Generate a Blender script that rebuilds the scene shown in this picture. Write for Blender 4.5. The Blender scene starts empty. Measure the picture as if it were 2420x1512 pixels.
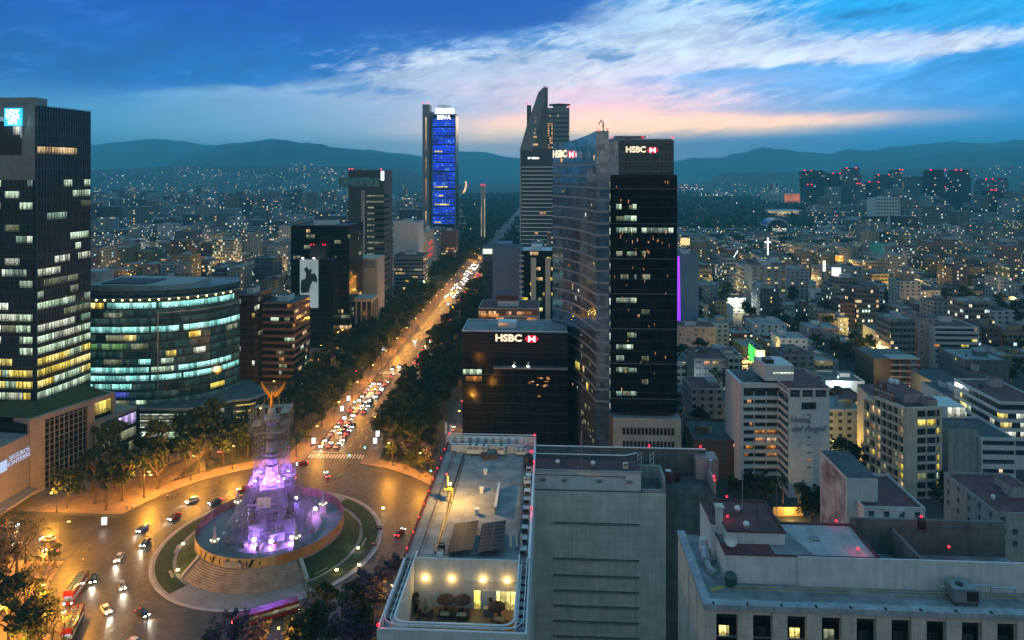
import bpy, math, random
from mathutils import Vector, Matrix
R = math.radians
random.seed(7)
sc = bpy.context.scene
COL = sc.collection
# ---------------------------------------------------------------- camera (level 24 mm shift lens, 115 m above the street)
F, HY, CX, H = 1612.7, 406.0, 1209.5, 115.0     # focal length, horizon row, centre column measured on the photo at 2419 px width; eye height
def X_at(x, Y): return (x - CX) * Y / F
def Z_at(y, Y): return H - (y - HY) * Y / F
def G(x, y, z=0.0):
    Y = F * (H - z) / (y - HY)
    return (X_at(x, Y), Y, z)
def proj(X, Y, Z):
    Y = max(Y, 1.0)
    return CX + F * X / Y, HY + F * (H - Z) / Y
cd = bpy.data.cameras.new('camera'); cam = bpy.data.objects.new('camera', cd); COL.objects.link(cam)
cd.lens = 24.0; cd.sensor_width = 36.0; cd.shift_y = -350.0 / 2419.0
cd.clip_start = 0.5; cd.clip_end = 60000
cam.location = (0, 0, H); cam.rotation_euler = (R(90), 0, 0)
sc.camera = cam
# ---------------------------------------------------------------- node expression helper
class V:
    def __init__(s, t, o): s.t, s.o = t, o
    def _m(s, op, a, b=None, c=None, clamp=False):
        n = s.t.nodes.new('ShaderNodeMath'); n.operation = op; n.use_clamp = clamp
        for i, x in enumerate((a, b, c)):
            if x is None: continue
            if isinstance(x, V): s.t.links.new(x.o, n.inputs[i])
            else: n.inputs[i].default_value = x
        return V(s.t, n.outputs[0])
    def __add__(s, b): return s._m('ADD', s, b)
    __radd__ = __add__
    def __sub__(s, b): return s._m('SUBTRACT', s, b)
    def __rsub__(s, b): return s._m('SUBTRACT', b, s)
    def __mul__(s, b): return s._m('MULTIPLY', s, b)
    __rmul__ = __mul__
    def __truediv__(s, b): return s._m('DIVIDE', s, b)
    def __rtruediv__(s, b): return s._m('DIVIDE', b, s)
    def __gt__(s, b): return s._m('GREATER_THAN', s, b)
    def __lt__(s, b): return s._m('LESS_THAN', s, b)
    def f(s, op, b=None, c=None): return s._m(op, s, b, c)
    def clamp(s): return s._m('ADD', s, 0.0, clamp=True)
class T:
    """builds node trees from expressions"""
    def __init__(s, tree): s.t = tree; tree.nodes.clear()
    def n(s, ty, **kw):
        n = s.t.nodes.new(ty)
        for k, v in kw.items(): setattr(n, k, v)
        return n
    def set(s, sock, v):
        if isinstance(v, V): s.t.links.new(v.o, sock)
        elif v is not None:
            if hasattr(sock.default_value, '__len__') and not hasattr(v, '__len__'): v = [v] * len(sock.default_value)
            if hasattr(v, '__len__') and len(v) == 3 and len(sock.default_value) == 4: v = (*v, 1)
            sock.default_value = v
    def o(s, n, i=0): return V(s.t, n.outputs[i])
    def coord(s, which): return s.o(s.n('ShaderNodeTexCoord'), which)
    def sep(s, v):
        n = s.n('ShaderNodeSeparateXYZ'); s.set(n.inputs[0], v); return s.o(n, 0), s.o(n, 1), s.o(n, 2)
    def vec(s, x, y, z=0.0):
        n = s.n('ShaderNodeCombineXYZ')
        for i, k in enumerate((x, y, z)): s.set(n.inputs[i], k)
        return s.o(n)
    def noise(s, v, scale, detail=3, rough=.55, dist=0.0):
        n = s.n('ShaderNodeTexNoise'); s.set(n.inputs['Vector'], v)
        n.inputs['Scale'].default_value = scale; n.inputs['Detail'].default_value = detail
        n.inputs['Roughness'].default_value = rough; n.inputs['Distortion'].default_value = dist
        return s.o(n, 0)
    def white(s, v, out=0):
        n = s.n('ShaderNodeTexWhiteNoise', noise_dimensions='3D'); s.set(n.inputs[0], v); return s.o(n, out)
    def rng(s, v, a, b, c=0.0, d=1.0, smooth=False):
        n = s.n('ShaderNodeMapRange'); n.interpolation_type = 'SMOOTHSTEP' if smooth else 'LINEAR'
        s.set(n.inputs[0], v)
        for i, k in enumerate((a, b, c, d)): n.inputs[i + 1].default_value = k
        return s.o(n)
    def mix(s, f, a, b, blend='MIX'):
        n = s.n('ShaderNodeMix', data_type='RGBA', blend_type=blend)
        s.set(n.inputs[0], f); s.set(n.inputs[6], a); s.set(n.inputs[7], b); return V(s.t, n.outputs[2])
    def ramp(s, f, stops, const=False):
        n = s.n('ShaderNodeValToRGB'); s.set(n.inputs[0], f); cr = n.color_ramp
        if const: cr.interpolation = 'CONSTANT'
        while len(cr.elements) < len(stops): cr.elements.new(.5)
        for e, (p, c) in zip(cr.elements, stops): e.position = p; e.color = (*c, 1)
        return s.o(n)
    def mapping(s, v, scale, rot=(0, 0, 0), loc=(0, 0, 0)):
        n = s.n('ShaderNodeMapping'); s.set(n.inputs[0], v)
        n.inputs['Scale'].default_value = scale; n.inputs['Rotation'].default_value = rot; n.inputs['Location'].default_value = loc
        return s.o(n)
def lin(r, g, b):
    f = lambda c: (c / 255 / 12.92) if c <= 10 else ((c / 255 + .055) / 1.055) ** 2.4
    return (f(r), f(g), f(b))
# ---------------------------------------------------------------- world: dusk sky, the sun just gone under the hills ahead
wd = bpy.data.worlds.new('World'); sc.world = wd; wd.use_nodes = True
def build_world():
    t = T(wd.node_tree)
    d = t.coord('Generated'); x, y, z = t.sep(d)
    az = x.f('ARCTAN2', y); el = z.f('ARCSINE')            # azimuth from the view axis (radians), elevation
    e = el.f('MAXIMUM', 0.0)
    def bump(az0, el0, wa, we):                            # soft directional patch
        a = (az - az0) / wa; b = (e - el0) / we
        return (0.0 - (a * a + b * b)).f('EXPONENT')
    side = t.rng(az, -.65, .65, 0, 1)
    hor = t.ramp(side, [(0, lin(84, 160, 196)), (.3, lin(128, 176, 206)), (.5, lin(176, 190, 212)), (.66, lin(160, 164, 190)), (.82, lin(92, 150, 196)), (1, lin(30, 136, 206))])
    mid = t.ramp(side, [(0, lin(0, 78, 156)), (.3, lin(0, 100, 184)), (.5, lin(84, 158, 220)), (.7, lin(110, 176, 234)), (1, lin(0, 140, 222))])
    top = t.ramp(side, [(0, lin(0, 88, 196)), (.25, lin(0, 74, 184)), (.45, lin(0, 64, 180)), (.62, lin(0, 146, 236)), (1, lin(0, 184, 255))])
    c = t.mix(t.rng(e, .045, .125, 0, 1, True), hor, mid)
    c = t.mix(t.rng(e, .13, .235, 0, 1, True), c, top)
    # cloud streaks: a high flat layer seen in perspective, fanning out from the horizon ahead
    zz = z.f('MAXIMUM', .03)
    pl = t.vec(x / zz, y / zz, 0.0)
    n1 = t.noise(t.mapping(pl, (.62, .16, 1), (0, 0, R(-24))), 1.5, 9, .62, .7)
    n2 = t.noise(t.mapping(pl, (.7, .3, 1), (0, 0, R(-34)), (3.7, 1.2, 0)), 1.8, 8, .62, .9)
    sk = e - az * .10                                      # layers tilt up to the right
    n3 = t.noise(t.vec(az * 5.0, sk * 15.0, 2.0), 1.5, 9, .6, .6)
    n4 = t.noise(t.vec(az * 3.4, sk * 24.0, 9.0), 2.0, 9, .64, .4)
    n5 = t.noise(t.vec(az * 9.0, (e - az * .28) * 34.0, 4.0), 1.3, 10, .66, 1.1)   # fine brushed wisps
    # bright veil ahead and to the right, pale blue-white with ragged rims
    veil = bump(.0, .150, .30, .040) + bump(.22, .215, .19, .042) + bump(.26, .165, .20, .035) * .8 + bump(.55, .158, .15, .020) * .9 + bump(.1, .10, .30, .03) * .8 - bump(.30, .132, .16, .013) * .7 - bump(.12, .178, .16, .008) * .5
    n6 = t.noise(t.vec(az * 14.0, (e - az * .2) * 46.0, 7.0), 1.4, 10, .68, 1.6)
    dens = t.rng(n1 * .16 + n3 * .26 + n4 * .16 + n5 * .34 + n6 * .2 + veil * .30, .66, .86, 0, 1, True)
    shade = t.rng(n2 * .3 + n4 * .3 + n5 * .4, .38, .62, .62, 1.12)
    white = t.mix(1.0, t.mix(t.rng(e, .10, .21), lin(236, 226, 228), lin(196, 228, 252)), t.vec(shade, shade, t.rng(shade, .7, 1, .88, 1)), 'MULTIPLY')
    c = t.mix((dens * (veil * 1.9).clamp() * .97).clamp(), c, white)
    wis = t.rng(n3 * .25 + n1 * .35 + n5 * .4, .50, .68, 0, 1, True)
    c = t.mix(wis * t.rng(e, .05, .12, 0, .5, True) * t.rng(e, .17, .25, 1, .5) * t.rng(az, -.5, .1, .35, 1), c, lin(124, 190, 238))
    # pale sheet low on the left with a crisp upper rim
    rim = e - (az * .17 + .178 + (n3 - .5) * .05 + (n4 - .5) * .03)
    sheet = t.rng(rim, -.010, .006, 1, 0, True) * t.rng(az, -.05, .12, 1, 0, True)
    c = t.mix(sheet * t.rng(e, .0, .10, .5, .85), c, t.mix(t.rng(az, -.6, -.1), lin(58, 136, 182), lin(164, 186, 214)))
    tone = t.rng(n3 * .35 + n5 * .4 + n6 * .25, .36, .64, .74, 1.28); tone = t.rng(e, .06, .12, 0, 1, True) * (tone - 1.0) + 1.0
    c = t.mix(1.0, c, t.vec(tone, tone, tone), 'MULTIPLY')
    # dark blue masses upper left and small dark scraps
    dk = t.rng(n3 * .5 + n4 * .35 + n5 * .35 + bump(-.06, .238, .26, .035) * .42 + bump(-.45, .16, .22, .04) * .14, .70, .88, 0, 1, True)
    c = t.mix(dk * t.rng(e, .09, .14, 0, .92, True) * t.rng(az, .08, .22, 1, .1), c, lin(0, 78, 180))
    scr = t.rng(n4 * .45 + n2 * .2 + n5 * .45 + (bump(.0, .165, .08, .014) + bump(-.18, .115, .16, .016) + bump(.49, .205, .12, .014) + bump(.14, .165, .06, .02) + bump(.22, .102, .05, .006)) * .20, .70, .80, 0, 1, True)
    c = t.mix(scr * t.rng(e, .05, .09, 0, .75, True), c, lin(10, 116, 186))
    # after-glow above the place the sun went down
    glow = bump(.15, .080, .13, .022) + bump(.25, .066, .16, .013) + bump(.44, .070, .11, .008) * .55 + bump(-.02, .062, .13, .022) * .5
    gl = (glow * t.rng(n4 * .6 + n3 * .4, .36, .60, .45, 1.5)).clamp()
    c = t.mix(gl * .97, c, t.mix(t.rng(e, .058, .105), (1.6, 1.0, .52), (1.3, .62, .60)))
    rose = bump(.10, .108, .24, .030)
    c = t.mix((rose * t.rng(n3 * .5 + n4 * .5, .40, .60, .1, 1.2)).clamp() * .75, c, lin(246, 204, 220))
    bank = t.rng(e + (n4 - .5) * .02 - (az - .3) * .035, .042, .052, 1, 0, True) * t.rng(az, .02, .2, 0, 1, True)
    c = t.mix(bank * .85, c, t.mix(t.rng(az, .2, .5), lin(120, 150, 184), lin(30, 132, 200)))
    mul = t.rng(e, .03, .20, 2.1, 1.1); c = t.mix(1.0, c, t.vec(mul, mul, mul), 'MULTIPLY')    # what the valley haze takes away low down
    # overhead and behind the viewer: unseen dusk sky, warmed low down to brighten facades, blue above (lights the roofs and shows in the glass)
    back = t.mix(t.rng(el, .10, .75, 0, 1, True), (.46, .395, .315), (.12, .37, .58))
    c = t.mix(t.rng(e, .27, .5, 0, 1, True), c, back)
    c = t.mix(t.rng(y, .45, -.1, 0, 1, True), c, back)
    c = t.mix(t.rng(el, -.02, -.002, 1, 0), c, lin(20, 40, 52))
    sky = t.n('ShaderNodeTexSky', sky_type='NISHITA', sun_disc=False, sun_elevation=R(-1.5), sun_rotation=R(14))
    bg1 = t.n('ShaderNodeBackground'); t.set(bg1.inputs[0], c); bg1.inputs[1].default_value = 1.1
    bg2 = t.n('ShaderNodeBackground'); t.set(bg2.inputs[0], t.o(sky)); bg2.inputs[1].default_value = 0.05
    ad = t.n('ShaderNodeAddShader'); t.t.links.new(bg1.outputs[0], ad.inputs[0]); t.t.links.new(bg2.outputs[0], ad.inputs[1])
    out = t.n('ShaderNodeOutputWorld'); t.t.links.new(ad.outputs[0], out.inputs[0])
build_world()
wd.cycles.sampling_method = 'MANUAL'; wd.cycles.sample_map_resolution = 512
# last faint warmth of the set sun
sd = bpy.data.lights.new('sun', 'SUN'); sd.energy = .12; sd.angle = R(8); sd.color = (1, .72, .55)
so = bpy.data.objects.new('sun', sd); COL.objects.link(so); so.rotation_euler = (R(84), 0, R(180 - 14))
# ---------------------------------------------------------------- render settings
sc.render.engine = 'CYCLES'
cy = sc.cycles
cy.use_denoising = True; cy.use_light_tree = True
cy.max_bounces = 4; cy.diffuse_bounces = 2; cy.glossy_bounces = 3; cy.transmission_bounces = 3; cy.transparent_max_bounces = 8; cy.volume_bounces = 1
cy.sample_clamp_indirect = 2.0; cy.sample_clamp_direct = 0; cy.caustics_reflective = False; cy.caustics_refractive = False
vs = sc.view_settings; vs.view_transform = 'Standard'; vs.look = 'None'; vs.gamma = 1.0; vs.exposure = 0.0; vs.use_curve_mapping = False
# ================================================================ helpers
A = math.atan(.055)                        # the avenue runs this much to the right of the view axis
CA, SA = math.cos(A), math.sin(A)
RC = (-74.6, 212.0)                        # centre of the roundabout
def RF(u, v, z=0.0):                       # u metres up the avenue from the roundabout, v metres to its right
    return (RC[0] + u * SA + v * CA, RC[1] + u * CA - v * SA, z)
def tag(o, label=None, cat=None, group=None, kind=None):
    if label: o['label'] = label
    if cat: o['category'] = cat
    if group: o['group'] = group
    if kind: o['kind'] = kind
    return o
def empty(name, loc=(0, 0, 0), rz=0.0, label=None, cat=None, group=None):
    o = bpy.data.objects.new(name, None); COL.objects.link(o); o.empty_display_size = .5
    o.location = loc; o.rotation_euler = (0, 0, rz)
    return tag(o, label, cat, group)
KIDS = {}
def inst(name, mesh, parent=None, loc=(0, 0, 0), rot=(0, 0, 0), scale=(1, 1, 1), color=None):
    o = bpy.data.objects.new(name, mesh); COL.objects.link(o)
    o.location = loc; o.rotation_euler = rot; o.scale = scale
    if color: o.color = (*color, 1)
    if parent is not None: o.parent = parent; KIDS.setdefault(parent.name, []).append(o)
    return o
def dup(o, loc, rz=0.0, scale=None, parent=None):
    c = o.copy(); COL.objects.link(c)
    if parent is None: c.location = loc; c.rotation_euler = (0, 0, rz)
    else: c.parent = parent; KIDS.setdefault(parent.name, []).append(c)
    if scale: c.scale = (scale,) * 3 if not hasattr(scale, '__len__') else scale
    for k in KIDS.get(o.name, []): dup(k, None, parent=c)
    return c
class MB:
    """collects faces; build() links them as one mesh object"""
    def __init__(s): s.v, s.f, s.m = [], [], []
    def add(s, vs, fs, mi=0):
        b = len(s.v); s.v += [tuple(p) for p in vs]; s.f += [tuple(b + i for i in f) for f in fs]; s.m += [mi] * len(fs); return s
    def quad(s, a, b, c, d, mi=0): return s.add((a, b, c, d), ((0, 1, 2, 3),), mi)
    def box(s, x0, y0, z0, x1, y1, z1, mi=0, top=None):
        vs = [(x, y, z) for z in (z0, z1) for (x, y) in ((x0, y0), (x1, y0), (x1, y1), (x0, y1))]
        s.add(vs, ((0, 1, 5, 4), (1, 2, 6, 5), (2, 3, 7, 6), (3, 0, 4, 7), (3, 2, 1, 0)), mi)
        return s.add(vs[4:], ((0, 1, 2, 3),), mi if top is None else top)
    def cbox(s, cx, cy, cz, sx, sy, sz, mi=0, rz=0.0, rx=0.0):
        m = Matrix.Rotation(rz, 3, 'Z') @ Matrix.Rotation(rx, 3, 'X'); c = Vector((cx, cy, cz))
        vs = [c + m @ Vector((x * sx / 2, y * sy / 2, z * sz / 2)) for z in (-1, 1) for (x, y) in ((-1, -1), (1, -1), (1, 1), (-1, 1))]
        return s.add(vs, ((0, 1, 5, 4), (1, 2, 6, 5), (2, 3, 7, 6), (3, 0, 4, 7), (3, 2, 1, 0), (4, 5, 6, 7)), mi)
    def prism(s, poly, z0, z1, mi=0, top=None, z1s=None):
        n = len(poly); zt = z1s or [z1] * n
        vs = [(x, y, z0) for x, y in poly] + [(x, y, z) for (x, y), z in zip(poly, zt)]
        s.add(vs, [(i, (i + 1) % n, n + (i + 1) % n, n + i) for i in range(n)], mi)
        s.add(vs[n:], [tuple(range(n))], mi if top is None else top)
        return s.add(vs[:n], [tuple(range(n - 1, -1, -1))], mi)
    def tube(s, pts, r, n=6, mi=0, r1=None, caps=True):
        pts = [Vector(p) for p in pts]; k = len(pts); b = len(s.v); prev = None
        for i, p in enumerate(pts):
            d = (pts[min(i + 1, k - 1)] - pts[max(i - 1, 0)]); d = d.normalized() if d.length > 1e-9 else Vector((0, 0, 1))
            a = d.orthogonal().normalized() if prev is None else (prev - d * prev.dot(d)).normalized()
            prev = a; c = d.cross(a); rr = r if r1 is None else r + (r1 - r) * i / max(k - 1, 1)
            for j in range(n):
                t = 2 * math.pi * j / n; s.v.append(tuple(p + (a * math.cos(t) + c * math.sin(t)) * rr))
        for i in range(k - 1):
            for j in range(n):
                s.f.append((b + i * n + j, b + i * n + (j + 1) % n, b + (i + 1) * n + (j + 1) % n, b + (i + 1) * n + j)); s.m.append(mi)
        if caps:
            s.f.append(tuple(b + j for j in range(n - 1, -1, -1))); s.m.append(mi)
            s.f.append(tuple(b + (k - 1) * n + j for j in range(n))); s.m.append(mi)
        return s
    def lathe(s, prof, n=16, c=(0, 0, 0), mi=0, sq=1.0):
        b = len(s.v); k = len(prof)
        for r, z in prof:
            for j in range(n):
                t = 2 * math.pi * (j + .5) / n; s.v.append((c[0] + r * math.cos(t), c[1] + r * math.sin(t) * sq, c[2] + z))
        for i in range(k - 1):
            for j in range(n):
                s.f.append((b + i * n + j, b + i * n + (j + 1) % n, b + (i + 1) * n + (j + 1) % n, b + (i + 1) * n + j)); s.m.append(mi)
        s.f.append(tuple(b + j for j in range(n - 1, -1, -1))); s.m.append(mi)
        s.f.append(tuple(b + (k - 1) * n + j for j in range(n))); s.m.append(mi)
        return s
    def mesh(s, name, mats, smooth=False):
        me = bpy.data.meshes.new(name); me.from_pydata(s.v, [], s.f)
        for m in (mats if isinstance(mats, (list, tuple)) else [mats]): me.materials.append(m)
        me.polygons.foreach_set('material_index', s.m)
        if smooth: me.polygons.foreach_set('use_smooth', [True] * len(s.f))
        uv = me.uv_layers.new(name='UVMap')                 # metric box projection
        co = s.v; data = []
        for p in me.polygons:
            nx, ny, nz = p.normal
            if abs(nz) > .7:
                for vi in p.vertices: data += [co[vi][0], co[vi][1]]
            else:
                l = math.hypot(nx, ny) or 1; tx, ty = -ny / l, nx / l
                for vi in p.vertices: data += [co[vi][0] * tx + co[vi][1] * ty, co[vi][2]]
        uv.data.foreach_set('uv', data); me.update()
        return me
    def build(s, name, mats, parent=None, loc=(0, 0, 0), rz=0.0, smooth=False, color=None):
        return inst(name, s.mesh(name, mats, smooth), parent, loc, (0, 0, rz), color=color)
class Fac:
    """a facade that follows a plan path; outward is to the right of travel"""
    def __init__(s, pts):
        s.p = [Vector((a, b)) for a, b in pts]; s.d = [0.0]
        for a, b in zip(s.p, s.p[1:]): s.d.append(s.d[-1] + (b - a).length)
        s.L = s.d[-1]
    def at(s, q, off=0.0):
        q = min(max(q, 0.0), s.L)
        for i in range(len(s.p) - 1):
            if q <= s.d[i + 1] + 1e-6:
                t = (q - s.d[i]) / max(s.d[i + 1] - s.d[i], 1e-9); e = (s.p[i + 1] - s.p[i]).normalized()
                r = s.p[i].lerp(s.p[i + 1], t)
                return (r.x + e.y * off, r.y - e.x * off)
    def panel(s, mb, q0, q1, z0, z1, off=.06, base=0.0, mi=0, zt=None):
        qs = [q0] + [d for d in s.d if q0 + .02 < d < q1 - .02] + [q1]
        n = len(qs); b = []
        for q in qs:
            o = s.at(q, off); i = s.at(q, base); zz = z1 if zt is None else zt(q)
            b += [(*o, z0), (*o, zz), (*i, zz), (*i, z0)]
        fs = []
        for i in range(n - 1):
            a = 4 * i; c = a + 4
            fs += [(a, c, c + 1, a + 1), (a + 1, c + 1, c + 2, a + 2), (c, a, a + 3, c + 3)]
        fs += [(0, 1, 2, 3), (4 * n - 1, 4 * n - 2, 4 * n - 3, 4 * n - 4)]
        return mb.add(b, fs, mi)
# ---------------------------------------------------------------- materials
def newmat(name):
    m = bpy.data.materials.new(name); m.use_nodes = True; return m, T(m.node_tree)
def surf(t, col, rough=.7, metal=0.0, spec=.5, em=None, es=None, bump=None, bs=.3, bd=.05):
    p = t.n('ShaderNodeBsdfPrincipled'); t.set(p.inputs['Base Color'], col); t.set(p.inputs['Roughness'], rough); t.set(p.inputs['Metallic'], metal)
    p.inputs['Specular IOR Level'].default_value = spec
    if em is not None: t.set(p.inputs['Emission Color'], em); t.set(p.inputs['Emission Strength'], 1.0 if es is None else es)
    if bump is not None:
        b = t.n('ShaderNodeBump'); b.inputs['Strength'].default_value = bs; b.inputs['Distance'].default_value = bd
        t.set(b.inputs['Height'], bump); t.t.links.new(b.outputs[0], p.inputs['Normal'])
    o = t.n('ShaderNodeOutputMaterial'); t.t.links.new(p.outputs[0], o.inputs[0]); return p
def mat(name, col, rough=.7, metal=0.0, var=.25, scale=.35, streak=0.0, spec=.5, bump=0.0, tint=None, joint=None):
    """weathered surface: blotchy tone, optional rain streaks and panel joints"""
    m, t = newmat(name); P = t.coord('Object')
    n = t.noise(P, scale, 5, .6); k = t.rng(n, .3, .7, 1 - var, 1 + var)
    if streak:
        s = t.noise(t.mapping(P, (1.6, 1.6, .09)), 1.1, 4, .6); k = k * t.rng(s, .42, .7, 1.0 + streak * .3, 1 - streak)
    if joint:
        u, v, _ = t.sep(t.coord('UV')); jw, jh, w = joint
        fu = (u / jw).f('FRACT'); fv = (v / jh).f('FRACT')
        j = (fu < w / jw).f('MAXIMUM', fv < w / jh); k = k * (1.0 - j * .45)
        cell = t.white(t.vec((u / jw).f('FLOOR'), (v / jh).f('FLOOR'), 3.0)); k = k * t.rng(cell, 0, 1, .93, 1.06)
    c = t.mix(1.0, col, t.vec(k, k, k), 'MULTIPLY')
    if tint is not None: c = t.mix(t.rng(t.noise(P, scale * .4, 4, .6), .5, .66, 0, .7), c, tint)
    surf(t, c, rough, metal, spec, bump=n if bump else None, bs=bump)
    return m
def glow(name, col, st, var=0.0, scale=1.0, sample=False):
    m, t = newmat(name)
    s = st if not var else t.rng(t.noise(t.coord('Object'), scale, 2), .35, .65, st * (1 - var), st * (1 + var))
    surf(t, (.02, .02, .02), .5, em=col, es=s)
    if not sample: m.cycles.emission_sampling = 'NONE'
    return m
def office(name, col, st, bay=1.5, fh=3.6, dim=.35, blind=.3):
    """a lit office storey behind glass: ceiling lights, dark furniture line, some blinds, mullions"""
    m, t = newmat(name); u, v, _ = t.sep(t.coord('UV')); r = t.o(t.n('ShaderNodeObjectInfo'), 5)
    cu = (u / bay).f('FLOOR'); fu = (u / bay).f('FRACT')
    w = t.white(t.vec(cu, r * 91.0, 1.0)); w2 = t.white(t.vec((cu / 3).f('FLOOR'), r * 37.0, 5.0))
    g = t.noise(t.vec(u, v * 2.0, r * 50), .9, 4, .7)
    zz = t.coord('Generated'); _, _, gz = t.sep(zz)
    clut = t.rng(t.noise(t.vec(u * 1.3, r * 40, 0.0), 1.0, 3), .35, .65, .1, .5)
    low = t.rng(gz - clut, -.06, .06, .32, 1.0)
    ceil = t.rng(gz, .72, .95, 1.0, 1.5)
    k = t.rng(g, .3, .7, .45, 1.2) * low * ceil * t.rng(w, 0, 1, .7, 1.15) * t.rng(w2, 0, 1, 1 - dim, 1.1)
    k = k * (1.0 - (w < blind) * .45) * (1.0 - (fu < .09) * .8)
    p = surf(t, (.015, .02, .022), .12, em=t.mix(t.rng(w2, .2, .9), col, tuple(min(1, c * .8 + .2) for c in col)), es=k * st)
    m.cycles.emission_sampling = 'NONE'
    return m
def glass(name, col, rough=.06, bay=1.5, fh=3.8, line=.5, spec=.5, warp=.02, vl=.06, hl=.1, metal=0.0):
    """dark curtain-wall glass with faint mullion lines and slightly uneven panes"""
    m, t = newmat(name); u, v, _ = t.sep(t.coord('UV'))
    fu = (u / bay).f('FRACT'); fv = (v / fh).f('FRACT')
    ln = (fu < vl).f('MAXIMUM', fv < hl)
    w = t.white(t.vec((u / bay).f('FLOOR'), (v / fh).f('FLOOR'), 2.0))
    c = t.mix(1.0, col, t.mix(w, (.6, .6, .6), (1.35, 1.35, 1.35)), 'MULTIPLY')
    c = t.mix(ln * line, c, (.16, .18, .19))
    surf(t, c, t.rng(w, 0, 1, rough, rough * 2.2), metal, spec, bump=t.noise(t.vec(u, v, 0.0), .35, 2), bs=warp * 4, bd=.05)
    return m
def facade(name, bay, fh, wx, wy, lit, glassy=False, st=1.5):
    """wall of small windows for buildings too far off to show them as parts; wall tone comes from the object"""
    m, t = newmat(name); u, v, _ = t.sep(t.coord('UV')); oi = t.n('ShaderNodeObjectInfo'); oc = V(t.t, oi.outputs['Color']); r = V(t.t, oi.outputs['Random'])
    b2 = t.rng(r, 0, 1, bay * .75, bay * 1.35)
    cu = (u / b2).f('FLOOR'); fu = (u / b2).f('FRACT'); cv = (v / fh).f('FLOOR'); fv = (v / fh).f('FRACT')
    win = (fu > .5 - wx / 2) * (fu < .5 + wx / 2) * (fv > .5 - wy / 2) * (fv < .5 + wy / 2)
    _, _, nz = t.sep(t.coord('Normal')); win = win * (nz < .5)
    blank = t.white(t.vec((nz * 3).f('ROUND'), (u * .001).f('ROUND'), r * 77)); 
    cell = t.vec(cu, cv, r * 131.0)
    w = t.white(cell); wc = t.white(t.vec(cv, cu, r * 57.0))
    on = win * (w > t.rng(r, 0, 1, 1 - lit * 1.6, 1 - lit * .5))
    P = t.coord('Object')
    n = t.noise(P, .25, 4, .6); s = t.noise(t.mapping(P, (1.2, 1.2, .08)), 1.0, 3)
    k = t.rng(n, .3, .7, .75, 1.2) * t.rng(s, .45, .7, 1.05, .72)
    wall = t.mix(1.0, oc, t.vec(k, k, k), 'MULTIPLY')
    slab = (fv > .93) * (.25); wall = t.mix(slab, wall, (.5, .5, .5))
    col = t.mix(win, wall, t.mix(wc, (.012, .018, .022), (.05, .06, .065)))
    ec = t.ramp(wc, [(0, (1, .45, .12)), (.35, (1, .68, .28)), (.6, (1, .86, .55)), (.8, (.75, 1, .85)), (1, (.55, .85, 1))])
    inn = t.rng(t.noise(t.vec(u, v, r * 9), 1.2, 2), .3, .7, .35, 1.2)
    surf(t, col, t.rng(win, 0, 1, .8, .2), 0, .4, em=ec, es=on * inn * st)
    m.cycles.emission_sampling = 'NONE'
    return m
def text(body, size, m, parent, loc, rot, name='lettering', ext=.02, outline=0.0, align='CENTER', shear=0.0, sx=1.0, off=0.0, spacing=1.0, line=1.0):
    c = bpy.data.curves.new(name, 'FONT'); c.body = body; c.size = size; c.align_x = align; c.align_y = 'CENTER'; c.extrude = ext; c.shear = shear
    c.space_character = spacing; c.offset = off; c.space_line = line
    if outline: c.fill_mode = 'NONE'; c.bevel_depth = outline; c.bevel_resolution = 0; c.extrude = 0; c.resolution_u = 3
    o = bpy.data.objects.new(name, c); COL.objects.link(o)
    bpy.context.view_layer.update()
    me = bpy.data.meshes.new_from_object(o.evaluated_get(bpy.context.evaluated_depsgraph_get()))
    bpy.data.objects.remove(o); bpy.data.curves.remove(c)
    me.materials.clear(); me.materials.append(m)
    return inst(name, me, parent, loc, rot, (sx, 1, 1))
ORD = 'first second third fourth fifth sixth seventh eighth ninth tenth eleventh twelfth thirteenth fourteenth fifteenth sixteenth seventeenth eighteenth nineteenth twentieth'.split()
def ordw(i):
    if i < 20: return ORD[i]
    t = ['twenty', 'thirty', 'forty', 'fifty', 'sixty', 'seventy', 'eighty', 'ninety'][(i + 1) // 10 - 2]
    return t + '-' + ORD[i % 10] if (i + 1) % 10 else t[:-1] + 'ieth'
MARKS = [('the cyan-signed tower', 150, 480), ('the curved teal offices', 380, 800), ('the black poster block', 740, 700), ('the blue-lit tower', 1040, 420),
         ('the slim light column', 1141, 500), ('the slanted grey tower', 1265, 450), ('the tall two-signed tower', 1480, 600), ('the purple-lit slab', 1620, 650),
         ('the script-lettered white hotel', 1850, 1030), ('the balconied rooftop-sign hotel', 2140, 1060), ('the gilded winged statue', 640, 950), ('the pilastered roof', 2050, 1330),
         ('the terrace hotel roof', 1130, 1200), ('the open concrete frame', 2110, 870), ('the white grid tower', 2097, 500), ('the big national flag', 1826, 440),
         ('the black triple-letter-red-sign block', 1200, 860), ('the dark cantilevered tower', 875, 500), ('the monument fence', 640, 1270), ('the dark-wedged blank wall', 865, 670)]
MARKS[16] = ('the low red-logo block', 1200, 860)
PENDING = []                               # (object, look, z of the spot that shows)
def later(o, look, cat, group=None, z=0.0):
    tag(o, None, cat, group); PENDING.append((o, look, z))
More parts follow.
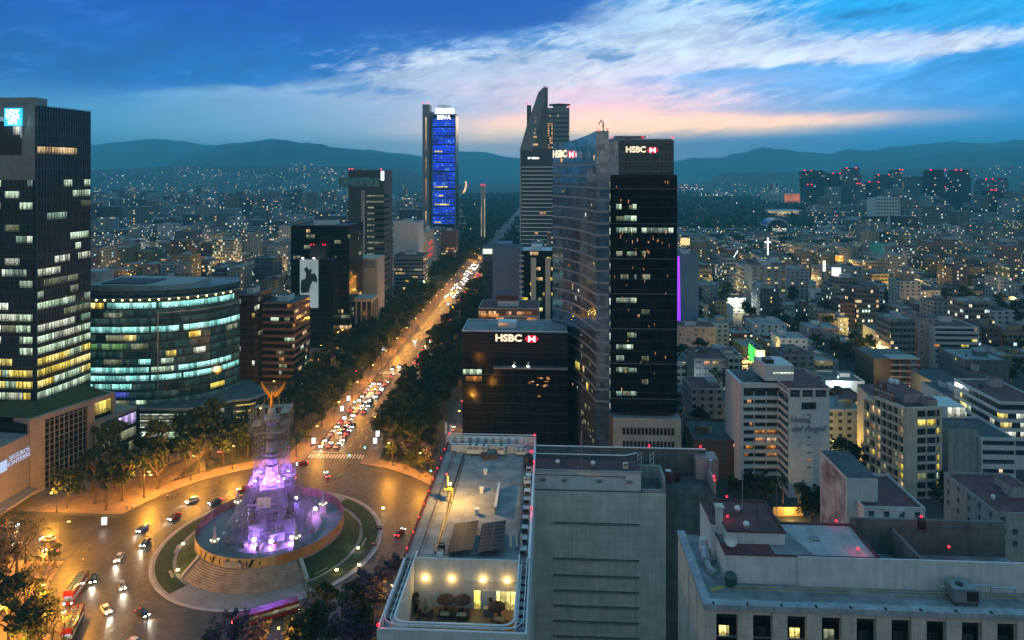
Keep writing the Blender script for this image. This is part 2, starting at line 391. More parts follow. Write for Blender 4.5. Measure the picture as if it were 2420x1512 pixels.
def settle_labels():
    bpy.context.view_layer.update()
    rows = {}
    for o, look, z in PENDING:
        p = o.matrix_world.translation; x, y = proj(p.x, p.y, p.z + z)
        m = min(MARKS, key=lambda k: (k[1] - x) ** 2 + (k[2] - y) ** 2); dx, dy = x - m[1], y - m[2]
        rel = ('right of' if dx > 0 else 'left of') if abs(dx) > abs(dy) else ('below' if dy > 0 else 'above')
        rows.setdefault((look, rel, m[0]), []).append((math.hypot(dx, dy), o.name, o))
    for (look, rel, m), l in rows.items():
        l.sort(key=lambda r: r[:2])
        for i, (_, _, o) in enumerate(l):
            o['label'] = f'{look}, {rel} {m}' if len(l) == 1 else f'{look}, {ordw(i)}-nearest {rel} {m}'
# ================================================================ setting: ground, roads, pavements, hills
def arc(r, a0, a1, n, z=0.0):              # angles measured from "up the avenue", clockwise (to the right)
    return [RF(r * math.cos(R(a0 + (a1 - a0) * i / n)), r * math.sin(R(a0 + (a1 - a0) * i / n)), z) for i in range(n + 1)]
def struct(o): o['kind'] = 'structure'; return o
M = {}
M['earth'] = mat('city_ground', (.045, .05, .048), .9, scale=.02, var=.5)
def asphalt(name, base, setts):
    m, t = newmat(name); P = t.coord('Object'); x, y, z = t.sep(P)
    n = t.noise(P, .09, 5, .65); n2 = t.noise(P, 1.4, 4, .6); n3 = t.noise(P, .6, 3)
    dx = x - RC[0]; dy = y - RC[1]; rr = (dx * dx + dy * dy).f('SQRT')
    st_ = t.noise(P, .35, 6, .7, 1.2); k = t.rng(n, .3, .7, .5, 1.4) * t.rng(n2, .3, .7, .86, 1.14) * t.rng(st_, .52, .62, 1.0, .62)
    th = dx.f('ARCTAN2', dy)
    trk = t.noise(t.vec(rr * .8, th * 3.0, 0.0), 1.0, 4, .7)               # tyre polish runs round the island
    k = k * t.mix((rr < 60.0), (1, 1, 1), t.vec(*[t.rng(trk, .35, .7, .7, 1.35)] * 3))
    if setts:
        row = ((rr * 1.1).f('FRACT') < .18); k = k * (1.0 - row * .3)
    surf(t, t.mix(1.0, base, t.vec(k, k, k), 'MULTIPLY'), t.rng(n3, .3, .7, .38, .62), 0, .5, bump=n2, bs=.2, bd=.02)
    return m
M['asphalt'] = asphalt('asphalt', (.050, .044, .038), False)
M['setts'] = asphalt('road_setts', (.058, .048, .040), True)
M['paving'] = mat('pink_paving', (.20, .14, .10), .75, scale=.3, var=.3, joint=(1.2, 1.2, .08))
M['stone'] = mat('grey_stone', (.24, .215, .19), .6, scale=.25, var=.2, joint=(1.5, .8, .05))
M['kerb'] = mat('kerb_stone', (.36, .34, .31), .8)
M['lawn'] = mat('lawn_grass', (.022, .045, .012), .95, scale=.5, var=.5, bump=.6)
M['bed'] = mat('planting_soil', (.05, .052, .03), .95, scale=.6, var=.5)
M['white_line'] = mat('road_paint', (.62, .58, .5), .6, var=.3, scale=2)
g = MB(); g.quad((-15000, -2500, 0), (15000, -2500, 0), (15000, 15800, 0), (-15000, 15800, 0)); struct(g.build('ground', M['earth']))
# roundabout and carriageways, sheets a few centimetres apart
a = MB(); a.add(arc(58.5, 0, 360, 96, .06)[:-1], [tuple(range(95, -1, -1))]); struct(a.build('roundabout_road', M['setts']))
def strip(name, u0, u1, v0, v1, z, m, step=None):
    b = MB(); b.quad(RF(u0, v0, z), RF(u0, v1, z), RF(u1, v1, z), RF(u1, v0, z)); return struct(b.build(name, m))
def slab(name, pts, z0, z1, m):
    b = MB(); q = [(p[0], p[1]) for p in pts]
    ar = sum(q[i - 1][0] * q[i][1] - q[i][0] * q[i - 1][1] for i in range(len(q)))
    if ar < 0: q = q[::-1]
    b.prism(q, z0, z1); return struct(b.build(name, m))
strip('avenue_road', 50, 2600, -11.5, 11.5, .03, M['asphalt'])
strip('avenue_road', -260, -50, -28, 17, .03, M['asphalt'])
strip('side_road', 12, 1500, -54, -46, .03, M['asphalt'])
strip('side_road', 14, 1500, 39, 47, .03, M['asphalt'])
strip('cross_street', -12, 12, -600, -50, .035, M['asphalt'])
strip('cross_street', -12, 12, 50, 90, .035, M['asphalt'])
def quad_slab(name, sv, v0, v1, u0, u1, m, z1=.18, rr=58.5):
    """pavement between |v|=v0 and v1 from u0 (or the roundabout's kerb) to u1"""
    pts = []
    if v0 < rr:
        a0 = math.degrees(math.asin(min(v0 / rr, 1)))
        a1 = math.degrees(math.asin(min(v1, math.sqrt(max(rr * rr - u0 * u0, 0))) / rr)) if v1 < rr else math.degrees(math.acos(u0 / rr))
        pts = [RF(rr * math.cos(R(x)), sv * rr * math.sin(R(x))) for x in [a0 + (a1 - a0) * i / 14 for i in range(15)]]
        if v1 > rr: pts.append(RF(u0, sv * v1))
    else: pts = [RF(u0, sv * v0), RF(u0, sv * v1)]
    pts += [RF(u1, sv * v1), RF(u1, sv * v0)]
    return slab(name, pts, 0, z1, m)
quad_slab('promenade', -1, 11.5, 20, 30, 1500, M['paving'], .2)
quad_slab('planted_verge', -1, 20.0, 46, 14, 1500, M['bed'], .17)
quad_slab('pavement', -1, 54, 140, 14, 1500, M['paving'], .18)
quad_slab('promenade', 1, 11.5, 18, 30, 1500, M['paving'], .2)
quad_slab('planted_verge', 1, 18.0, 39, 16, 1500, M['bed'], .17)
quad_slab('pavement', 1, 47, 70, 16, 1500, M['paving'], .18)
# pavement rim that follows the roundabout's kerb, a touch above the verges
def rim(a0, a1, w, z=.23):
    o = arc(58.4, a0, a1, 24); i = arc(58.4 + w, a0, a1, 24)
    slab('pavement', o + i[::-1], 0, z, M['paving'])
rim(-76, -11.6, 7); rim(11.6, 74, 6)
# towards the camera: left and right corners
def south(sv, v0, name, m):
    rr = 58.5; a0 = math.degrees(math.acos(-14 / rr)); a1 = 180 - math.degrees(math.asin(v0 / rr))
    pts = [RF(rr * math.cos(R(x)), sv * rr * math.sin(R(x))) for x in [a0 + (a1 - a0) * i / 14 for i in range(15)]] + [RF(-220, sv * v0), RF(-220, sv * 110), RF(-14, sv * 110)]
    slab(name, pts, 0, .2, m)
south(-1, 28, 'pavement', M['paving']); south(1, 17, 'pavement', M['bed'])
# traffic-calming divider between the two directions and painted lines
b = MB()
for u in range(64, 1200, 9): b.quad(RF(u, 2.6, .06), RF(u, 2.8, .06), RF(u + 3.5, 2.8, .06), RF(u + 3.5, 2.6, .06)); b.quad(RF(u, -4.2, .06), RF(u, -4.0, .06), RF(u + 3.5, -4.0, .06), RF(u + 3.5, -4.2, .06)); b.quad(RF(u, -7.8, .06), RF(u, -7.6, .06), RF(u + 3.5, -7.6, .06), RF(u + 3.5, -7.8, .06)); b.quad(RF(u, 7.0, .06), RF(u, 7.2, .06), RF(u + 3.5, 7.2, .06), RF(u + 3.5, 7.0, .06))
struct(b.build('lane_markings', M['white_line']))
for u0 in (62, 176):
    b = MB()
    for i in range(19):
        v = -11 + i * 1.2
        b.quad(RF(u0, v, .07), RF(u0, v + .6, .07), RF(u0 + 4, v + .6, .07), RF(u0 + 4, v, .07))
    b.quad(RF(u0 + 5.5, -11, .07), RF(u0 + 5.5, -.5, .07), RF(u0 + 6.1, -.5, .07), RF(u0 + 6.1, -11, .07))
    struct(b.build('zebra_crossing', M['white_line']))
# island
slab('island_kerb', arc(33.8, 0, 360, 96)[:-1], 0, .22, M['kerb'])
slab('island_paving', arc(33.0, 0, 360, 96)[:-1], .1, .27, M['stone'])
def sector(name, r0, r1, a0, a1, z0, z1, m):
    slab(name, arc(r0, a0, a1, 40) + arc(r1, a0, a1, 40)[::-1], z0, z1, m)
sector('lawn', 27.6, 32.2, 28, 138, .2, .34, M['lawn']); sector('lawn', 27.6, 32.2, 212, 322, .2, .34, M['lawn'])
# round platform under the monument: broad steps to the front and back, planted banks at the sides, inner ring of steps
PLZ = 4.4
def wedge(name, r0, r1, a0, a1, z0, z1, m): sector(name, r1, r0, a0, a1, z0, z1, m)
M['step'] = mat('step_stone', (.30, .25, .20), .7, scale=.4, var=.25, joint=(1.6, 5, .05))
slab('platform', arc(21.9, 0, 360, 96)[:-1], 0, PLZ, M['stone'])
for a0, a1 in ((137, 221), (-38, 30)):
    for i in range(10): sector('platform_step', 21.6, 26.4 - i * .45, a0 + i * .35, a1 - i * .35, .2 if i == 0 else .2, .62 + i * .41, M['step'])
for a0, a1 in ((30.5, 136.5), (221.5, 321.5)):
    st = MB(); n = 30; o = arc(26.6, a0, a1, n, .3); i_ = arc(21.95, a0, a1, n, PLZ - .5); vs = [*o, *i_]
    st.add(vs, [(k, n + 1 + k, n + 2 + k, k + 1) for k in range(n)]); struct(st.build('planted_bank', M['lawn']))
    for r_, k in ((26.6, 0),): pass
for a0 in (136.8, 221.3, 30.2, -38.3):
    p0, p1 = RF(26.8 * math.cos(R(a0)), 26.8 * math.sin(R(a0))), RF(22 * math.cos(R(a0)), 22 * math.sin(R(a0))); st = MB(); d = Vector((p1[1] - p0[1], p0[0] - p1[0])).normalized() * .5
    q = [(p0[0] + d.x, p0[1] + d.y), (p0[0] - d.x, p0[1] - d.y), (p1[0] - d.x, p1[1] - d.y), (p1[0] + d.x, p1[1] + d.y)]; st.prism(q[::-1], .2, 1, z1s=[4.75, 4.75, 1.0, 1.0]); struct(st.build('step_wall', M['kerb']))
for i in range(4): slab('platform_inner_step', arc(16.6 - i * .5, 0, 360, 96)[:-1], PLZ - .1, PLZ + .16 + i * .15, M['stone'])
# hills on the horizon
def hills(name, prof, Yc, near, far, seed, lows):
    rnd = random.Random(seed); b = MB(); nx = 220; nr = 22
    x0, x1 = prof[0][0], prof[-1][0]
    M_ = [[rnd.random() for _ in range(80)] for _ in range(12)]
    def vn(a, b2, k):
        i, j = int(math.floor(a)), int(math.floor(b2)); fa, fb = a - i, b2 - j; fa = fa * fa * (3 - 2 * fa); fb = fb * fb * (3 - 2 * fb)
        g = lambda p, q: M_[(q + k) % 12][p % 80]
        return (g(i, j) * (1 - fa) + g(i + 1, j) * fa) * (1 - fb) + (g(i, j + 1) * (1 - fa) + g(i + 1, j + 1) * fa) * fb
    rows = []
    for r in range(nr):
        s = r / (nr - 1)                        # 0 foot, .62 crest, 1 behind
        Y = near + (far - near) * s; row = []
        for i in range(nx):
            px = x0 + (x1 - x0) * i / (nx - 1)
            k = max(j for j in range(len(prof)) if prof[j][0] <= px + 1e-6); k = min(k, len(prof) - 2)
            t = (px - prof[k][0]) / (prof[k + 1][0] - prof[k][0]); py = prof[k][1] + (prof[k + 1][1] - prof[k][1]) * (t * t * (3 - 2 * t))
            Yk = near + (far - near) * .62; hc = max(Z_at(py, Yk) - 3, 2)
            q = min(s / .62, 1) if s < .62 else 1 - (s - .62) / .38 * .6
            q = q * q * (3 - 2 * q) if s < .62 else q
            h = hc * q * (1 + (vn(px / 38, s * 7, 1) - .5) * 1.1 * (1 - q) + (vn(px / 11, s * 12, 5) - .5) * .5 * (1 - q)) + (vn(px / 9, 3, 2) - .5) * hc * .035
            ed = min((px - x0) / 70, (x1 - px) / 70, 1.0); ed = max(ed, 0.0); h = h * ed * ed * (3 - 2 * ed) - 2
            row.append((X_at(px, Yk) * Y / Yk, Y, h - (3 if r == 0 else 0)))
        rows.append(row)
    vs = [p for row in rows for p in row]
    b.add(vs, [(r * nx + i, r * nx + i + 1, (r + 1) * nx + i + 1, (r + 1) * nx + i) for r in range(nr - 1) for i in range(nx - 1)])
    o = b.build(name, M['hill'], smooth=True); o['kind'] = 'structure'; return o
M['hill'] = mat('wooded_hill', (.055, .10, .10), .95, scale=.004, var=.4)
hills('far_hills', [(-60, 345), (100, 350), (210, 342), (290, 335), (370, 328), (440, 335), (500, 343), (560, 337), (650, 328), (720, 337), (790, 349), (860, 352), (940, 361), (1000, 368), (1080, 357), (1130, 358), (1220, 372), (1300, 380), (1420, 392), (1500, 398)], 0, 7600, 14200, 3, 0)
hills('far_hills', [(1180, 400), (1400, 390), (1590, 380), (1640, 372), (1700, 373), (1740, 362), (1800, 348), (1850, 352), (1900, 358), (1960, 362), (2000, 352), (2050, 356), (2110, 346), (2180, 340), (2250, 333), (2300, 338), (2419, 331), (2520, 335)], 0, 7400, 13600, 5, 0)
hills('near_hills', [(330, 404), (390, 386), (430, 369), (480, 355), (540, 343), (600, 334), (660, 330), (740, 340), (820, 352), (900, 364), (980, 376), (1040, 386), (1100, 400)], 0, 5200, 9000, 9, 0)
hills('near_hills', [(425, 404), (455, 390), (480, 380), (500, 380), (525, 390), (560, 404)], 0, 4200, 5400, 11, 0)
hills('near_hills', [(1900, 404), (2000, 392), (2100, 380), (2200, 366), (2300, 356), (2419, 345), (2520, 345)], 0, 5400, 9000, 13, 0)
FOOT = {}
def foot(name, prof, near, far, seed): hills(name, prof, 0, near, far, seed, 0); FOOT[len(FOOT)] = (prof, near, far)
foot('foothills', [(120, 402), (240, 398), (420, 390), (560, 388), (700, 387), (830, 391), (940, 397), (1040, 402)], 2500, 5000, 17)
foot('foothills', [(1640, 407), (1760, 406), (1900, 404), (2100, 400), (2300, 392), (2560, 386)], 2900, 5200, 19)
# evening haze over the valley
hm, ht = newmat('haze'); hp = ht.n('ShaderNodeVolumePrincipled'); hp.inputs['Color'].default_value = (.22, .86, 1.0, 1); hp.inputs['Density'].default_value = 1.2e-4; hp.inputs['Anisotropy'].default_value = .1
ho = ht.n('ShaderNodeOutputMaterial'); ht.t.links.new(hp.outputs[0], ho.inputs['Volume'])
b = MB(); b.box(-15200, -2700, -60, 15200, 16000, 740); o = b.build('haze', hm); o['kind'] = 'stuff'
# ================================================================ shared materials
M['conc'] = mat('pale_concrete', (.33, .33, .31), .85, scale=.5, streak=.35, var=.15)
M['conc_panel'] = mat('concrete_panels', (.60, .57, .49), .85, scale=.3, streak=.18, var=.16, joint=(4.2, 1.55, .035))
M['conc_dark'] = mat('dark_concrete', (.13, .14, .135), .85, scale=.4, streak=.3, joint=(2.6, 3.2, .05))
M['stone_clad'] = mat('pale_stone_cladding', (.58, .50, .42), .7, scale=.4, var=.14, streak=.15, joint=(1.6, 1.1, .04))
M['white'] = mat('white_render', (.58, .58, .56), .75, scale=.5, streak=.14, var=.12)
M['cream'] = mat('cream_render', (.55, .48, .38), .8, scale=.4, streak=.25, var=.12)
M['white_clad'] = mat('white_metal_cladding', (.62, .62, .60), .45, scale=.3, var=.08, joint=(1.2, 2.1, .05))
M['grey_panel'] = mat('grey_cladding', (.20, .21, .22), .5, scale=.3, var=.12, joint=(1.8, 3.4, .06))
M['roof_grey'] = mat('grey_roof_membrane', (.24, .245, .25), .8, scale=.35, var=.35, tint=(.13, .135, .14), joint=(7.5, 1.05, .04))
M['roof_red'] = mat('red_roof_paint', (.13, .042, .045), .85, scale=.4, var=.5, tint=(.075, .04, .04))
M['roof_dark'] = mat('dark_roof_felt', (.07, .08, .085), .9, scale=.4, var=.4)
M['rail'] = mat('white_painted_steel', (.68, .70, .72), .4, var=.08)
M['steel'] = mat('grey_steel', (.28, .30, .32), .45, .5, var=.15)
M['galv'] = mat('galvanised_duct', (.42, .45, .47), .38, .6, var=.2, scale=1.5)
M['dark'] = mat('black_metal', (.02, .02, .022), .5, var=.2)
M['white_box'] = mat('white_enamel', (.68, .68, .66), .45, var=.1)
M['red_paint'] = mat('red_paint', (.10, .014, .012), .6, var=.2)
M['yellow_paint'] = mat('yellow_paint', (.55, .36, .02), .6, var=.2)
M['brown_brick'] = mat('brown_brick', (.14, .075, .055), .85, scale=.5, var=.25)
M['pink'] = mat('pink_render', (.38, .29, .28), .85, scale=.4, streak=.2)
M['ochre'] = mat('ochre_render', (.40, .30, .17), .85, scale=.4, streak=.2)
M['blue_wall'] = mat('slate_blue_panels', (.10, .17, .27), .6, scale=.15, var=.12)
M['beige'] = mat('beige_stone', (.42, .38, .30), .8, scale=.2, streak=.15, var=.1)
M['teal_wall'] = mat('teal_render', (.05, .28, .24), .8)
M['window'] = glass('dark_window_glass', (.03, .04, .05), .08, bay=1.1, fh=9, line=.5)
M['g_teal'] = glass('teal_curtain_glass', (.018, .055, .056), .06, 1.5, 3.6, .55)
M['g_black'] = glass('black_curtain_glass', (.008, .010, .012), .08, 1.4, 3.9, .14, spec=.2)
M['g_grey'] = glass('grey_mirror_glass', (.25, .30, .37), .06, 1.8, 2.2, .3, spec=.9, warp=.06, metal=.75)
M['g_navy'] = glass('navy_curtain_glass', (.016, .03, .04), .07, .8, 4.3, .5, vl=.14, hl=.05)
M['g_brown'] = glass('bronze_glass', (.05, .028, .022), .1, 1.3, 3.6, .4)
OFF = {k: office('lit_office_' + k, c, s) for k, c, s in (
    ('cool', (.72, 1.0, .66), 1.15), ('teal', (.34, 1.0, .90), 1.5), ('yellow', (1.0, .76, .10), 1.5), ('warm', (1.0, .62, .24), 1.1), ('white', (.95, 1.0, .78), 1.15),
    ('green', (.30, .75, .18), .5), ('blue', (.10, .16, 1.0), .9), ('purple', (.62, .50, 1.0), 1.7), ('dim', (.62, .66, .34), .42), ('slab', (.55, .85, .62), .62), ('faint', (.10, .42, .38), .13), ('orange', (1.0, .36, .06), 1.0))}
M['red_lamp'] = glow('red_lamp', (1, .012, .02), 6); M['white_lamp'] = glow('white_lamp', (1, .95, .85), 14)
M['warm_lamp'] = glow('warm_lamp', (1, .62, .18), 16); M['sodium_lamp'] = glow('sodium_lamp', (1, .55, .10), 16)
M['sign_cream'] = glow('sign_cream', (1, .80, .55), 1.6); M['sign_white'] = glow('sign_white', (.95, 1, 1), 3.0); M['sign_red'] = glow('sign_red', (1, .01, .03), 1.6)
M['sign_cyan'] = glow('sign_cyan', (.04, .62, .95), 1.3); M['sign_blue'] = glow('sign_blue', (.12, .45, 1), 2.2); M['sign_lilac'] = glow('sign_lilac', (.55, .68, 1), .9); M['podium_clad'] = mat('podium_cladding', (.22, .195, .18), .5, scale=.3, var=.1, joint=(1.2, 2.1, .05))
# ---------------------------------------------------------------- small shared things
def aligned(name, x, Y, label=None, cat=None, group=None, z=0.0, rz=-A):
    return empty(name, (X_at(x, Y), Y, z), rz, label, cat, group)
def L(o, x, y, z):                         # the point of the photo (x, y) at height z, in the thing's own axes
    wx, wy, _ = G(x, y, z); dx, dy = wx - o.location.x, wy - o.location.y; c, s = math.cos(o.rotation_euler.z), math.sin(o.rotation_euler.z)
    return (dx * c + dy * s, -dx * s + dy * c)
def W(o, u, v, z=0.0):                     # the thing's own axes to the world
    c, s = math.cos(o.rotation_euler.z), math.sin(o.rotation_euler.z)
    return (o.location.x + u * c - v * s, o.location.y + u * s + v * c, o.location.z + z)
LAMP_MESH = {}
def red_light(p, r=.16, energy=0.0, look='small red obstruction light on a short stalk'):
    key = round(r, 3)
    if key not in LAMP_MESH:
        a = MB().lathe([(r * .35, 0), (r * .35, r * 1.5)], 6).mesh('lamp_base', M['dark'])
        b = MB().lathe([(r * .5, r * 1.5), (r, r * 2.1), (r, r * 2.9), (r * .5, r * 3.4)], 8).mesh('lamp_globe', M['red_lamp'])
        LAMP_MESH[key] = (a, b)
    e = empty('obstruction_light', p); inst('lamp_base', LAMP_MESH[key][0], e); inst('lamp_globe', LAMP_MESH[key][1], e)
    if energy: lamp_in(e, energy, (1, .03, .06), (0, 0, r * 2.5 + .25), r)
    later(e, look, 'warning light', 'red obstruction lights')
    return e
def lamp_in(parent, energy, col, loc, size=.2, spot=None, aim=None):
    l = bpy.data.lights.new('lamp_light', 'SPOT' if spot else 'POINT'); l.energy = energy; l.color = col; l.shadow_soft_size = size
    if spot: l.spot_size = spot; l.spot_blend = .6
    o = bpy.data.objects.new('lamp_light', l); COL.objects.link(o); o.parent = parent; o.location = loc
    if aim is not None: o.rotation_euler = (Vector(aim) - Vector(loc)).to_track_quat('-Z', 'Y').to_euler()
    return o
def runs(parent, fac, z0, z1, segs, off=.1, bay=1.5, name='lit_window'):
    """lit stretches of a storey: segs = [(from, to, material key)] in metres along the facade"""
    for q0, q1, k in segs:
        b = MB(); fac.panel(b, q0, q1, z0, z1, off, off - .08); b.build(name, OFF[k], parent)
def rand_runs(rnd, L_, p, keys, lo=3, hi=14, bay=1.5):
    q = 0.0; out = []
    while q < L_ - bay:
        w = bay * rnd.randint(max(1, int(lo / bay)), max(1, int(hi / bay)))
        if rnd.random() < p: out.append((q + .1, min(q + w - .1, L_), rnd.choice(keys)))
        q += w
    return out
WINMESH = {}
def win_mesh(w, h, mk):
    k = (round(w, 2), round(h, 2), mk)
    if k not in WINMESH:
        b = MB(); fr = .09
        b.box(0, -.05, 0, w, .02, fr, 1); b.box(0, -.05, h - fr, w, .02, h, 1); b.box(0, -.05, fr, fr, .02, h - fr, 1); b.box(w - fr, -.05, fr, w, .02, h - fr, 1)
        b.box(fr, -.02, fr, w - fr, .02, h - fr, 0)
        if w > 1.5: b.box(w / 2 - .05, -.045, fr, w / 2 + .05, -.021, h - fr, 1)
        WINMESH[k] = b.mesh('window', [OFF[mk] if mk in OFF else M[mk], M['steel']])
    return WINMESH[k]
def windows(parent, x0, y0, dx, dy, n, bay, zs, w, h, lit, keys, rnd, skip=0.0):
    """a grid of window parts on a wall that starts at (x0, y0) and runs along (dx, dy); outward is right of travel"""
    rz = math.atan2(dy, dx)
    for z in zs:
        for i in range(n):
            if skip and rnd.random() < skip: continue
            k = rnd.choice(keys) if rnd.random() < lit else 'window'
            q = (i + .5) * bay - w / 2
            inst('window', win_mesh(w, h, k), parent, (x0 + dx * q + dy * .03, y0 + dy * q - dx * .03, z), (0, 0, rz))
def hexlogo(parent, loc, w, rz, name='hexagon_logo'):
    """red hexagon with a white bow tie"""
    h = w * .5; b = MB(); x0, x1, x2, x3 = 0, w * .25, w * .75, w; y = -.12
    tri = lambda a, c, d, mi: b.add([(a[0], y, a[1]), (c[0], y, c[1]), (d[0], y, d[1]), (a[0], y + .1, a[1]), (c[0], y + .1, c[1]), (d[0], y + .1, d[1])], [(0, 1, 2), (0, 3, 4, 1), (1, 4, 5, 2), (2, 5, 3, 0)], mi)
    m = (w / 2, h / 2)
    tri((x0, h / 2), (x1, 0), (x1, h), 0); tri((x3, h / 2), (x2, h), (x2, 0), 0)
    tri((x1, 0), (x2, 0), m, 0); tri((x1, h), m, (x2, h), 0); tri((x1, 0), m, (x1, h), 1); tri((x2, 0), (x2, h), m, 1)
    return b.build(name, [M['sign_red'], M['sign_white']], parent, loc, rz)
def serif_sign(parent, body, loc, size, rz, sx=1.0):
    text(body, size, M['sign_dark'], parent, loc, (R(90), 0, rz), 'sign_letters', .05, sx=sx, align='LEFT')
    c, s = math.cos(rz), math.sin(rz)
    text(body, size, M['sign_cream'], parent, (loc[0] + s * .12, loc[1] - c * .12, loc[2]), (R(90), 0, rz), 'sign_outline', 0, outline=size * .035, sx=sx, align='LEFT')
M['sign_dark'] = mat('sign_maroon', (.10, .03, .03), .5)
# ================================================================ left side: glass tower with the roof sign and its podium
rnd = random.Random(21); M['crown'] = mat('grey_crown_panels', (.20, .21, .20), .35, scale=.3, var=.1, joint=(1.2, 2.1, .06)); M['fin'] = mat('dark_fin', (.07, .085, .095), .4, .4, var=.1)
t = empty('office_tower', (0, 0, 0), 0, 'dark glass office tower with white crown panel and glowing cyan square roof sign', 'office tower')
fr = Fac([(-228, 265.5), (-182.7, 262), (-180.0, 274), (-178.2, 288)]); fl = Fac([(-228, 265.5), (-182.9, 262.05)]); fs = Fac([(-182.7, 262), (-180.0, 274), (-178.2, 288)])
b = MB(); b.prism([(-228, 265.5), (-183.2, 262.3), (-180.5, 274), (-178.9, 287.8), (-192, 300), (-228, 302)], 18, 138); b.build('glass_shaft', [M['g_navy']], t)
b = MB(); fs.panel(b, 0, fs.L, 18, 140.4, .35, -.5); b.build('curtain_wall', M['g_navy'], t)
b = MB(); fl.panel(b, 0, fl.L - .6, 18, 112, .3, -.5); b.build('curtain_wall', M['g_navy'], t)
for i in range(28):                          # slim fins on both faces
    pass
b = MB()
for q in [i * 1.25 for i in range(22)]: fs.panel(b, min(q, fs.L - .2), min(q + .12, fs.L), 19, 140.9, .6, .34)
for q in [8 + i * 1.7 for i in range(22)]: fl.panel(b, min(q, fl.L - .2), min(q + .14, fl.L), 19, 111.8, .55, .29)
b.build('mullion_fin', M['fin'], t)
b = MB(); fl.panel(b, fl.L - 14.8, fl.L, 112, 143.6, .35, -6); b.build('crown_panel', M['crown'], t)
b = MB(); fl.panel(b, 0, fl.L - 5.4, 121.5, 134.4, .5, .36); b.build('crown_recess', M['dark'], t)
b = MB(); fl.panel(b, 0, fl.L - 4.9, 134.4, 136.2, 1.0, .36); fl.panel(b, fl.L - 5.5, fl.L - 4.9, 128, 134.4, .9, .36); b.build('crown_gutter', M['white_clad'], t)
runs(t, fl, 129.2, 132.4, [(fl.L - 8.6, fl.L - 5.7, 'white')], .62)
zf = [18.6 + 4.3 * i for i in range(29)]
for i, z in enumerate(zf):
    b = MB(); fs.panel(b, 0, fs.L, z - .55, z, .45, .33)
    if z < 112: fl.panel(b, 0, fl.L - .6, z - .55, z, .42, .28)
    b.build('floor_band', M['g_brown'], t)
    y = HY + (H - z - 1.8) * F / 270
    p = .0 if z > 112 else .22 if z > 90 else .4 if z > 70 else .65 if z > 56 else .9 if z > 44 else 1.0
    if z > 118: p = 0
    keys = ['cool', 'cool', 'slab', 'white', 'dim'] if z > 44 else ['yellow', 'yellow', 'cool'] if z > 31 else ['cool', 'yellow', 'white']
    sg = rand_runs(rnd, fs.L, p, keys, 3, 12 if z > 62 else 22)
    if 118 < z < 122.5: sg = [(.2, 19, 'warm')]
    if z > 27: runs(t, fs, z + .3, z + 2.9, sg, .5)
    if z < 112 and z > 24: runs(t, fl, z + .3, z + 2.9, [(a + 24, c + 24, k) for a, c, k in rand_runs(rnd, fl.L - 25, p * .75, keys, 3, 8)], .46)
s = empty('roof_sign', (*fl.at(fl.L - 8.2, 1.0), 132.6), math.atan2(-3.5, 45.3), 'glowing cyan square sign with white letters on the crown of the glass tower', 'sign')
b = MB(); b.box(-3.4, -.4, 0, 3.4, .4, 6.8); b.build('sign_box', M['sign_cyan'], s)
text('NEW\nYORK\nLIFE', 2.35, M['sign_white'], s, (0, -.45, 3.4), (R(90), 0, 0), 'sign_letters', .03, spacing=.92, line=.82, off=.03)
lamp_in(s, 900, (.35, .85, 1), (0, -2.5, 1.5), .5)
# podium: sign wall, portal block, terrace block
t = empty('podium_building', (0, 0, 0), 0, 'pale podium with blue lit lettering wall and tall latticed portal under the glass tower', 'building')
b = MB(); b.prism([(-173.6, 196), (-170.8, 241.6), (-204, 245), (-206, 196)], 3.2, 22.4); b.build('sign_wall', M['podium_clad'], t)
b = MB(); b.prism([(-174.6, 196), (-172.2, 241.2), (-203, 244), (-205, 196)], 0, 3.2); b.build('shopfront', OFF['yellow'], t)
b = MB(); b.prism([(-173.6, 196), (-166.2, 215), (-165.8, 239), (-171, 240.5)], 3.25, 3.9); b.build('entrance_canopy', M['podium_clad'], t)
pf = Fac([(-170.9, 241.8), (-158.4, 272.4)])
b = MB(); b.prism([(-172.0, 242.2), (-159.6, 272.2), (-176, 284), (-206, 250)], 0, 25.4); b.build('rear_block', M['g_black'], t)
b = MB(); pf.panel(b, 0, pf.L, 25.4, 27.2, .3, -9); pf.panel(b, 0, 5.2, 0, 25.4, .3, -1.2); pf.panel(b, 21.6, 24.2, 0, 25.4, .3, -1.2); pf.panel(b, pf.L - 1.2, pf.L, 18.4, 25.4, .3, -6); b.build('portal_frame', M['podium_clad'], t)
b = MB()
for i in range(9): pf.panel(b, 5.4 + i * 1.8, 5.6 + i * 1.8, .5, 25.2, -.15, -.6)
for i in range(11): pf.panel(b, 5.4, 21.5, 2.2 + i * 2.2, 2.4 + i * 2.2, -.2, -.5)
b.build('lattice', M['grey_panel'], t)
b = MB(); pf.panel(b, 24.4, pf.L - 1.4, 20.2, 24.9, -.8, -1.0); b.build('terrace_glazing', OFF['yellow'], t)
cf = Fac([(-160.5, 263.0), (-154.6, 281)])
b = MB(); b.prism([(-160.7, 263.2), (-155.1, 280.6), (-178, 292), (-186, 276)], 0, 17.2); b.build('terrace_block', M['g_black'], t)
b = MB(); cf.panel(b, 0, cf.L, 17.2, 18.6, .3, -12); cf.panel(b, 0, 2.6, 0, 17.2, .25, -.4); b.build('terrace_parapet', M['podium_clad'], t)
runs(t, cf, 12.2, 16.4, [(3.0, cf.L - .3, 'purple')], .12); runs(t, cf, 7.0, 10.6, [(3.0, cf.L - .3, 'dim')], .12); runs(t, cf, 1.6, 5.2, [(3.0, cf.L - .3, 'dim')], .12)
b = MB(); b.quad((-205, 246, 27.3), (-172, 243.2, 27.3), (-160, 271, 27.3), (-178, 283, 27.3)); b.build('roof_garden', M['lawn'], t)
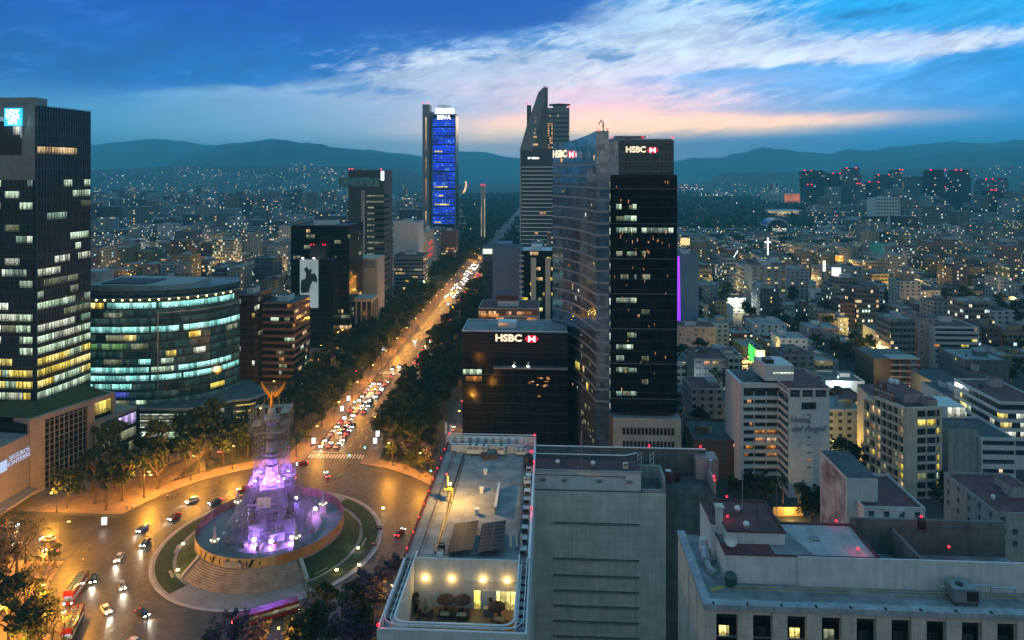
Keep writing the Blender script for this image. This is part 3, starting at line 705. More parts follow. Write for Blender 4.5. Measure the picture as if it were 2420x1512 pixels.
wl = Fac([(-173.6, 196), (-170.8, 241.6)]); ang = math.atan2(45.6, 2.8)
p = wl.at(wl.L - 4.6, .15); text('SEGUROS\nMONTERREY', 2.15, M['sign_lilac'], t, (*p, 16.2), (R(90), 0, ang), 'sign_letters', .05, sx=1.0, line=.9)
p = wl.at(wl.L - 11.6, .12); b = MB(); b.cbox(0, 0, 0, 3.0, .2, 3.6); o = b.build('logo_square', M['sign_lilac'], t, (*p, 15.7), ang)
# ================================================================ curved teal office building
t = empty('office_building', (0, 0, 0), 0, 'curved teal glass office block with bright lit storeys and a row of rooftop lamps', 'office building')
P = [(-196, 300), (-172, 299.5), (-161, 300.2), (-152, 302.2), (-144.5, 306), (-138, 311.5), (-133.4, 318.5), (-130.6, 327)]
fc = Fac(P); b = MB(); b.prism([(x, y + .2) for x, y in P] + [(-140, 350), (-196, 350)], 9, 61.0, 0, 1); b.build('glass_shaft', [M['g_teal'], M['roof_grey']], t)
b = MB(); fc.panel(b, 0, fc.L, 9.5, 62.6, .25, -.1); b.build('curtain_wall', M['g_teal'], t)
b = MB(); b.prism([(-190, 306), (-158, 305), (-146, 312), (-146, 330), (-190, 335)], 61, 64.2); b.build('plant_room', M['conc'], t)
b = MB(); b.prism([(-186, 309), (-165, 308), (-163, 322), (-186, 325)], 64.2, 64.7); b.build('plant_roof', M['roof_dark'], t)
qs = fc.L
b = MB(); fc.panel(b, 5, qs - 1, 59.3, 59.7, 2.2, .2); b.build('lamp_canopy', M['steel'], t)
for i in range(17):
    q = 11 + i * (qs - 19) / 16; p = fc.at(q, 1.9)
    b = MB(); b.lathe([(.12, -.6), (.34, -.35), (.34, -.05), (.1, 0)], 8); b.build('canopy_lamp', M['warm_lamp'], t, (*p, 59.3))
h2 = qs * .5
segs = [(56.2, [(4, 17, 'yellow'), (18.5, h2, 'teal'), (h2 + 1, qs - 4, 'teal')]), (51.8, [(17, 25, 'dim')]), (45.6, [(3, h2 - 3, 'teal'), (h2 - 2, h2 + 9, 'teal'), (h2 + 11, qs - .5, 'teal')]),
        (42.0, [(18, 26, 'dim'), (26, 31, 'yellow'), (qs - 9, qs - 2, 'dim'), (h2 + 13, h2 + 18, 'yellow')]), (38.2, [(4, 14, 'green'), (16, 27, 'green'), (29, 36, 'dim')]), (34.6, [(h2 + 4, h2 + 8, 'yellow'), (h2 + 15, h2 + 20, 'white')]),
        (31.6, [(17, 25, 'dim'), (32, 37, 'teal'), (h2 + 2, h2 + 7, 'cool')]), (28.0, [(3, h2 - 3, 'teal'), (h2 - 2, h2 + 7, 'cool'), (h2 + 9, qs - 6, 'teal')]), (24.4, [(3, h2 - 3, 'teal'), (h2 - 2, h2 + 10, 'teal'), (h2 + 11, qs - 1, 'teal')]),
        (20.8, [(3, 12, 'teal'), (13, 20, 'teal'), (20.5, 29, 'teal')]), (17.2, [(3, 9, 'orange'), (13, 28, 'blue'), (qs - 17, qs - 10, 'yellow')]), (13.4, [(20, 28, 'dim'), (31, 35, 'cool')])]
for i in range(13): runs(t, fc, 11.6 + 3.6 * i, 14.5 + 3.6 * i, [(a, c, 'faint') for a, c, _ in rand_runs(rnd, qs, .8, ['dim'], 4, 16)], .28)  # unlit storeys: faint teal glow painted in for dim interiors and reflections
for z, sg in segs: runs(t, fc, z - 1.25, z + 1.25, sg, .36)
for z in [11.3 + 3.6 * i for i in range(14)]:
    b = MB(); fc.panel(b, 0, qs, z - .22, z + .22, .42, .24); b.build('floor_band', M['g_teal'], t)
b = MB(); fc.panel(b, h2 + 1, qs, 52.9, 53.2, 1.4, .24); fc.panel(b, h2 + .6, h2 + 1.0, 12, 53.2, .7, .24); b.build('sun_blade', M['steel'], t)
# its stepped podium
pp = Fac([(-160, 293), (-139, 293), (-135.5, 296.5), (-129, 298), (-124, 304), (-117, 306), (-112, 315)])
b = MB(); b.prism([(x, y) for x, y in [(-178, 298), (-160.2, 293.3), (-139.2, 293.3), (-135.8, 296.8), (-129.3, 298.3), (-124.3, 304.3), (-117.3, 306.3), (-112.6, 314.5), (-128, 335), (-170, 325)]], 0, 13.0, 0, 1); b.build('podium', [M['g_teal'], M['roof_dark']], t)
b = MB(); pp.panel(b, 0, pp.L, 12.7, 13.4, .35, -.8); b.build('podium_parapet', M['steel'], t)
for z in (10.6, 7.9, 5.2, 2.6): runs(t, pp, z, z + .42, [(.5, 20.5, 'white')] + ([(41.5, 50, 'yellow')] if z > 3 else []), .2, name='light_strip')
for z in (8.6, 5.6): runs(t, pp, z, z + 1.4, [(.5, 20.5, 'dim')], .16)
runs(t, pp, 8.9, 11.2, [(28.6, 36, 'dim')], .22); runs(t, pp, .4, 3.4, [(1, 20, 'cool'), (28.6, 36, 'yellow')], .22)
p = pp.at(33.2, .5); b = MB(); b.cbox(0, 0, 0, 2.4, .2, 1.7); b.build('blue_sign', M['sign_blue'], t, (*p, 9.0), .15)
# ================================================================ other blocks down the left of the avenue
def tower(name, label, cat, x0, x1, yt, Y, dep, wall, roof='roof_grey', fh=3.6, bands=None, lit=.2, keys=('warm', 'yellow'), gl=None, zb=0, seed=1, side=False, bh=1.3, off=.12, zlit=(3, 999), rz=-A, hut=True, pmax=40):
    """box tower: glazed or solid shaft, storey bands, lit windows on front and the visible flank"""
    r = random.Random(seed); w = (x1 - x0) * Y / F; zt = Z_at(yt, Y); t = aligned(name, x0, Y, label, cat, rz=rz)
    b = MB(); b.box(0, 0, zb, w, dep, zt - .6, 0, 1); b.build('wall', [M[wall] if isinstance(wall, str) else wall, M[roof]], t)
    b = MB(); b.box(-.1, -.1, zt - .6, w + .1, .3, zt); b.box(-.1, dep - .3, zt - .6, w + .1, dep + .1, zt); b.box(-.1, .3, zt - .6, .3, dep - .3, zt); b.box(w - .3, .3, zt - .6, w + .1, dep - .3, zt); b.build('parapet', M[bands or (wall if isinstance(wall, str) else 'conc')], t)
    if hut: b = MB(); b.box(w * .3, dep * .3, zt - .6, w * .65, dep * .7, zt + 2.6, 0, 1); b.build('roof_hut', [M['white'], M[roof]], t)
    f = Fac([(0, 0), (w, 0), (w, dep)] if side != 'left' else [(0, dep), (0, 0), (w, 0)]); z = zb + .8; n = 0
    while z + fh < zt - .4:
        if bands: b = MB(); f.panel(b, 0, f.L, z - .1, z + bh - .1, off, -.05); b.build('floor_band', M[bands], t)
        if zlit[0] < z < zlit[1]:
            for sg in rand_runs(r, f.L, lit, list(keys), 2, 7):
                if n < pmax: runs(t, f, z + bh - .05 if bands else z + .9, z + fh - .25, [sg], .05); n += 1
        z += fh
    t['zt'] = zt; t['w'] = w
    return t
tower('office_block', 'slim dark brown office slab with red roof edge beside the curved teal offices', 'office block', 556, 602, 697, 362, 22, 'g_brown', 'roof_red', lit=.08, keys=('yellow', 'white', 'dim'), seed=3)
tower('office_block', 'brown banded office block with red roof rim and orange lit windows near the avenue', 'office block', 620, 696, 715, 368, 24, 'g_black', 'roof_dark', bands='brown_brick', lit=.22, keys=('warm', 'orange', 'dim', 'cool'), seed=4, bh=1.5, off=.35)
t = tower('office_block', 'black glass block carrying the tall lit poster', 'office block', 692, 789, 614, 446, 14, 'g_black', 'roof_dark', lit=0, seed=5, hut=False)
zt, w = t['zt'], t['w']; b = MB(); b.box(w * .38, 3, zt - .6, w * .78, 9, zt + 9); b.build('lift_house', M['dark'], t)
for i, u in enumerate((.40, .47, .70, .76)): red_light(W(t, w * u, 3.4, zt + 9), .3)
po = aligned('poster', 709, 445.4, 'tall pale poster with a dark dancing figure on the black glass block', 'poster')
b = MB(); ph = (727 - 613) * 445 / F; pz = Z_at(727, 445); pw = 44 * 445 / F; b.box(0, -.5, pz, pw, -.1, pz + ph); b.build('poster_sheet', glow('poster_paper', (.55, .74, .78), .42, .12, .08), po)
b = MB()
for pts in ([(.22, .80), (.40, .86), (.50, .78), (.66, .82), (.62, .70), (.82, .72), (.96, .60), (.92, .52), (.72, .56), (.60, .48), (.52, .36), (.40, .40), (.06, .50), (.08, .58), (.30, .60), (.34, .72)], [(.06, .52), (.30, .46), (.50, .36), (.52, .32), (.10, .30), (.04, .38)]):
    pp_ = [(u * pw, pz + v * ph) for u, v in pts]; n = len(pp_)
    b.add([(x, -.56, z) for x, z in pp_] + [(x, -.5, z) for x, z in pp_], [tuple(range(n))[::-1]] + [(i, (i + 1) % n, n + (i + 1) % n, n + i) for i in range(n)])
b.build('dancer_print', mat('poster_ink', (.03, .05, .055), .6), po)
for u in (.2, .8): b = MB(); b.tube([(pw * u, -.3, pz + ph), (pw * u, -1.6, pz + ph + 1.2)], .12, 5); b.cbox(pw * u, -1.7, pz + ph + 1.1, 1.0, .5, .4); b.build('poster_lamp', M['white_lamp'], po)
tower('office_block', 'taller black office block behind the poster with dim reflections and small amber windows', 'office block', 687, 827, 532, 462, 34, 'g_black', 'roof_dark', lit=.10, keys=('dim', 'warm', 'dim'), seed=6)
t = aligned('office_block', 828, 505, 'pale blank-walled block with a dark triangular gable', 'office block')
w = 64 * 505 / F; zt = Z_at(610, 505); b = MB(); b.box(0, 0, 0, w, 22, zt); b.build('wall', M['beige'], t)
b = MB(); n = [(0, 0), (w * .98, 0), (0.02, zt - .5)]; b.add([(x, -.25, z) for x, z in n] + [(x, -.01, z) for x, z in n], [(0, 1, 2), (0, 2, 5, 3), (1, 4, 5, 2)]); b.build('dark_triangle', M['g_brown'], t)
b = MB(); b.box(w * .5, -.2, zt - 7, w * .94, -.01, zt - 1.6); b.build('wall_plaque', M['grey_panel'], t)
t = aligned('pavilion', 828, 470, 'small beige building with tall columns under a flat roof', 'building')
w = 52 * 470 / F; zt = Z_at(705, 470); b = MB(); b.box(.6, .6, 0, w - .6, 17, zt - 2.2); b.build('glazed_hall', M['g_black'], t)
b = MB(); b.box(0, 0, zt - 2.2, w, 18, zt); b.build('roof_slab', M['beige'], t)
for i in range(5): b = MB(); q = i * (w - .9) / 4; b.box(q, 0, 0, q + .9, .58, zt - 2.2); b.build('column', M['beige'], t)
for i in range(1, 4): b = MB(); q = i * (17) / 3; b.box(w - .58, q, 0, w, q + .9, zt - 2.2); b.build('column', M['beige'], t)
M['charcoal'] = mat('charcoal_panels', (.05, .055, .06), .6, scale=.2, var=.15, joint=(1.8, 2.6, .06))
t = tower('office_tower', 'tall dark tower with a pale cantilevered box near its top', 'office tower', 823, 909, 402, 610, 30, 'charcoal', 'roof_dark', lit=0, seed=8, hut=False)
zt, w = t['zt'], t['w']; r = random.Random(4)
b = MB(); b.box(-8.5, -.6, zt - 15, w * .86, 18, zt - 6.5); b.build('cantilever_box', glass('pale_teal_glass', (.10, .22, .22), .2, 2, 4, .4), t)
b = MB(); b.box(w * .36, -.3, zt - 105, w * .46, .1, zt - 18); b.build('lift_strip', M['conc'], t)
f = Fac([(0, 0), (w, 0), (w, 30)])
for i in range(17):
    z = zt - 24 - i * 5.2
    runs(t, f, z, z + 1.7, [(w * .5, w * .98, 'dim')] if i in (0, 1, 8, 12, 13) else [(w * .52, w * .72, 'dim')], .08)
    b = MB(); f.panel(b, w * .48, w + 20, z - .1, z + 1.8, .05, -.05); b.build('window_strip', M['g_black'], t)
runs(t, f, zt - 102, zt - 86, [(w * .42, w * .98, 'dim')], .3); runs(t, f, zt - 106, zt - 103, [(w * .68, w * .96, 'yellow')], .3)
for u in (.02, .1, .9): red_light(W(t, w * u, 1, zt), .45)
b = MB(); b.box(w - 3.0, -.4, zt - 9, w - .3, -.05, zt - .8); b.build('white_sign', M['sign_white'], t)
t = tower('office_block', 'white slab tower with stained blank front above dark blue striped storeys', 'office block', 930, 990, 525, 690, 26, 'white', 'roof_grey', lit=0, seed=9)
b = MB(); w = t['w']; b.box(-.2, -.5, 0, w * .42, 0, t['zt'] + 1.5); b.build('front_slab', M['white'], t)
tower('office_block', 'low dark blue striped block with lit ground floors before the white slab', 'office block', 931, 1001, 603, 655, 24, 'blue_wall', 'roof_dark', bands='g_black', lit=.3, keys=('dim', 'warm', 'yellow'), zlit=(0, 22), seed=10)
t = tower('office_block', 'pale stone block with red glowing numerals on its flank facing the avenue', 'office block', 994, 1008, 548, 760, 48, 'beige', 'roof_grey', lit=0, seed=11)
M['red_neon'] = glow('red_neon', (1, .05, .04), .8); w = t['w']
for i in range(5):
    for j in range(3): b = MB(); b.box(w + .02, 10 + i * 6, 18 + j * 7, w + .2, 12.5 + i * 6, 22 + j * 7); b.build('red_digit', M['red_neon'], t)
tower('office_block', 'small dark block with a warm lit parapet at the foot of the blue-lit tower', 'office block', 1042, 1078, 545, 900, 26, 'brown_brick', 'roof_red', lit=.25, keys=('orange', 'warm'), zlit=(0, 12), seed=12)
# blue-lit tower
t = aligned('office_tower', 1021, 1120, 'slender tower lit bright blue between dark frames, white crown sign on top', 'office tower')
Y = 1120; w = 56 * Y / F; zt = Z_at(272, Y); b = MB(); b.box(0, 0, 0, w, 34, zt); b.build('glass_shaft', M['g_black'], t)
m, nt = newmat('blue_led_lattice'); u, v, _ = nt.sep(nt.coord('UV')); fu = (u / 2.3).f('FRACT'); fv = (v / 2.6).f('FRACT'); cl = nt.white(nt.vec((u / 2.3).f('FLOOR'), (v / 2.6).f('FLOOR'), 1.0))
dots = (fu > .18) * (fu < .82) * (fv > .2) * (fv < .8); br = nt.rng(nt.noise(nt.vec(u * .3, v, 0.0), .05, 4, .7), .36, .62, .08, 1.5)
surf(nt, (.01, .012, .02), .3, em=nt.mix((cl > .9), (.01, .07, 1.0), (.12, .4, 1.0)), es=(dots * .9 + .12) * br * 1.25); m.cycles.emission_sampling = 'NONE'
f = Fac([(0, 0), (w, 0)]); n = 12; hh = (zt - 6 - 28) / n
for i in range(n):
    b = MB(); f.panel(b, 1.2, w - 1.4, 28 + i * hh + 1.8, 28 + (i + 1) * hh, .5, .02); b.build('lattice_panel', m, t)
    if i in (0, 2, 3, 4, 8): runs(t, f, 28 + i * hh + 3, 28 + i * hh + 5.4, [(4 + (i * 7) % 14, 15 + (i * 7) % 18, 'yellow')], .7)
b = MB()
for q in (0, w - 1.3): f.panel(b, q, q + 1.3, 20, zt + 2, .9, .02)
for z in (62, 150): b.tube([(2, -1.0, z), (w / 2, -1.0, z + 12), (w - 2, -1.0, z)], .45, 4)
b.build('corner_frame', M['blue_wall'], t)
b = MB(); b.box(-17, 4, 0, -5.5, 26, Z_at(246, Y)); b.build('lift_core', M['grey_panel'], t); b = MB(); b.box(-5.5, 8, 0, -.3, 20, zt + 6); b.build('link', M['conc_dark'], t)
f2 = Fac([(-17, 4), (-5.5, 4)])
for z0, z1, k in ((150, 205, 'warm'), (62, 104, 'orange'), (30, 50, 'warm'), (112, 138, 'warm')): runs(t, f2, z0, z1, [(5.2, 6.9, k)], .15, name='light_line')
b = MB(); b.box(6, -.4, zt + 2, w - 4, 12, zt + 11); b.build('crown_box', glow('crown_white', (.72, .97, 1), 2.6), t); b = MB(); b.box(2, 1, zt, w, 30, zt + 2); b.build('crown_deck', M['blue_wall'], t)
b = MB(); b.lathe([(10, 0), (11.5, 1), (11.5, 1.6), (10, 1.8)], 20, (18, 10, zt + 15)); b.tube([(18, 10, zt + 11), (18, 10, zt + 15)], 2, 6); b.build('helipad', M['steel'], t)
text('BBVA', 9.5, M['sign_cyan2'] if 'sign_cyan2' in M else M['sign_white'], t, (w * .5, -1.2, zt - 4.2), (R(90), 0, 0), 'sign_letters', .1, off=.1)
for q in (-16, -7): red_light(W(t, q, 5, Z_at(246, Y)), .9)
# slim stone light column
t = aligned('monument', 1136, 1085, 'very slim tall light column of paired stone strips rising from trees', 'monument')
zt = Z_at(440, 1085); w = 10 * 1085 / F
for q in (0, w - 2.7): b = MB(); b.box(q, 0, 0, q + 2.7, 5, zt); b.build('strip', M['stone_clad'], t)
b = MB(); b.box(2.8, 1.5, 0, w - 2.8, 3.5, zt - 2); b.build('dark_gap', M['dark'], t)
f = Fac([(0, 0), (w, 0)]); b = MB(); f.panel(b, .3, .9, 4, 60, .2, .02); f.panel(b, w - .9, w - .3, 4, 74, .2, .02); b.build('light_line', glow('dim_white_line', (1, .75, .45), .7, .6, .05), t)
for q in (1, w - 1): red_light(W(t, q, .5, zt), .9)
# slanted concrete tower and its neighbours
t = empty('office_tower', (X_at(1228, 900), 900, 0), -A, 'tall grey tower with sloping shoulder and pointed top, white banded below', 'office tower')
S = 900 / F; zx = lambda y: Z_at(y, 900); w = 80 * S
b = MB(); b.box(0, 0, 0, w, 40, zx(352)); b.build('lower_shaft', M['g_navy'], t)
pr = [(0, zx(356)), (80 * S, zx(366)), (64 * S, zx(366)), (65 * S, zx(206)), (56 * S, zx(208)), (42 * S, zx(216)), (24 * S, zx(262)), (16 * S, zx(300))]
pr = [(0, zx(354)), (66 * S, zx(362)), (66 * S, zx(206)), (54 * S, zx(209)), (44 * S, zx(218)), (31 * S, zx(255)), (14 * S, zx(305))]
n = len(pr); b = MB(); b.add([(x, .2, z) for x, z in pr] + [(x, 26, z) for x, z in pr], [tuple(range(n)), tuple(range(2 * n - 1, n - 1, -1))] + [((i + 1) % n, i, n + i, n + (i + 1) % n) for i in range(n)]); b.build('concrete_crown', M['conc_dark'], t)
fold = [(0, zx(354)), (30 * S, zx(358)), (58 * S, zx(240)), (60 * S, zx(209)), (54 * S, zx(209)), (44 * S, zx(218)), (31 * S, zx(255)), (14 * S, zx(305))]
n = len(fold); b = MB(); b.add([(x, -.8, z) for x, z in fold] + [(x, .1, z) for x, z in fold], [tuple(range(n)), ] + [((i + 1) % n, i, n + i, n + (i + 1) % n) for i in range(n)]); b.build('folded_facet', M['grey_panel'], t)
b = MB(); b.box(16 * S, 8, zx(300), 26 * S, 24, zx(247)); b.build('rear_fin', M['conc_dark'], t)
b = MB(); b.box(66 * S, 4, zx(366), 80 * S, 24, zx(288)); b.build('rear_shaft', M['g_navy'], t)
r = random.Random(8)
for i in range(9): runs(t, Fac([(0, -1.0), (w, -1.0)]), zx(345 - i * 9), zx(345 - i * 9) + 3, [(30 * S + r.random() * 2 + i * .4, 34 * S + r.random() * 5, 'warm')], .1) if i in (0, 2, 3, 4, 6, 7) else None
for i in range(13):
    z = zx(362 - i * 5.6); runs(t, Fac([(66 * S, 4), (80 * S, 4)]), z, z + 2.2, rand_runs(r, 14 * S, .7, ['warm', 'orange'], 2, 3, 2.2), .1)
f = Fac([(0, 0), (w, 0)])
for i in range(25):
    z = zx(396) - i * 5.3
    if z < 3: break
    b = MB(); f.panel(b, 4 * S, w, z, z + 1.5, 1.1, -.1); b.build('floor_band', M['white'], t)
    if z > 40 and r.random() < .2 or z <= 40: runs(t, f, z - 3.2, z - .3, rand_runs(r, w, .12 if z > 40 else .4, ['warm', 'orange', 'dim'], 4, 16), .3)
b = MB(); f.panel(b, 0, 3 * S, 0, zx(354), 1.2, -.1); b.build('edge_fin', M['conc'], t)
text('ST REGIS', 3.5, M['sign_white'], t, (32 * S, -.6, zx(374)), (R(90), 0, 0), 'sign_letters', .1, off=.06, spacing=1.1)
b = MB(); b.tube([(52 * S, 8, zx(209)), (58 * S, 8, zx(203)), (64 * S, 8, zx(207))], .7, 5); b.build('roof_mast', M['steel'], t)
red_light(W(t, 18 * S, 8, zx(247)), .8)
t = tower('office_tower', 'blue-grey round-topped tower with a helipad, behind the slanted grey tower', 'office tower', 1294, 1345, 255, 1060, 40, 'grey_panel', 'roof_dark', bands='g_navy', lit=.02, seed=14, hut=False, fh=7, bh=3)
w, zt = t['w'], t['zt']; b = MB(); b.box(8, 6, zt - .5, w - 4, 30, zt + 4); b.lathe([(16, 0), (17.5, .8), (17.5, 1.6)], 20, (w * .55, 16, zt + 5)); b.build('helipad', M['steel'], t); red_light(W(t, w - 1, 1, zt), .9)
# ================================================================ right of the avenue
t = tower('office_block', 'slate blue windowless block with a lit white corner sign at its left edge', 'office block', 1140, 1230, 586, 522, 30, 'blue_wall', 'roof_dark', lit=0, seed=15, hut=False)
zt, w = t['zt'], t['w']; f = Fac([(0, 0), (7.6, 0)]); b = MB(); f.panel(b, -.1, 7.6, zt - 40, zt - 1, .4, -.1); b.build('glass_strip', M['g_teal'], t)
b = MB(); b.box(.3, -.9, zt - 4.4, 7.4, -.45, zt - .6); b.build('corner_sign', glow('sign_pale', (.85, 1, .8), 1.1), t); b = MB(); b.box(5, -.7, zt - 3.2, 6.8, -.91, zt - 1.6); b.build('sign_lamp', M['warm_lamp'], t)
b = MB(); b.box(10, 3, zt - .6, 22, 20, zt + 3.5); b.build('roof_hut', M['blue_wall'], t)
t = tower('office_block', 'dark office block with two pale vertical piers and a white roof deck', 'office block', 1232, 1306, 592, 485, 30, 'g_black', 'white', lit=.16, keys=('yellow', 'dim', 'warm'), seed=16)
zt, w = t['zt'], t['w']
for q in (.30, .76): b = MB(); b.box(w * q, -.7, 0, w * q + 3.6, -.02, zt - 5); b.build('pier', M['cream'], t)
for i in range(9):
    b = MB(); z = zt - 4 - i * 3.7; b.box(-1.6, -.3, z, 1.6, .2, z + 1.1); b.build('zigzag_balcony', M['cream'], t)
t = tower('apartment_building', 'low wide building with red roof huts and a glowing ochre top storey', 'building', 1130, 1273, 727, 402, 26, 'brown_brick', 'roof_red', bands='conc', lit=.25, keys=('orange', 'warm'), zlit=(26, 60), seed=17)
zt, w = t['zt'], t['w']; runs(t, Fac([(0, 0), (w, 0)]), zt - 5.4, zt - 3.2, [(.4, 12, 'orange')], .4); b = MB(); b.box(10, 8, zt - .6, 22, 20, zt + 6); b.build('roof_hut', M['roof_red'], t)
# low red-logo block beside the avenue
t = aligned('office_block', 1092, 282, 'low black glass block with large lit letters and red hexagon on its top band', 'office block')
w = (1340 - 1092) * 282 / F; zt = Z_at(781, 282); b = MB(); b.box(0, 0, 0, w, 22, zt - .4, 0, 1); b.build('glass_body', [M['g_black'], M['roof_grey']], t)
f = Fac([(0, 0), (w, 0)]); b = MB()
for i in range(9): f.panel(b, 0, w, zt - 8.6 + i * .95, zt - 8.6 + i * .95 + .4, .35, -.05)
b.build('louvre_band', M['dark'], t)
b = MB()
for a, c in (((0, 0), (w, 0)), ((0, 0), (0, 22)), ((0, 22), (w, 22))): b.tube([(*a, zt), (*c, zt)], .18, 5)
b.build('roof_rail', M['rail'], t); b = MB(); b.box(14, 8, zt - .4, 22, 15, zt + 1.8); b.build('plant_box', M['white_box'], t); runs(t, Fac([(14, 8), (22, 8)]), zt + .2, zt + 1.4, [(.5, 4.5, 'orange')], .1)
sc_ = 282 / F
serif_sign(t, 'HSBC', (78 * sc_, -.45, Z_at(797, 282)), 3.9, 0, 1.15); hexlogo(t, (148 * sc_, -.35, Z_at(806, 282)), 5.6, 0)
runs(t, f, Z_at(884, 282), Z_at(872, 282), [(.4, 8, 'cool')], .2); runs(t, f, Z_at(900, 282), Z_at(888, 282), [(1.5, 8, 'orange')], .35)
b = MB(); f.panel(b, 13, w, Z_at(866, 282), Z_at(863, 282), 2.6, .02); b.build('walkway', M['steel'], t)
for q in (21.5, 27.2): b = MB(); b.lathe([(.2, 0), (.45, .3), (.2, .7)], 8); b.build('walkway_lamp', M['white_lamp'], t, (q, -2.4, Z_at(861, 282)))
r = random.Random(9)
for i in range(14): q = 26 + r.random() * 10; z = Z_at(890 + r.random() * 48, 282); runs(t, f, z, z + .5, [(q, q + .7 + r.random(), 'orange')], .1)
# tall two-signed tower
M['band_grey'] = mat('cool_grey_band', (.27, .29, .31), .4, .3, var=.06)
t = empty('office_tower', (0, 0, 0), 0, 'tall tower pairing a concave mirror facade with a black slab, lit signs on both', 'office tower')
P = [(18.1, 301), (22.4, 296), (25.6, 289.5), (28.2, 281.5), (30.3, 271.5), (32.2, 259.5), (36.7, 259.2)]
fc = Fac(P); ft = lambda q: 127.2 + 3.4 * min(q / (fc.L - 4.5), 1)
b = MB(); b.prism(P + [(46, 262), (46, 300)], 0, 120, 0); b.build('glass_core', M['g_grey'], t)
b = MB(); fc.panel(b, 0, fc.L, 0, 130, .25, -.1, zt=ft); b.build('curtain_wall', M['g_grey'], t)
b = MB(); b.prism([(x + .3, y + .2) for x, y in P] + [(46, 262), (46, 300)], 119, 126.8); b.build('crown_core', M['g_grey'], t)
for i in range(25):
    z = 117.5 - i * 4.5
    if z < 24: break
    b = MB(); fc.panel(b, 0, fc.L, z, z + .75, .42, .2); b.build('floor_band', M['band_grey'], t)
rr = random.Random(17)
for i in range(26):
    z = 117.5 - i * 4.5 + 1.4
    if z > 20 and rr.random() < .75:
        for j in range(rr.randint(1, 2)): q = rr.random() * (fc.L - 6); runs(t, fc, z + rr.random(), z + 1.2 + rr.random() * 1.6, [(q, q + .6 + rr.random() * 1.3, rr.choice(['orange', 'dim', 'warm', 'white', 'dim']))], .34)
runs(t, fc, 33, 36, [(18, 22, 'yellow')], .34); runs(t, fc, 28, 31, [(31, 33.5, 'yellow')], .34)
for k in range(16): q = 24 + rr.random() * 16; z = 9 + rr.random() * 14; runs(t, fc, z, z + .5 + rr.random() * 1.2, [(q, q + .5 + rr.random() * 1.6, 'dim')], .34)
p = fc.at(4.5, .6); hd = Vector(P[1]) - Vector(P[0])
an = math.atan2(P[2][1] - P[0][1], P[2][0] - P[0][0])
pa, pb_ = Vector(fc.at(.9, .9)), Vector(fc.at(17.5, .9)); an = math.atan2(pb_.y - pa.y, pb_.x - pa.x); pl_ = pa + (pb_ - pa).normalized() * 11.6
serif_sign(t, 'HSBC', (pa.x, pa.y, 122.6), 4.2, an, 1.05); hexlogo(t, (pl_.x, pl_.y, 120.9), 5.6, an)
b = MB(); b.tube([(35, 262, 129), (35, 262, 134), (34.2, 261.6, 134.8), (33.2, 261.2, 133.2)], .25, 5); b.build('roof_crane', M['dark'], t)
# black slab
s = aligned('slab', 1440, 258); s.name = 'office_tower_slab'
del s
fd = Fac([(37.4, 259.5), (62.4, 258.2), (63.2, 280)]); f0 = Fac([(36.8, 260.4), (61.6, 259.2)])
b = MB(); b.prism([(37.4, 259.8), (62.2, 258.5), (63.0, 280), (40, 282)], 23.4, 113.6, 0); b.build('black_slab', M['g_black'], t)
b = MB(); fd.panel(b, 0, fd.L, 23.4, 113.9, .2, -.05); b.build('slab_curtain_wall', M['g_black'], t)
b = MB(); b.prism([(36.9, 260.6), (61.5, 259.4), (62.3, 280), (38, 282)], 113.6, 127); b.build('slab_crown', M['g_teal'], t)
b = MB(); b.prism([(37.4, 261.6), (61, 260.4), (61.8, 279), (38, 281)], 127, 127.6); b.prism([(40, 266), (52, 265), (53, 276), (41, 277)], 128.4, 129.0); b.prism([(45, 269), (47, 269), (47, 272), (45, 272)], 127.6, 128.4); b.build('helipad', M['steel'], t)
q0 = fd.L - 22
for i in range(20):
    z = 24.6 + i * 4.42
    qa = 2.2
    while i in (1, 3, 4, 5, 6, 11, 13, 15, 16, 17, 9) and qa < 9.6:
        qb = qa + rr.uniform(1.2, 3.4); runs(t, fd, z + 1.0, z + rr.uniform(2.6, 3.1), [(qa, min(qb, 9.8), rr.choice(['cool', 'slab', 'slab', 'dim']))], .24) if rr.random() < .85 else None; qa = qb + .15
    if i == 15: [runs(t, fd, z + 1.0, z + 2.9, [(q, q + 1.8, rr.choice(['cool', 'slab']))], .24) for q in (11.8, 13.8, 15.8, 17.8, 19.8, 21.8)]
    elif i in (2, 13, 11, 4, 8): runs(t, fd, z + 1.0, z + 2.9, [(11.8, 13.2 + rr.random() * 2, 'dim')], .24)
    if i % 3 == 1: b = MB(); fd.panel(b, 0, 25, z - .1, z + .05, .3, .19); b.build('storey_line', M['grey_panel'], t)
    b = MB(); x = 36.75; b.box(x, 259.3, z, x + .7, 259.9, z + 2.6); b.build('stair_window', OFF['dim'] if i % 3 else OFF['white'], t)
for k in range(46): q = rr.random() * 22 + 1; z = (74 + rr.random() * 18) if k < 20 else (30 + rr.random() * 82); runs(t, fd, z, z + .6 + rr.random(), [(q, q + .25, 'orange')], .24)
serif_sign(t, 'HSBC', (43.2, 259.6, 123.4), 3.1, -.05, 1.0); hexlogo(t, (51.3, 259.3, 122.2), 4.2, -.05)
# beige plinth under the slab with three rows of slot windows
b = MB(); b.prism([(38.2, 257.0), (63.4, 255.8), (64.5, 284), (40, 285)], 0, 22.4, 0, 1); b.build('plinth', [M['beige'], M['roof_grey']], t)
fb = Fac([(38.2, 257.0), (63.4, 255.8)])
for z in (6.2, 11.2, 16.2):
    for j in range(14): q = 3.4 + j * 1.4; b = MB(); fb.panel(b, q, q + 1.05, z, z + 2.6, .03, -.3); b.build('slot_window', M['dark'], t)
for p in ((33, 260.5, 130.4), (36.4, 259.6, 130.6), (38, 262, 127.6), (50, 261.2, 127.6), (61.2, 260.2, 127.4)): red_light(p, .28)
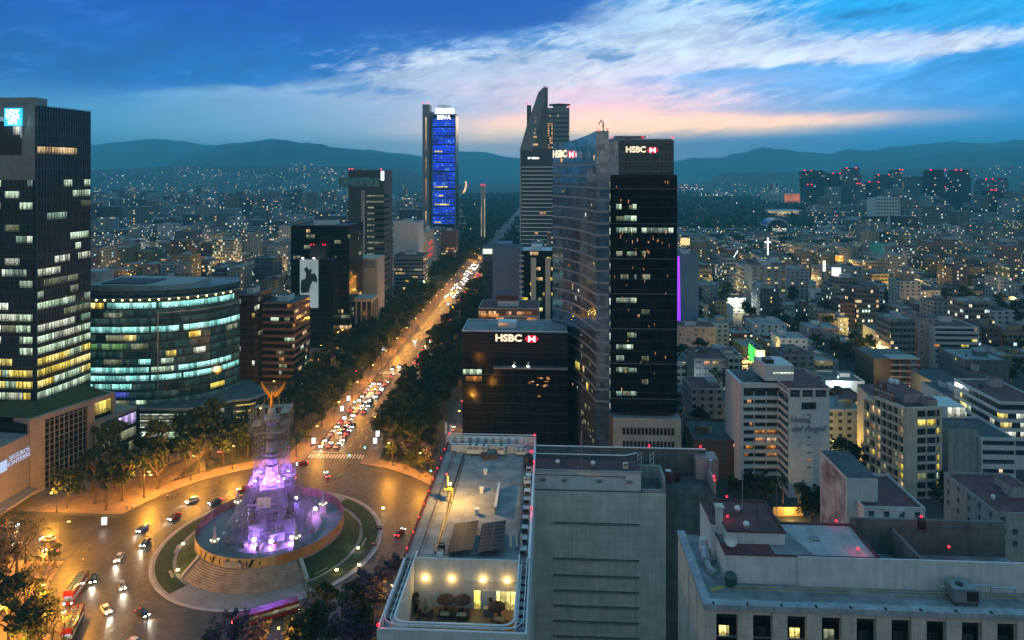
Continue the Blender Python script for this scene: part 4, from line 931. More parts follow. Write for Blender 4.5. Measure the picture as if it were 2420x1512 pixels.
# blue slab with purple light lines
t = tower('office_block', 'blue-grey slab with glowing purple light lines on its left edge', 'office block', 1604, 1650, 602, 470, 26, 'blue_wall', 'roof_dark', lit=0, seed=19)
b = MB(); zt = t['zt']
for q in (-.5, 1.0, 2.2): b.tube([(q * .4 - .6 + q * .2, -.25, 12), (q * .3 - .6, -.25, zt - 1)], .22, 4)
b.build('purple_line', glow('purple_neon', (.30, .03, 1), 2.6), t)
# ================================================================ foreground: long hotel roof with the sunk terrace
c8 = lambda u, v: ((900 + u / 2.749) / 1.0583, (1050 + v / 2.749) / 1.0583)
c4 = lambda u, v: ((1660 + u / 2.689) / 1.0583, (1100 + v / 2.689) / 1.0583)
c5 = lambda u, v: ((1280 + u / 3.023) / 1.0583, (1100 + v / 3.023) / 1.0583)
th = aligned('hotel', 890, 89.2, 'long flat-roofed hotel with sunken lit terrace at its near end', 'hotel')
HW, HL, ZR, ZT = 19.6, 61.7, 55.0, 48.0
b = MB(); b.box(0, 0, 0, HW, HL, ZT - .3); b.build('wall', M['stone_clad'], th)
b = MB(); b.box(1.7, 1.5, ZT - .3, 17.9, 16.4, ZT); b.build('terrace_floor', mat('terrace_tiles', (.24, .15, .075), .55, scale=.6, joint=(.6, .6, .03)), th)
b = MB(); b.box(.3, 16.45, ZT - .3, HW - .3, HL - .3, ZR - .25); b.build('upper_storey', M['white'], th)
b = MB(); b.box(.4, 16.6, ZR - .25, HW - .4, HL - .4, ZR); b.build('roof_deck', M['roof_grey'], th)
b = MB(); b.box(1.72, 16.2, ZT, 17.88, 16.45, ZR + .5); b.box(9.6, 15.9, ZT + 4.2, 17.2, 16.2, ZT + 4.3); b.build('terrace_back_wall', M['white'], th)
b = MB(); b.box(0, 0, ZT - .3, .25, 16.45, ZR + .2); b.box(1.45, 1.5, ZT, 1.7, 16.2, ZR); b.box(.25, 0, ZT - .3, HW, .25, ZR + .2); b.box(1.7, 1.25, ZT, 17.9, 1.5, ZR - 3); b.box(HW - .25, .25, ZT - .3, HW, 16.45, ZR + .2); b.box(17.9, 1.5, ZT, 18.15, 16.2, ZR)
b.build('terrace_side_wall', M['white'], th)
for x0, y0, x1, y1, n, ax in ((.25, .3, 1.45, 16.4, 9, 1), (18.15, .3, 19.35, 16.4, 9, 1), (1.8, .25, 17.9, 1.25, 9, 0)):
    for i in range(n):                       # floor panels of the rim gallery, open bars between
        b = MB(); 
        if ax: s_ = (y1 - y0) / n; b.box(x0, y0 + i * s_ + .35, ZR - 1.2, x1, y0 + (i + 1) * s_ - .35, ZR - 1.1)
        else: s_ = (x1 - x0) / n; b.box(x0 + i * s_ + .3, y0, ZR - 1.2, x0 + (i + 1) * s_ - .3, y1, ZR - 1.1)
        b.build('gallery_panel', M['steel'], th)
def loop(x0, y0, x1, y1, r, z, open_back=True):
    p = [(x0, y1, z)]; p += [(x0, y0 + r, z)] + [(x0 + r - r * math.cos(a), y0 + r - r * math.sin(a), z) for a in [i * math.pi / 12 for i in range(1, 7)]]
    p += [(x1 - r + r * math.sin(a), y0 + r - r * math.cos(a), z) for a in [i * math.pi / 12 for i in range(0, 7)]] + [(x1, y1, z)]
    return p
for q, (x0, y0, x1, r, z, th_) in enumerate(((1.75, 1.45, 17.85, 1.6, ZR + .35, .13), (1.2, .9, 18.3, 1.9, ZR + .2, .06), (.5, .4, 19.1, 2.0, ZR + .75, .06), (.12, .12, 19.48, .3, ZR + .3, .12))):
    b = MB(); b.tube(loop(x0, y0, x1, 18.2 if q == 0 else 16.6, r, z), th_, 6); b.build('terrace_rail', M['rail'], th)
for i in range(12):
    v = 1.5 + i * 1.3; u = 1.5 + i * 1.5
    for p, q in (((.5, v), (.5, v)), ((19.1, v), (19.1, v)), ((u, .4), (u, .4))): b = MB(); b.tube([(*p, ZR - 1.1), (*q, ZR + .75)], .04, 4); b.build('rail_post', M['rail'], th)
# parapets round the long roof, with the ledge of machinery on the right
b = MB(); b.box(0, 16.45, ZT, .4, HL, ZR + .7); b.build('parapet', M['red_paint'], th)
b = MB(); b.box(.4, 16.6, ZR, 2.6, HL, ZR + .25, 0); b.build('roof_kerb', M['roof_grey'], th)
b = MB(); b.tube([(2.2, 17, ZR + .4), (2.2, HL - 2, ZR + .4)], .07, 5); b.build('red_pipe', M['red_paint'], th)
b = MB(); b.box(HW - .4, 16.45, ZT, HW, HL, ZR + .9); b.build('parapet', M['rail'], th)
b = MB(); b.box(0, HL - .4, ZT, HW, HL, ZR + 1.9); b.box(1.5, HL - 4.6, ZR, HW - 2.6, HL - 4.3, ZR + 1.5); b.build('rear_parapet', M['white'], th)
b = MB(); b.tube(loop(1.2, HL - 5, HW - 2.2, HL - 1, .8, ZR + 2.0)[::-1], .1, 5); b.tube([(.2, HL - .2, ZR + 2.3), (HW, HL - .2, ZR + 2.3)], .1, 5); b.build('rear_rail', M['rail'], th)
for i in range(9): b = MB(); u = 2.2 + i * 1.7; b.box(u, HL - 1.2, ZR + .7, u + .9, HL - .41, ZR + 1.7); b.build('rear_box', M['white_box'], th)
b = MB(); b.tube([(4.6, 18.5, ZR + .15), (4.6, 26, ZR + .2), (4.3, 40, ZR + .2), (4.4, HL - 6, ZR + .15)], .16, 5); b.tube([(4.9, 18.5, ZR + .1), (4.8, HL - 8, ZR + .1)], .08, 5); b.build('cable_tray', M['dark'], th)
b = MB(); b.tube([(5, 17.5, ZR + .4), (13.5, 17.5, ZR + .4), (13.5, 18.6, ZR + .4)], .06, 5); b.build('water_pipe', M['dark'], th)
b = MB(); b.box(17.2, 20, ZR, 17.6, HL - 8, ZR + .35); b.build('roof_upstand', M['conc_dark'], th)
# doors, lamps and furniture on the terrace
yb = 16.2; d8 = lambda u, v, Y=105.6: ((c8(u, v)[0] - CX) * Y / F - th.location.x) * CA - (Y - th.location.y) * SA
for u0, u1, k in ((788, 832, 'yellow'), (942, 1010, 'yellow'), (1012, 1072, 'yellow')):
    b = MB(); b.box(d8(u0, 0), yb - .1, ZT + .02, d8(u1, 0), yb - .02, ZT + 2.75); b.build('glass_door', OFF[k], th)
b = MB(); b.box(d8(832, 0), yb - .14, ZT, d8(942, 0), yb - .03, ZT + 2.9); b.build('door_pier', M['white'], th)
for u in (453, 634, 849, 1014):
    e = empty('wall_lamp', W(th, d8(u, 0), yb - .14, ZT + 4.35)); b = MB(); b.lathe([(.10, -.1), (.26, .02), (.26, .2), (.1, .32)], 8); b.build('lamp_globe', M['warm_lamp'], e); b = MB(); b.box(-.07, -.02, -.2, .07, .13, -.08); b.build('bracket', M['steel'], e)
    lamp_in(e, 75, (1, .60, .16), (0, -.55, .1), .15)
    later(e, 'round warm wall lamp on the white terrace wall', 'wall lamp', 'terrace wall lamps')
umb = None; M['umb'] = mat('brown_canvas', (.035, .018, .012), .85, var=.2)
for (u, v) in ((598, 1285), (712, 1290), (940, 1375)):
    x, y = L(th, *c8(u, v), ZT); p = W(th, x, min(max(y, 2.6), 15), ZT)
    if umb is None:
        umb = empty('patio_umbrella', p); b = MB(); b.tube([(0, 0, 0), (0, 0, 2.7)], .04, 6); b.lathe([(.35, 0), (.35, .08)], 10); b.build('pole', M['dark'], umb)
        b = MB(); n = 8; b.add([(0, 0, 2.75)] + [(1.35 * math.cos(2 * math.pi * i / n), 1.35 * math.sin(2 * math.pi * i / n), 2.12) for i in range(n)] + [(1.38 * math.cos(2 * math.pi * i / n), 1.38 * math.sin(2 * math.pi * i / n), 1.98) for i in range(n)], [(0, 1 + i, 1 + (i + 1) % n) for i in range(n)] + [(1 + i, 1 + n + i, 1 + n + (i + 1) % n, 1 + (i + 1) % n) for i in range(n)]); b.build('canopy', M['umb'], umb); o = umb
    else: o = dup(umb, p, .4)
    later(o, 'brown patio umbrella standing open on the lit terrace', 'umbrella', 'terrace umbrellas')
tb = ch = None; M['table_top'] = mat('pale_table_top', (.45, .36, .24), .4); M['wicker'] = mat('dark_wicker', (.05, .035, .03), .8)
for (u, v) in ((595, 1312), (708, 1318), (955, 1400)):
    x, y = L(th, *c8(u, v), ZT); y = min(max(y, 2.7), 13.6); p = W(th, x, y, ZT)
    if tb is None:
        tb = empty('table', p, -A); b = MB(); b.box(-.7, -.45, .70, .7, .45, .75); b.build('table_top', M['table_top'], tb)
        for sx in (-1, 1):
            for sy in (-1, 1): b = MB(); b.tube([(sx * .6, sy * .36, 0), (sx * .6, sy * .36, .7)], .03, 5); b.build('leg', M['dark'], tb)
        o = tb
    else: o = dup(tb, p, -A)
    later(o, 'pale square table on the lit terrace', 'table', 'terrace tables')
    for dx, dy, rz in ((-1.1, 0, math.pi / 2), (1.1, 0, -math.pi / 2), (0, .9, math.pi), (0, -.9, 0)):
        p = W(th, x + dx, y + dy, ZT)
        if ch is None:
            ch = empty('chair', p, rz); b = MB(); b.box(-.24, -.24, .40, .24, .24, .47); b.build('seat', M['wicker'], ch); b = MB(); b.box(-.24, -.27, .47, .24, -.2, .92); b.build('backrest', M['wicker'], ch)
            for sx in (-1, 1):
                for sy in (-1, 1): b = MB(); b.tube([(sx * .2, sy * .2, 0), (sx * .2, sy * .2, .4)], .025, 4); b.build('leg', M['dark'], ch)
            o = ch
        else: o = dup(ch, p, rz)
        later(o, 'dark wicker chair at a terrace table', 'chair', 'terrace chairs')
lo = None
for (u, v) in ((408, 1365), (485, 1365), (548, 1365), (684, 1360), (735, 1360)):
    x, y = L(th, *c8(u, v), ZT); p = W(th, x, min(max(y, 3.4), 14), ZT)
    if lo is None:
        lo = empty('lounger', p, -A); b = MB(); b.box(-.32, -.9, .28, .32, .5, .36); b.build('seat', M['wicker'], lo); b = MB(); b.cbox(0, .78, .5, .64, .66, .07, 0, 0, R(38)); b.build('backrest', M['wicker'], lo)
        for sx in (-1, 1):
            for sy in (-.8, .4): b = MB(); b.tube([(sx * .27, sy, 0), (sx * .27, sy, .28)], .03, 4); b.build('leg', M['dark'], lo)
        o = lo
    else: o = dup(lo, p, -A)
    later(o, 'dark lounger on the terrace floor', 'lounger', 'terrace loungers')
def bush(name, p, r, h, m, n, seed, label, cat='plant', leaf=.16, pot=True):
    rr = random.Random(seed); e = empty(name, p, 0, label, cat)
    if pot: b = MB(); b.lathe([(.3, 0), (.4, .5), (.36, .5), (.3, .42)], 10); b.build('pot', M['conc_dark'], e)
    b = MB(); b.tube([(0, 0, .4), (0, 0, h * .6)], .05, 5); b.build('stem', M['brown_brick'], e)
    b = MB()
    for i in range(n):
        a = rr.random() * 6.283; q = rr.random() ** .5 * r; z = .5 + (h - .5) * rr.random(); q *= math.sin(math.pi * min(max((z - .3) / (h - .1), .12), .95)) ** .5
        leafq(b, (q * math.cos(a), q * math.sin(a), z), leaf * (.6 + rr.random() * .8), rr)
    b.build('foliage', m, e); return e
def leafq(b, c, s, rr):
    a = Vector((rr.uniform(-1, 1), rr.uniform(-1, 1), rr.uniform(-.6, .6))); a.normalize(); n = Vector((rr.uniform(-1, 1), rr.uniform(-1, 1), rr.uniform(-1, 1))); d = a.cross(n)
    if d.length < .1: d = Vector((0, 0, 1))
    d.normalize(); c = Vector(c); b.quad(c - a * s, c + d * s * .55, c + a * s, c - d * s * .55)
def leafmat(name, cols, tr=.25):
    m, t = newmat(name); r = t.o(t.n('ShaderNodeObjectInfo'), 5); P = t.coord('Object'); n = t.noise(P, .55, 3, .6); n2 = t.noise(P, 3.0, 2)
    f = (t.rng(n, .35, .65) * .6 + r * .4).clamp(); c = t.ramp(f, [(i / (len(cols) - 1), k) for i, k in enumerate(cols)]); k = t.rng(n2, .3, .7, .6, 1.35)
    surf(t, t.mix(1.0, c, t.vec(k, k, k), 'MULTIPLY'), .65, 0, .25); return m
M['leaf_dark'] = leafmat('dark_leaves', [(.010, .020, .008), (.022, .036, .012), (.040, .050, .016)])
M['leaf_mid'] = leafmat('mid_leaves', [(.016, .030, .010), (.034, .050, .015), (.058, .066, .018)])
M['leaf_purple'] = leafmat('purple_blossom', [(.03, .028, .05), (.05, .04, .09), (.03, .045, .025)])
M['leaf_white'] = leafmat('white_blossom', [(.10, .12, .05), (.45, .42, .36), (.16, .17, .08)])
M['bark'] = mat('bark', (.07, .05, .04), .95, scale=2, var=.4)
M['palm_leaf'] = leafmat('palm_fronds', [(.03, .05, .02), (.05, .07, .025), (.09, .085, .04)])
p = W(th, L(th, *c8(470, 1268), ZT)[0], 14.2, ZT); bush('shrub', p, .95, 2.2, M['leaf_white'], 420, 5, 'round white-flowering shrub by the terrace back wall', leaf=.13)
p = W(th, L(th, *c8(405, 1250), ZT)[0], 14.8, ZT); bush('potted_tree', p, .6, 3.0, M['leaf_dark'], 260, 6, 'tall slim potted tree beside the white-flowering shrub')
p = W(th, 2.6, 6.5, ZT); bush('potted_plant', p, .5, 1.5, M['leaf_dark'], 160, 7, 'small dark potted plant against the left terrace wall')
e = empty('bar_counter', W(th, d8(895, 0), 14.9, ZT), -A, 'small terrace bar counter with pale top between the doors', 'counter'); b = MB(); b.box(-.8, -.35, 0, .8, .35, .95); b.build('cabinet', M['grey_panel'], e); b = MB(); b.box(-.9, -.42, .95, .9, .42, 1.02); b.build('counter_top', M['table_top'], e)
e = empty('hose_cabinet', W(th, d8(901, 0), 16.04, ZT + 1.3), -A, 'red hose cabinet on the pier between the terrace doors', 'cabinet'); b = MB(); b.box(-.25, -.16, 0, .25, 0, .55); b.build('door', M['red_paint'], e); b = MB(); b.box(-.2, -.12, -.55, .2, 0, -.03); b.build('lower_box', M['white_box'], e)
# things on the long roof
sol = None; m, nt = newmat('solar_glass'); u, v, _ = nt.sep(nt.coord('UV')); g_ = ((v / 1.15).f('FRACT') < .06).f('MAXIMUM', (u / 2.2).f('FRACT') < .03); surf(nt, nt.mix(g_, (.02, .034, .05), (.14, .15, .15)), .62, 0, .08); M['solar'] = m
for k, (cx, cy) in enumerate(((712, 800), (908, 800))):
    x, y = L(th, *c8(cx, cy), ZR + .9); p = W(th, x, y, ZR)
    if sol is None:
        sol = empty('solar_array', p, -A); b = MB(); b.add([(-2.0, -4.6, .75), (2.0, -4.2, 1.25), (2.0, 4.6, 1.25), (-2.0, 4.2, .75), (-2.0, -4.6, .68), (2.0, -4.2, 1.18), (2.0, 4.6, 1.18), (-2.0, 4.2, .68)], [(0, 1, 2, 3), (7, 6, 5, 4), (0, 4, 5, 1), (1, 5, 6, 2), (2, 6, 7, 3), (3, 7, 4, 0)]); b.build('collector_panel', M['solar'], sol)
        for vy in (-4, 0, 4): b = MB(); b.tube([(-1.8, vy, 0), (-1.8, vy, .7)], .05, 4); b.tube([(1.8, vy, 0), (1.8, vy, 1.2)], .05, 4); b.tube([(-1.8, vy, .1), (1.8, vy, .1)], .04, 4); b.build('frame_leg', M['steel'], sol)
        o = sol
    else: o = dup(sol, p, -A)
    later(o, 'tilted dark solar array on hotel roof', 'solar panel', 'rooftop solar arrays')
ac = None
for (u, v) in ((776, 168), (820, 162), (868, 162), (984, 160), (1098, 166), (1130, 190), (1145, 462)):
    x, y = L(th, *c8(u, v), ZR + .1); p = W(th, min(x, 18.6), min(y, HL - 5.6), ZR + (.35 if u < 1140 else .9))
    if ac is None:
        ac = empty('air_conditioner', p, -A); b = MB(); b.box(-.75, -.45, 0, .75, .45, 1.7); b.build('housing', M['white_box'], ac); b = MB(); b.lathe([(.38, 0), (.38, .08)], 12, (0, 0, 1.7)); b.build('fan_grille', M['dark'], ac); b = MB(); b.box(-.6, -.5, .9, .6, -.45, 1.5); b.build('front_grille', M['steel'], ac); o = ac
    else: o = dup(ac, p, -A, (1 if u in (820, 868, 984) else .7))
    later(o, 'white air conditioner cabinet on the long hotel roof', 'air conditioner', 'rooftop air conditioners')
for i, (u, v, m_) in enumerate(((560, 900, 'dark'), (549, 945, 'white_box'))):
    x, y = L(th, *c8(u, v), ZR); e = empty('condenser', W(th, x, y, ZR), 0, ('black' if i == 0 else 'white') + ' drum-shaped fan condenser near the terrace end of the hotel roof', 'condenser'); b = MB(); b.lathe([(.5, 0), (.55, .2), (.55, 1.05), (.45, 1.15), (.42, 1.0)], 16); b.build('drum', M[m_], e); b = MB(); b.lathe([(.1, 0), (.4, .03), (.4, .06)], 12, (0, 0, 1.02)); b.build('fan', M['dark'], e)
x, y = L(th, *c8(886, 252), ZR); e = empty('skylight', W(th, x, y, ZR), .3, 'square rusty skylight box on the far part of the hotel roof', 'skylight'); b = MB(); b.box(-1.5, -1.5, 0, 1.5, 1.5, .7); b.build('curb', M['brown_brick'], e); b = MB(); b.box(-1.2, -1.2, .7, 1.2, 1.2, .95); b.build('glazing', M['window'], e)
for (u, v) in ((862, 372), (835, 498), (803, 645)):
    x, y = L(th, *c8(u, v), ZR); e = empty('roof_vent', W(th, x, y, ZR)); b = MB(); b.box(-.3, -.3, 0, .3, .3, .8); b.build('shaft', M['white_box'], e); b = MB(); b.box(-.4, -.4, .8, .4, .4, .95); b.build('cap', M['white_box'], e); later(e, 'small white roof vent on the hotel roof', 'vent', 'roof vents')
x, y = L(th, *c8(930, 650), ZR); x2, y2 = L(th, *c8(940, 480), ZR); e = empty('roof_fin_wall', W(th, x, y, ZR), -A, 'low pale fin wall standing on the hotel roof', 'wall'); b = MB(); b.box(-.15, 0, 0, .15, y2 - y, 1.3); b.build('fin', M['conc'], e); b = MB(); b.box(-.22, -.03, 1.3, .22, y2 - y + .03, 1.38); b.build('coping', M['white'], e)
x, y = L(th, *c8(603, 560), ZR); e = empty('floodlight_mast', W(th, x, y, ZR), 0, 'lit floodlight mast with ladder on the hotel roof', 'floodlight'); b = MB(); b.tube([(0, 0, 0), (0, 0, 4.6)], .09, 6); b.tube([(-.5, 0, 2.2), (.5, 0, 2.2)], .05, 4); b.build('mast', M['yellow_paint'], e)
b = MB()
for i in range(9): b.tube([(.3, -.05 - i * .1, 2.3 - i * .27), (.9, -.05 - i * .1, 2.3 - i * .27)], .03, 4)
b.tube([(.3, 0, 2.4), (.3, -.95, 0)], .04, 4); b.tube([(.9, 0, 2.4), (.9, -.95, 0)], .04, 4); b.box(-.6, -.5, 2.3, .6, .5, 2.36); b.build('ladder', M['yellow_paint'], e)
b = MB(); b.cbox(.35, -.2, 3.3, .5, .3, .35); b.build('flood_lamp', M['warm_lamp'], e); lamp_in(e, 5000, (1, .54, .12), (1.5, -1.0, 4.6), .2)
red_light(W(th, x - .2, y, ZR + 4.6), .14)
x, y = L(th, *c8(1112, 930), ZR); e = empty('antenna_cluster', W(th, min(x, 17.2), y, ZR), 0, 'cluster of upright panel antennas by the right edge of the hotel roof', 'antenna')
for dx, dy in ((-.7, 0), (.2, .3), (.9, -.1)): b = MB(); b.tube([(dx, dy, 0), (dx, dy, 3.4)], .05, 5); b.build('pole', M['steel'], e); b = MB(); b.box(dx - .18, dy - .25, 1.4, dx + .18, dy - .06, 3.4); b.build('panel', M['cream'], e)
x, y = L(th, *c8(1136, 335), ZR); e = empty('water_tank', W(th, 18.3, y, ZR), 0, 'black upright water tank at the right edge of the hotel roof', 'water tank'); b = MB(); b.lathe([(.95, 0), (1.0, .3), (1.0, 2.3), (.75, 2.8), (.3, 3.0)], 16); b.build('tank', M['dark'], e, smooth=True); b = MB(); b.lathe([(.3, 0), (.3, .15)], 10, (0, 0, 3.0)); b.build('lid', M['dark'], e)
x, y = .6, HL - 2; e = empty('antenna_cluster', W(th, x, y, ZR), 0, 'white lattice antenna stand at the far left corner of the hotel roof', 'antenna'); b = MB()
for dx in (-.6, .6): b.tube([(dx, 0, 0), (dx * .6, 0, 5)], .07, 4)
for k in range(5): b.tube([(-.55, 0, k), (.5, 0, k + 1)], .04, 4)
b.build('lattice', M['rail'], e); b = MB(); b.box(-.8, -.3, 3, -.4, -.1, 5.4); b.box(.3, -.3, 2.4, .7, -.1, 4.8); b.build('panel', M['white_box'], e)
for i in range(11):
    v = 19 + i * 3.3; e = empty('ledge_unit', W(th, HW - .4, v, ZR + .2), -A); b = MB(); b.box(-1.3, -.6, 0, -.25, .6, .7); b.build('casing', M['white_box' if i > 5 else 'galv'], e); b = MB(); b.box(-1.2, -.65, .1, -.35, -.6, .6); b.build('grille', M['dark'], e); later(e, 'small machinery box on hotel roof ledge', 'machine box', 'ledge machinery boxes')
for i in range(9): red_light(W(th, .2, 18 + i * 4.8, ZR + .7), .11)
for u, v, z, en in ((.15, .15, ZR + .3, 60), (HW - .2, 31, ZR + .9, 60), (HW - .2, 50, ZR + .9, 40), (.5, HL - .4, ZR + 2.0, 0), (HW - .3, HL - .3, ZR + 2.0, 0)): red_light(W(th, u, v, z), .17, en)
# ================================================================ blank concrete block beside it
cb = aligned('concrete_building', 1254, 139, 'blank concrete building with seven thin horizontal slots and a white penthouse', 'building')
CWd, CZ = 27.2, 50.4
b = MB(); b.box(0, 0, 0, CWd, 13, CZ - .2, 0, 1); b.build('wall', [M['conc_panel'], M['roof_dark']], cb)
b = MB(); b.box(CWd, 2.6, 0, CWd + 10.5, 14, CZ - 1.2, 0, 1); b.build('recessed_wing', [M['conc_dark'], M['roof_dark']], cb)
fcb = Fac([(0, 0), (CWd, 0)])
for v in (620, 890, 1015, 1130, 1245, 1360, 1475):
    z = Z_at(c5(0, v)[1], 139); x0 = (c5(315, 0)[0] - 1254) * 139 / F; x1 = (c5(950, 0)[0] - 1254) * 139 / F
    b = MB(); fcb.panel(b, x0 - .1, x1 + .1, z - .2, z + .22, .14, -.02); b.build('slot_frame', M['conc_dark'], cb); b = MB(); fcb.panel(b, x0, x1, z - .13, z + .05, .2, .13); b.build('slot_glass', M['galv'], cb)
b = MB(); b.box(.2, .6, CZ - .2, 22.3, 6.4, CZ + 3.6, 0, 1); b.build('penthouse', [M['white'], M['roof_red']], cb)
b = MB(); b.box(0, .4, CZ + 3.6, 22.5, .7, CZ + 3.85); b.build('penthouse_coping', M['conc'], cb)
for q in (2.0, 6.4, 13.4, 19.5): b = MB(); b.box(q, .25, CZ + 1.5, q + .9, .6, CZ + 1.95); b.box(q - .1, .0, CZ + 1.95, q + 1.0, .6, CZ + 2.05); b.build('hooded_vent', M['steel'], cb)
b = MB(); b.tube([(.4, .5, CZ + 2.8), (19, .5, CZ + 2.7), (19, .5, CZ + 2.3)], .06, 5); b.build('red_pipe', M['red_paint'], cb)
b = MB(); b.box(22.5, .2, CZ - .2, CWd, .5, CZ + .4); b.box(CWd - .3, .5, CZ - .2, CWd, 7, CZ + 2.6); b.box(22.5, 6.6, CZ - .2, CWd, 6.9, CZ + 2.6); b.build('roof_pen', M['conc'], cb)
b = MB(); b.box(-.2, 11.6, CZ - 1.2, CWd + 10.5, 12.0, CZ + 4.2); b.build('back_screen', M['conc_dark'], cb)
b = MB(); b.tube([(-.2, 11.5, CZ + 4.3), (CWd + 10.5, 11.5, CZ + 4.3)], .16, 6); b.tube([(.3, 8, CZ + 4.0), (20, 8, CZ + 4.0), (22.5, 9, CZ + 4.2)], .13, 6); b.build('white_pipe', M['rail'], cb)
b = MB()
for q in (22.8, 25.4):
    b.tube([(q, 9.5, CZ + .2), (q, 9.5, CZ + 4)], .07, 4); b.tube([(q + .8, 9.5, CZ + .2), (q + .8, 9.5, CZ + 4)], .07, 4)
    for k in range(4): b.tube([(q, 9.5, CZ + .3 + k), (q + .8, 9.5, CZ + 1.2 + k)], .05, 4)
b.build('truss', M['rail'], cb)
b = MB(); b.box(CWd + 10.2, 2.6, CZ - 1.2, CWd + 10.6, 14, CZ + 1.4); b.box(CWd + 8.0, 9, CZ - 1.2, CWd + 12.6, 13, CZ + 3.2); b.build('corner_hut', M['pink'], cb); b = MB(); b.box(CWd + 8.2, 9.2, CZ + 3.2, CWd + 12.4, 12.8, CZ + 3.3); b.build('hut_roof', M['roof_grey'], cb)
b = MB(); b.tube([(CWd + 10.9, 8.6, CZ - 1), (CWd + 10.9, 8.6, CZ + 3.2)], .45, 10); b.build('flue', M['galv'], cb)
for q, v in ((5.5, 3.4), (12.8, 3.2)):
    e = empty('domed_vent', W(cb, q, v, CZ + 3.6)); b = MB(); b.lathe([(.3, 0), (.3, .5)], 10); b.build('neck', M['galv'], e); b = MB(); b.lathe([(.42, .5), (.5, .75), (.36, 1.0), (.1, 1.1)], 12); b.build('dome', M['white_box'], e); later(e, 'round white turbine vent on a dark red roof', 'vent', 'domed roof vents')
e = empty('chimney', W(cb, 19.4, 2.6, CZ + 3.6), -A, 'small cream chimney block on the penthouse roof', 'chimney'); b = MB(); b.box(-.5, -.4, 0, .5, .4, 1.1); b.build('stack', M['cream'], e); b = MB(); b.box(-.3, -.42, .7, .3, -.38, 1.0); b.build('flue_opening', M['dark'], e)
e = empty('pole', W(cb, 10.4, 2.6, CZ + 3.6), 0, 'tall thin white mast on the penthouse roof', 'mast'); b = MB(); b.tube([(0, 0, 0), (0, 0, 7.5)], .09, 6); b.build('shaft', M['steel'], e); b = MB(); b.lathe([(.25, 0), (.25, .1)], 8); b.build('foot', M['steel'], e)
e = empty('water_tank', W(cb, CWd + 3.6, 8.4, CZ - 1.2), 0, 'black water tank behind the penthouse beside a red hut', 'water tank'); b = MB(); b.lathe([(.8, 0), (.9, .3), (.9, 1.8), (.5, 2.3)], 14); b.build('tank', M['dark'], e, smooth=True); b = MB(); b.lathe([(.25, 0), (.25, .15)], 10, (0, 0, 2.3)); b.build('lid', M['dark'], e)
e = empty('roof_hut', W(cb, CWd + 1.8, 8.2, CZ - 1.2), -A, 'small red hut with a white dish behind the concrete building', 'hut'); b = MB(); b.box(-1.4, -1.6, 0, 1.2, 1.6, 2.0); b.build('wall', M['roof_red'], e); b = MB(); b.lathe([(.1, 0), (.5, .12), (.65, .3)], 12, (0, -.5, 2.05)); b.build('dish', M['white_box'], e)
for q, v, z, en in ((0, 7.5, CZ + 4.2, 50), (CWd + 9.4, 11.5, CZ + 4.4, 60), (CWd + 10.4, 3.6, CZ + 1.5, 30), (CWd + 10.4, 2.9, CZ + 1.0, 20), (CWd + 12.4, 1.2, CZ - 1.5, 20), (25.5, 11.6, CZ + 4.3, 0)): red_light(W(cb, q, v, z), .19, en)
# ================================================================ pilastered building at the lower right
pb = aligned('civic_building', 1665, 92, 'pale stone building with pilasters, deep windows and a stepped white roof block', 'building')
PZ = 56.6; PW = 48
b = MB(); b.box(0, 1.0, 0, PW, 18.5, PZ - .4); b.build('wall', M['stone_clad'], pb)
b = MB(); b.box(.5, .6, PZ - .4, PW, 18, PZ); b.build('roof_deck', M['roof_grey'], pb)
b = MB(); b.box(-.25, -.35, PZ - .4, PW, .9, PZ + .35); b.box(-.25, .9, PZ - .4, .95, 18.6, PZ + .35); b.build('cornice', mat('cornice_stone', (.33, .35, .37), .7, streak=.2, joint=(3, 3, .05)), pb)
for i in range(11):
    u = -.1 + 4.51 * i + (0 if i else 0)
    b = MB(); b.box(u, -.12, 0, u + 1.95 - (.35 if i == 0 else 0), 1.0, PZ - .4); b.build('pilaster', M['stone_clad'], pb)
    u0 = u + 1.95 - (.35 if i == 0 else 0); u1 = u + 4.51
    b = MB(); b.box(u0, .1, PZ - 1.15, u1, 1.0, PZ - .4); b.build('lintel_panel', M['stone_clad'], pb)
    b = MB(); b.box(u0, .75, PZ - 14, u1, .99, PZ - 1.15); b.build('window_recess', M['g_black'], pb)
    k = {0: 'yellow', 2: 'yellow', 3: 'dim'}.get(i); wx = u0 + .55
    b = MB(); b.box(wx, .6, PZ - 4.4, wx + 1.3, .74, PZ - 3.1); b.build('window', OFF[k] if k else M['window'], pb); b = MB(); b.box(wx - .5, .58, PZ - 4.6, u1 - .05, .74, PZ - 4.42); b.build('sill', M['steel'], pb)
b = MB(); b.box(-.15, 4.6, 0, .02, 9.2, PZ - .4); b.box(-.15, 10.4, 0, .02, 18.4, PZ - .4); b.build('side_pilaster', M['stone_clad'], pb)
ux, vy = L(pb, *c4(412, 765), PZ + 4.1); UZ = PZ + 4.1; UD = 9.2
b = MB(); b.box(ux, vy, PZ, ux + 21.2, vy + UD, UZ - .12, 0, 1); b.build('upper_block', [M['white'], M['roof_grey']], pb)
b = MB(); b.box(ux + 21.2, vy - .25, PZ, PW, vy + .1, UZ - .1); b.box(ux + 21.2, vy + UD - .4, PZ, PW, vy + UD, UZ + 1.2); b.box(ux + 27, vy + .1, PZ, ux + 27.4, vy + UD - .4, UZ); b.build('plant_yard_wall', M['conc_dark'], pb); b = MB(); b.box(ux + 10, vy - .3, PZ, PW, vy - .02, UZ + .05); b.build('front_screen', M['white'], pb)
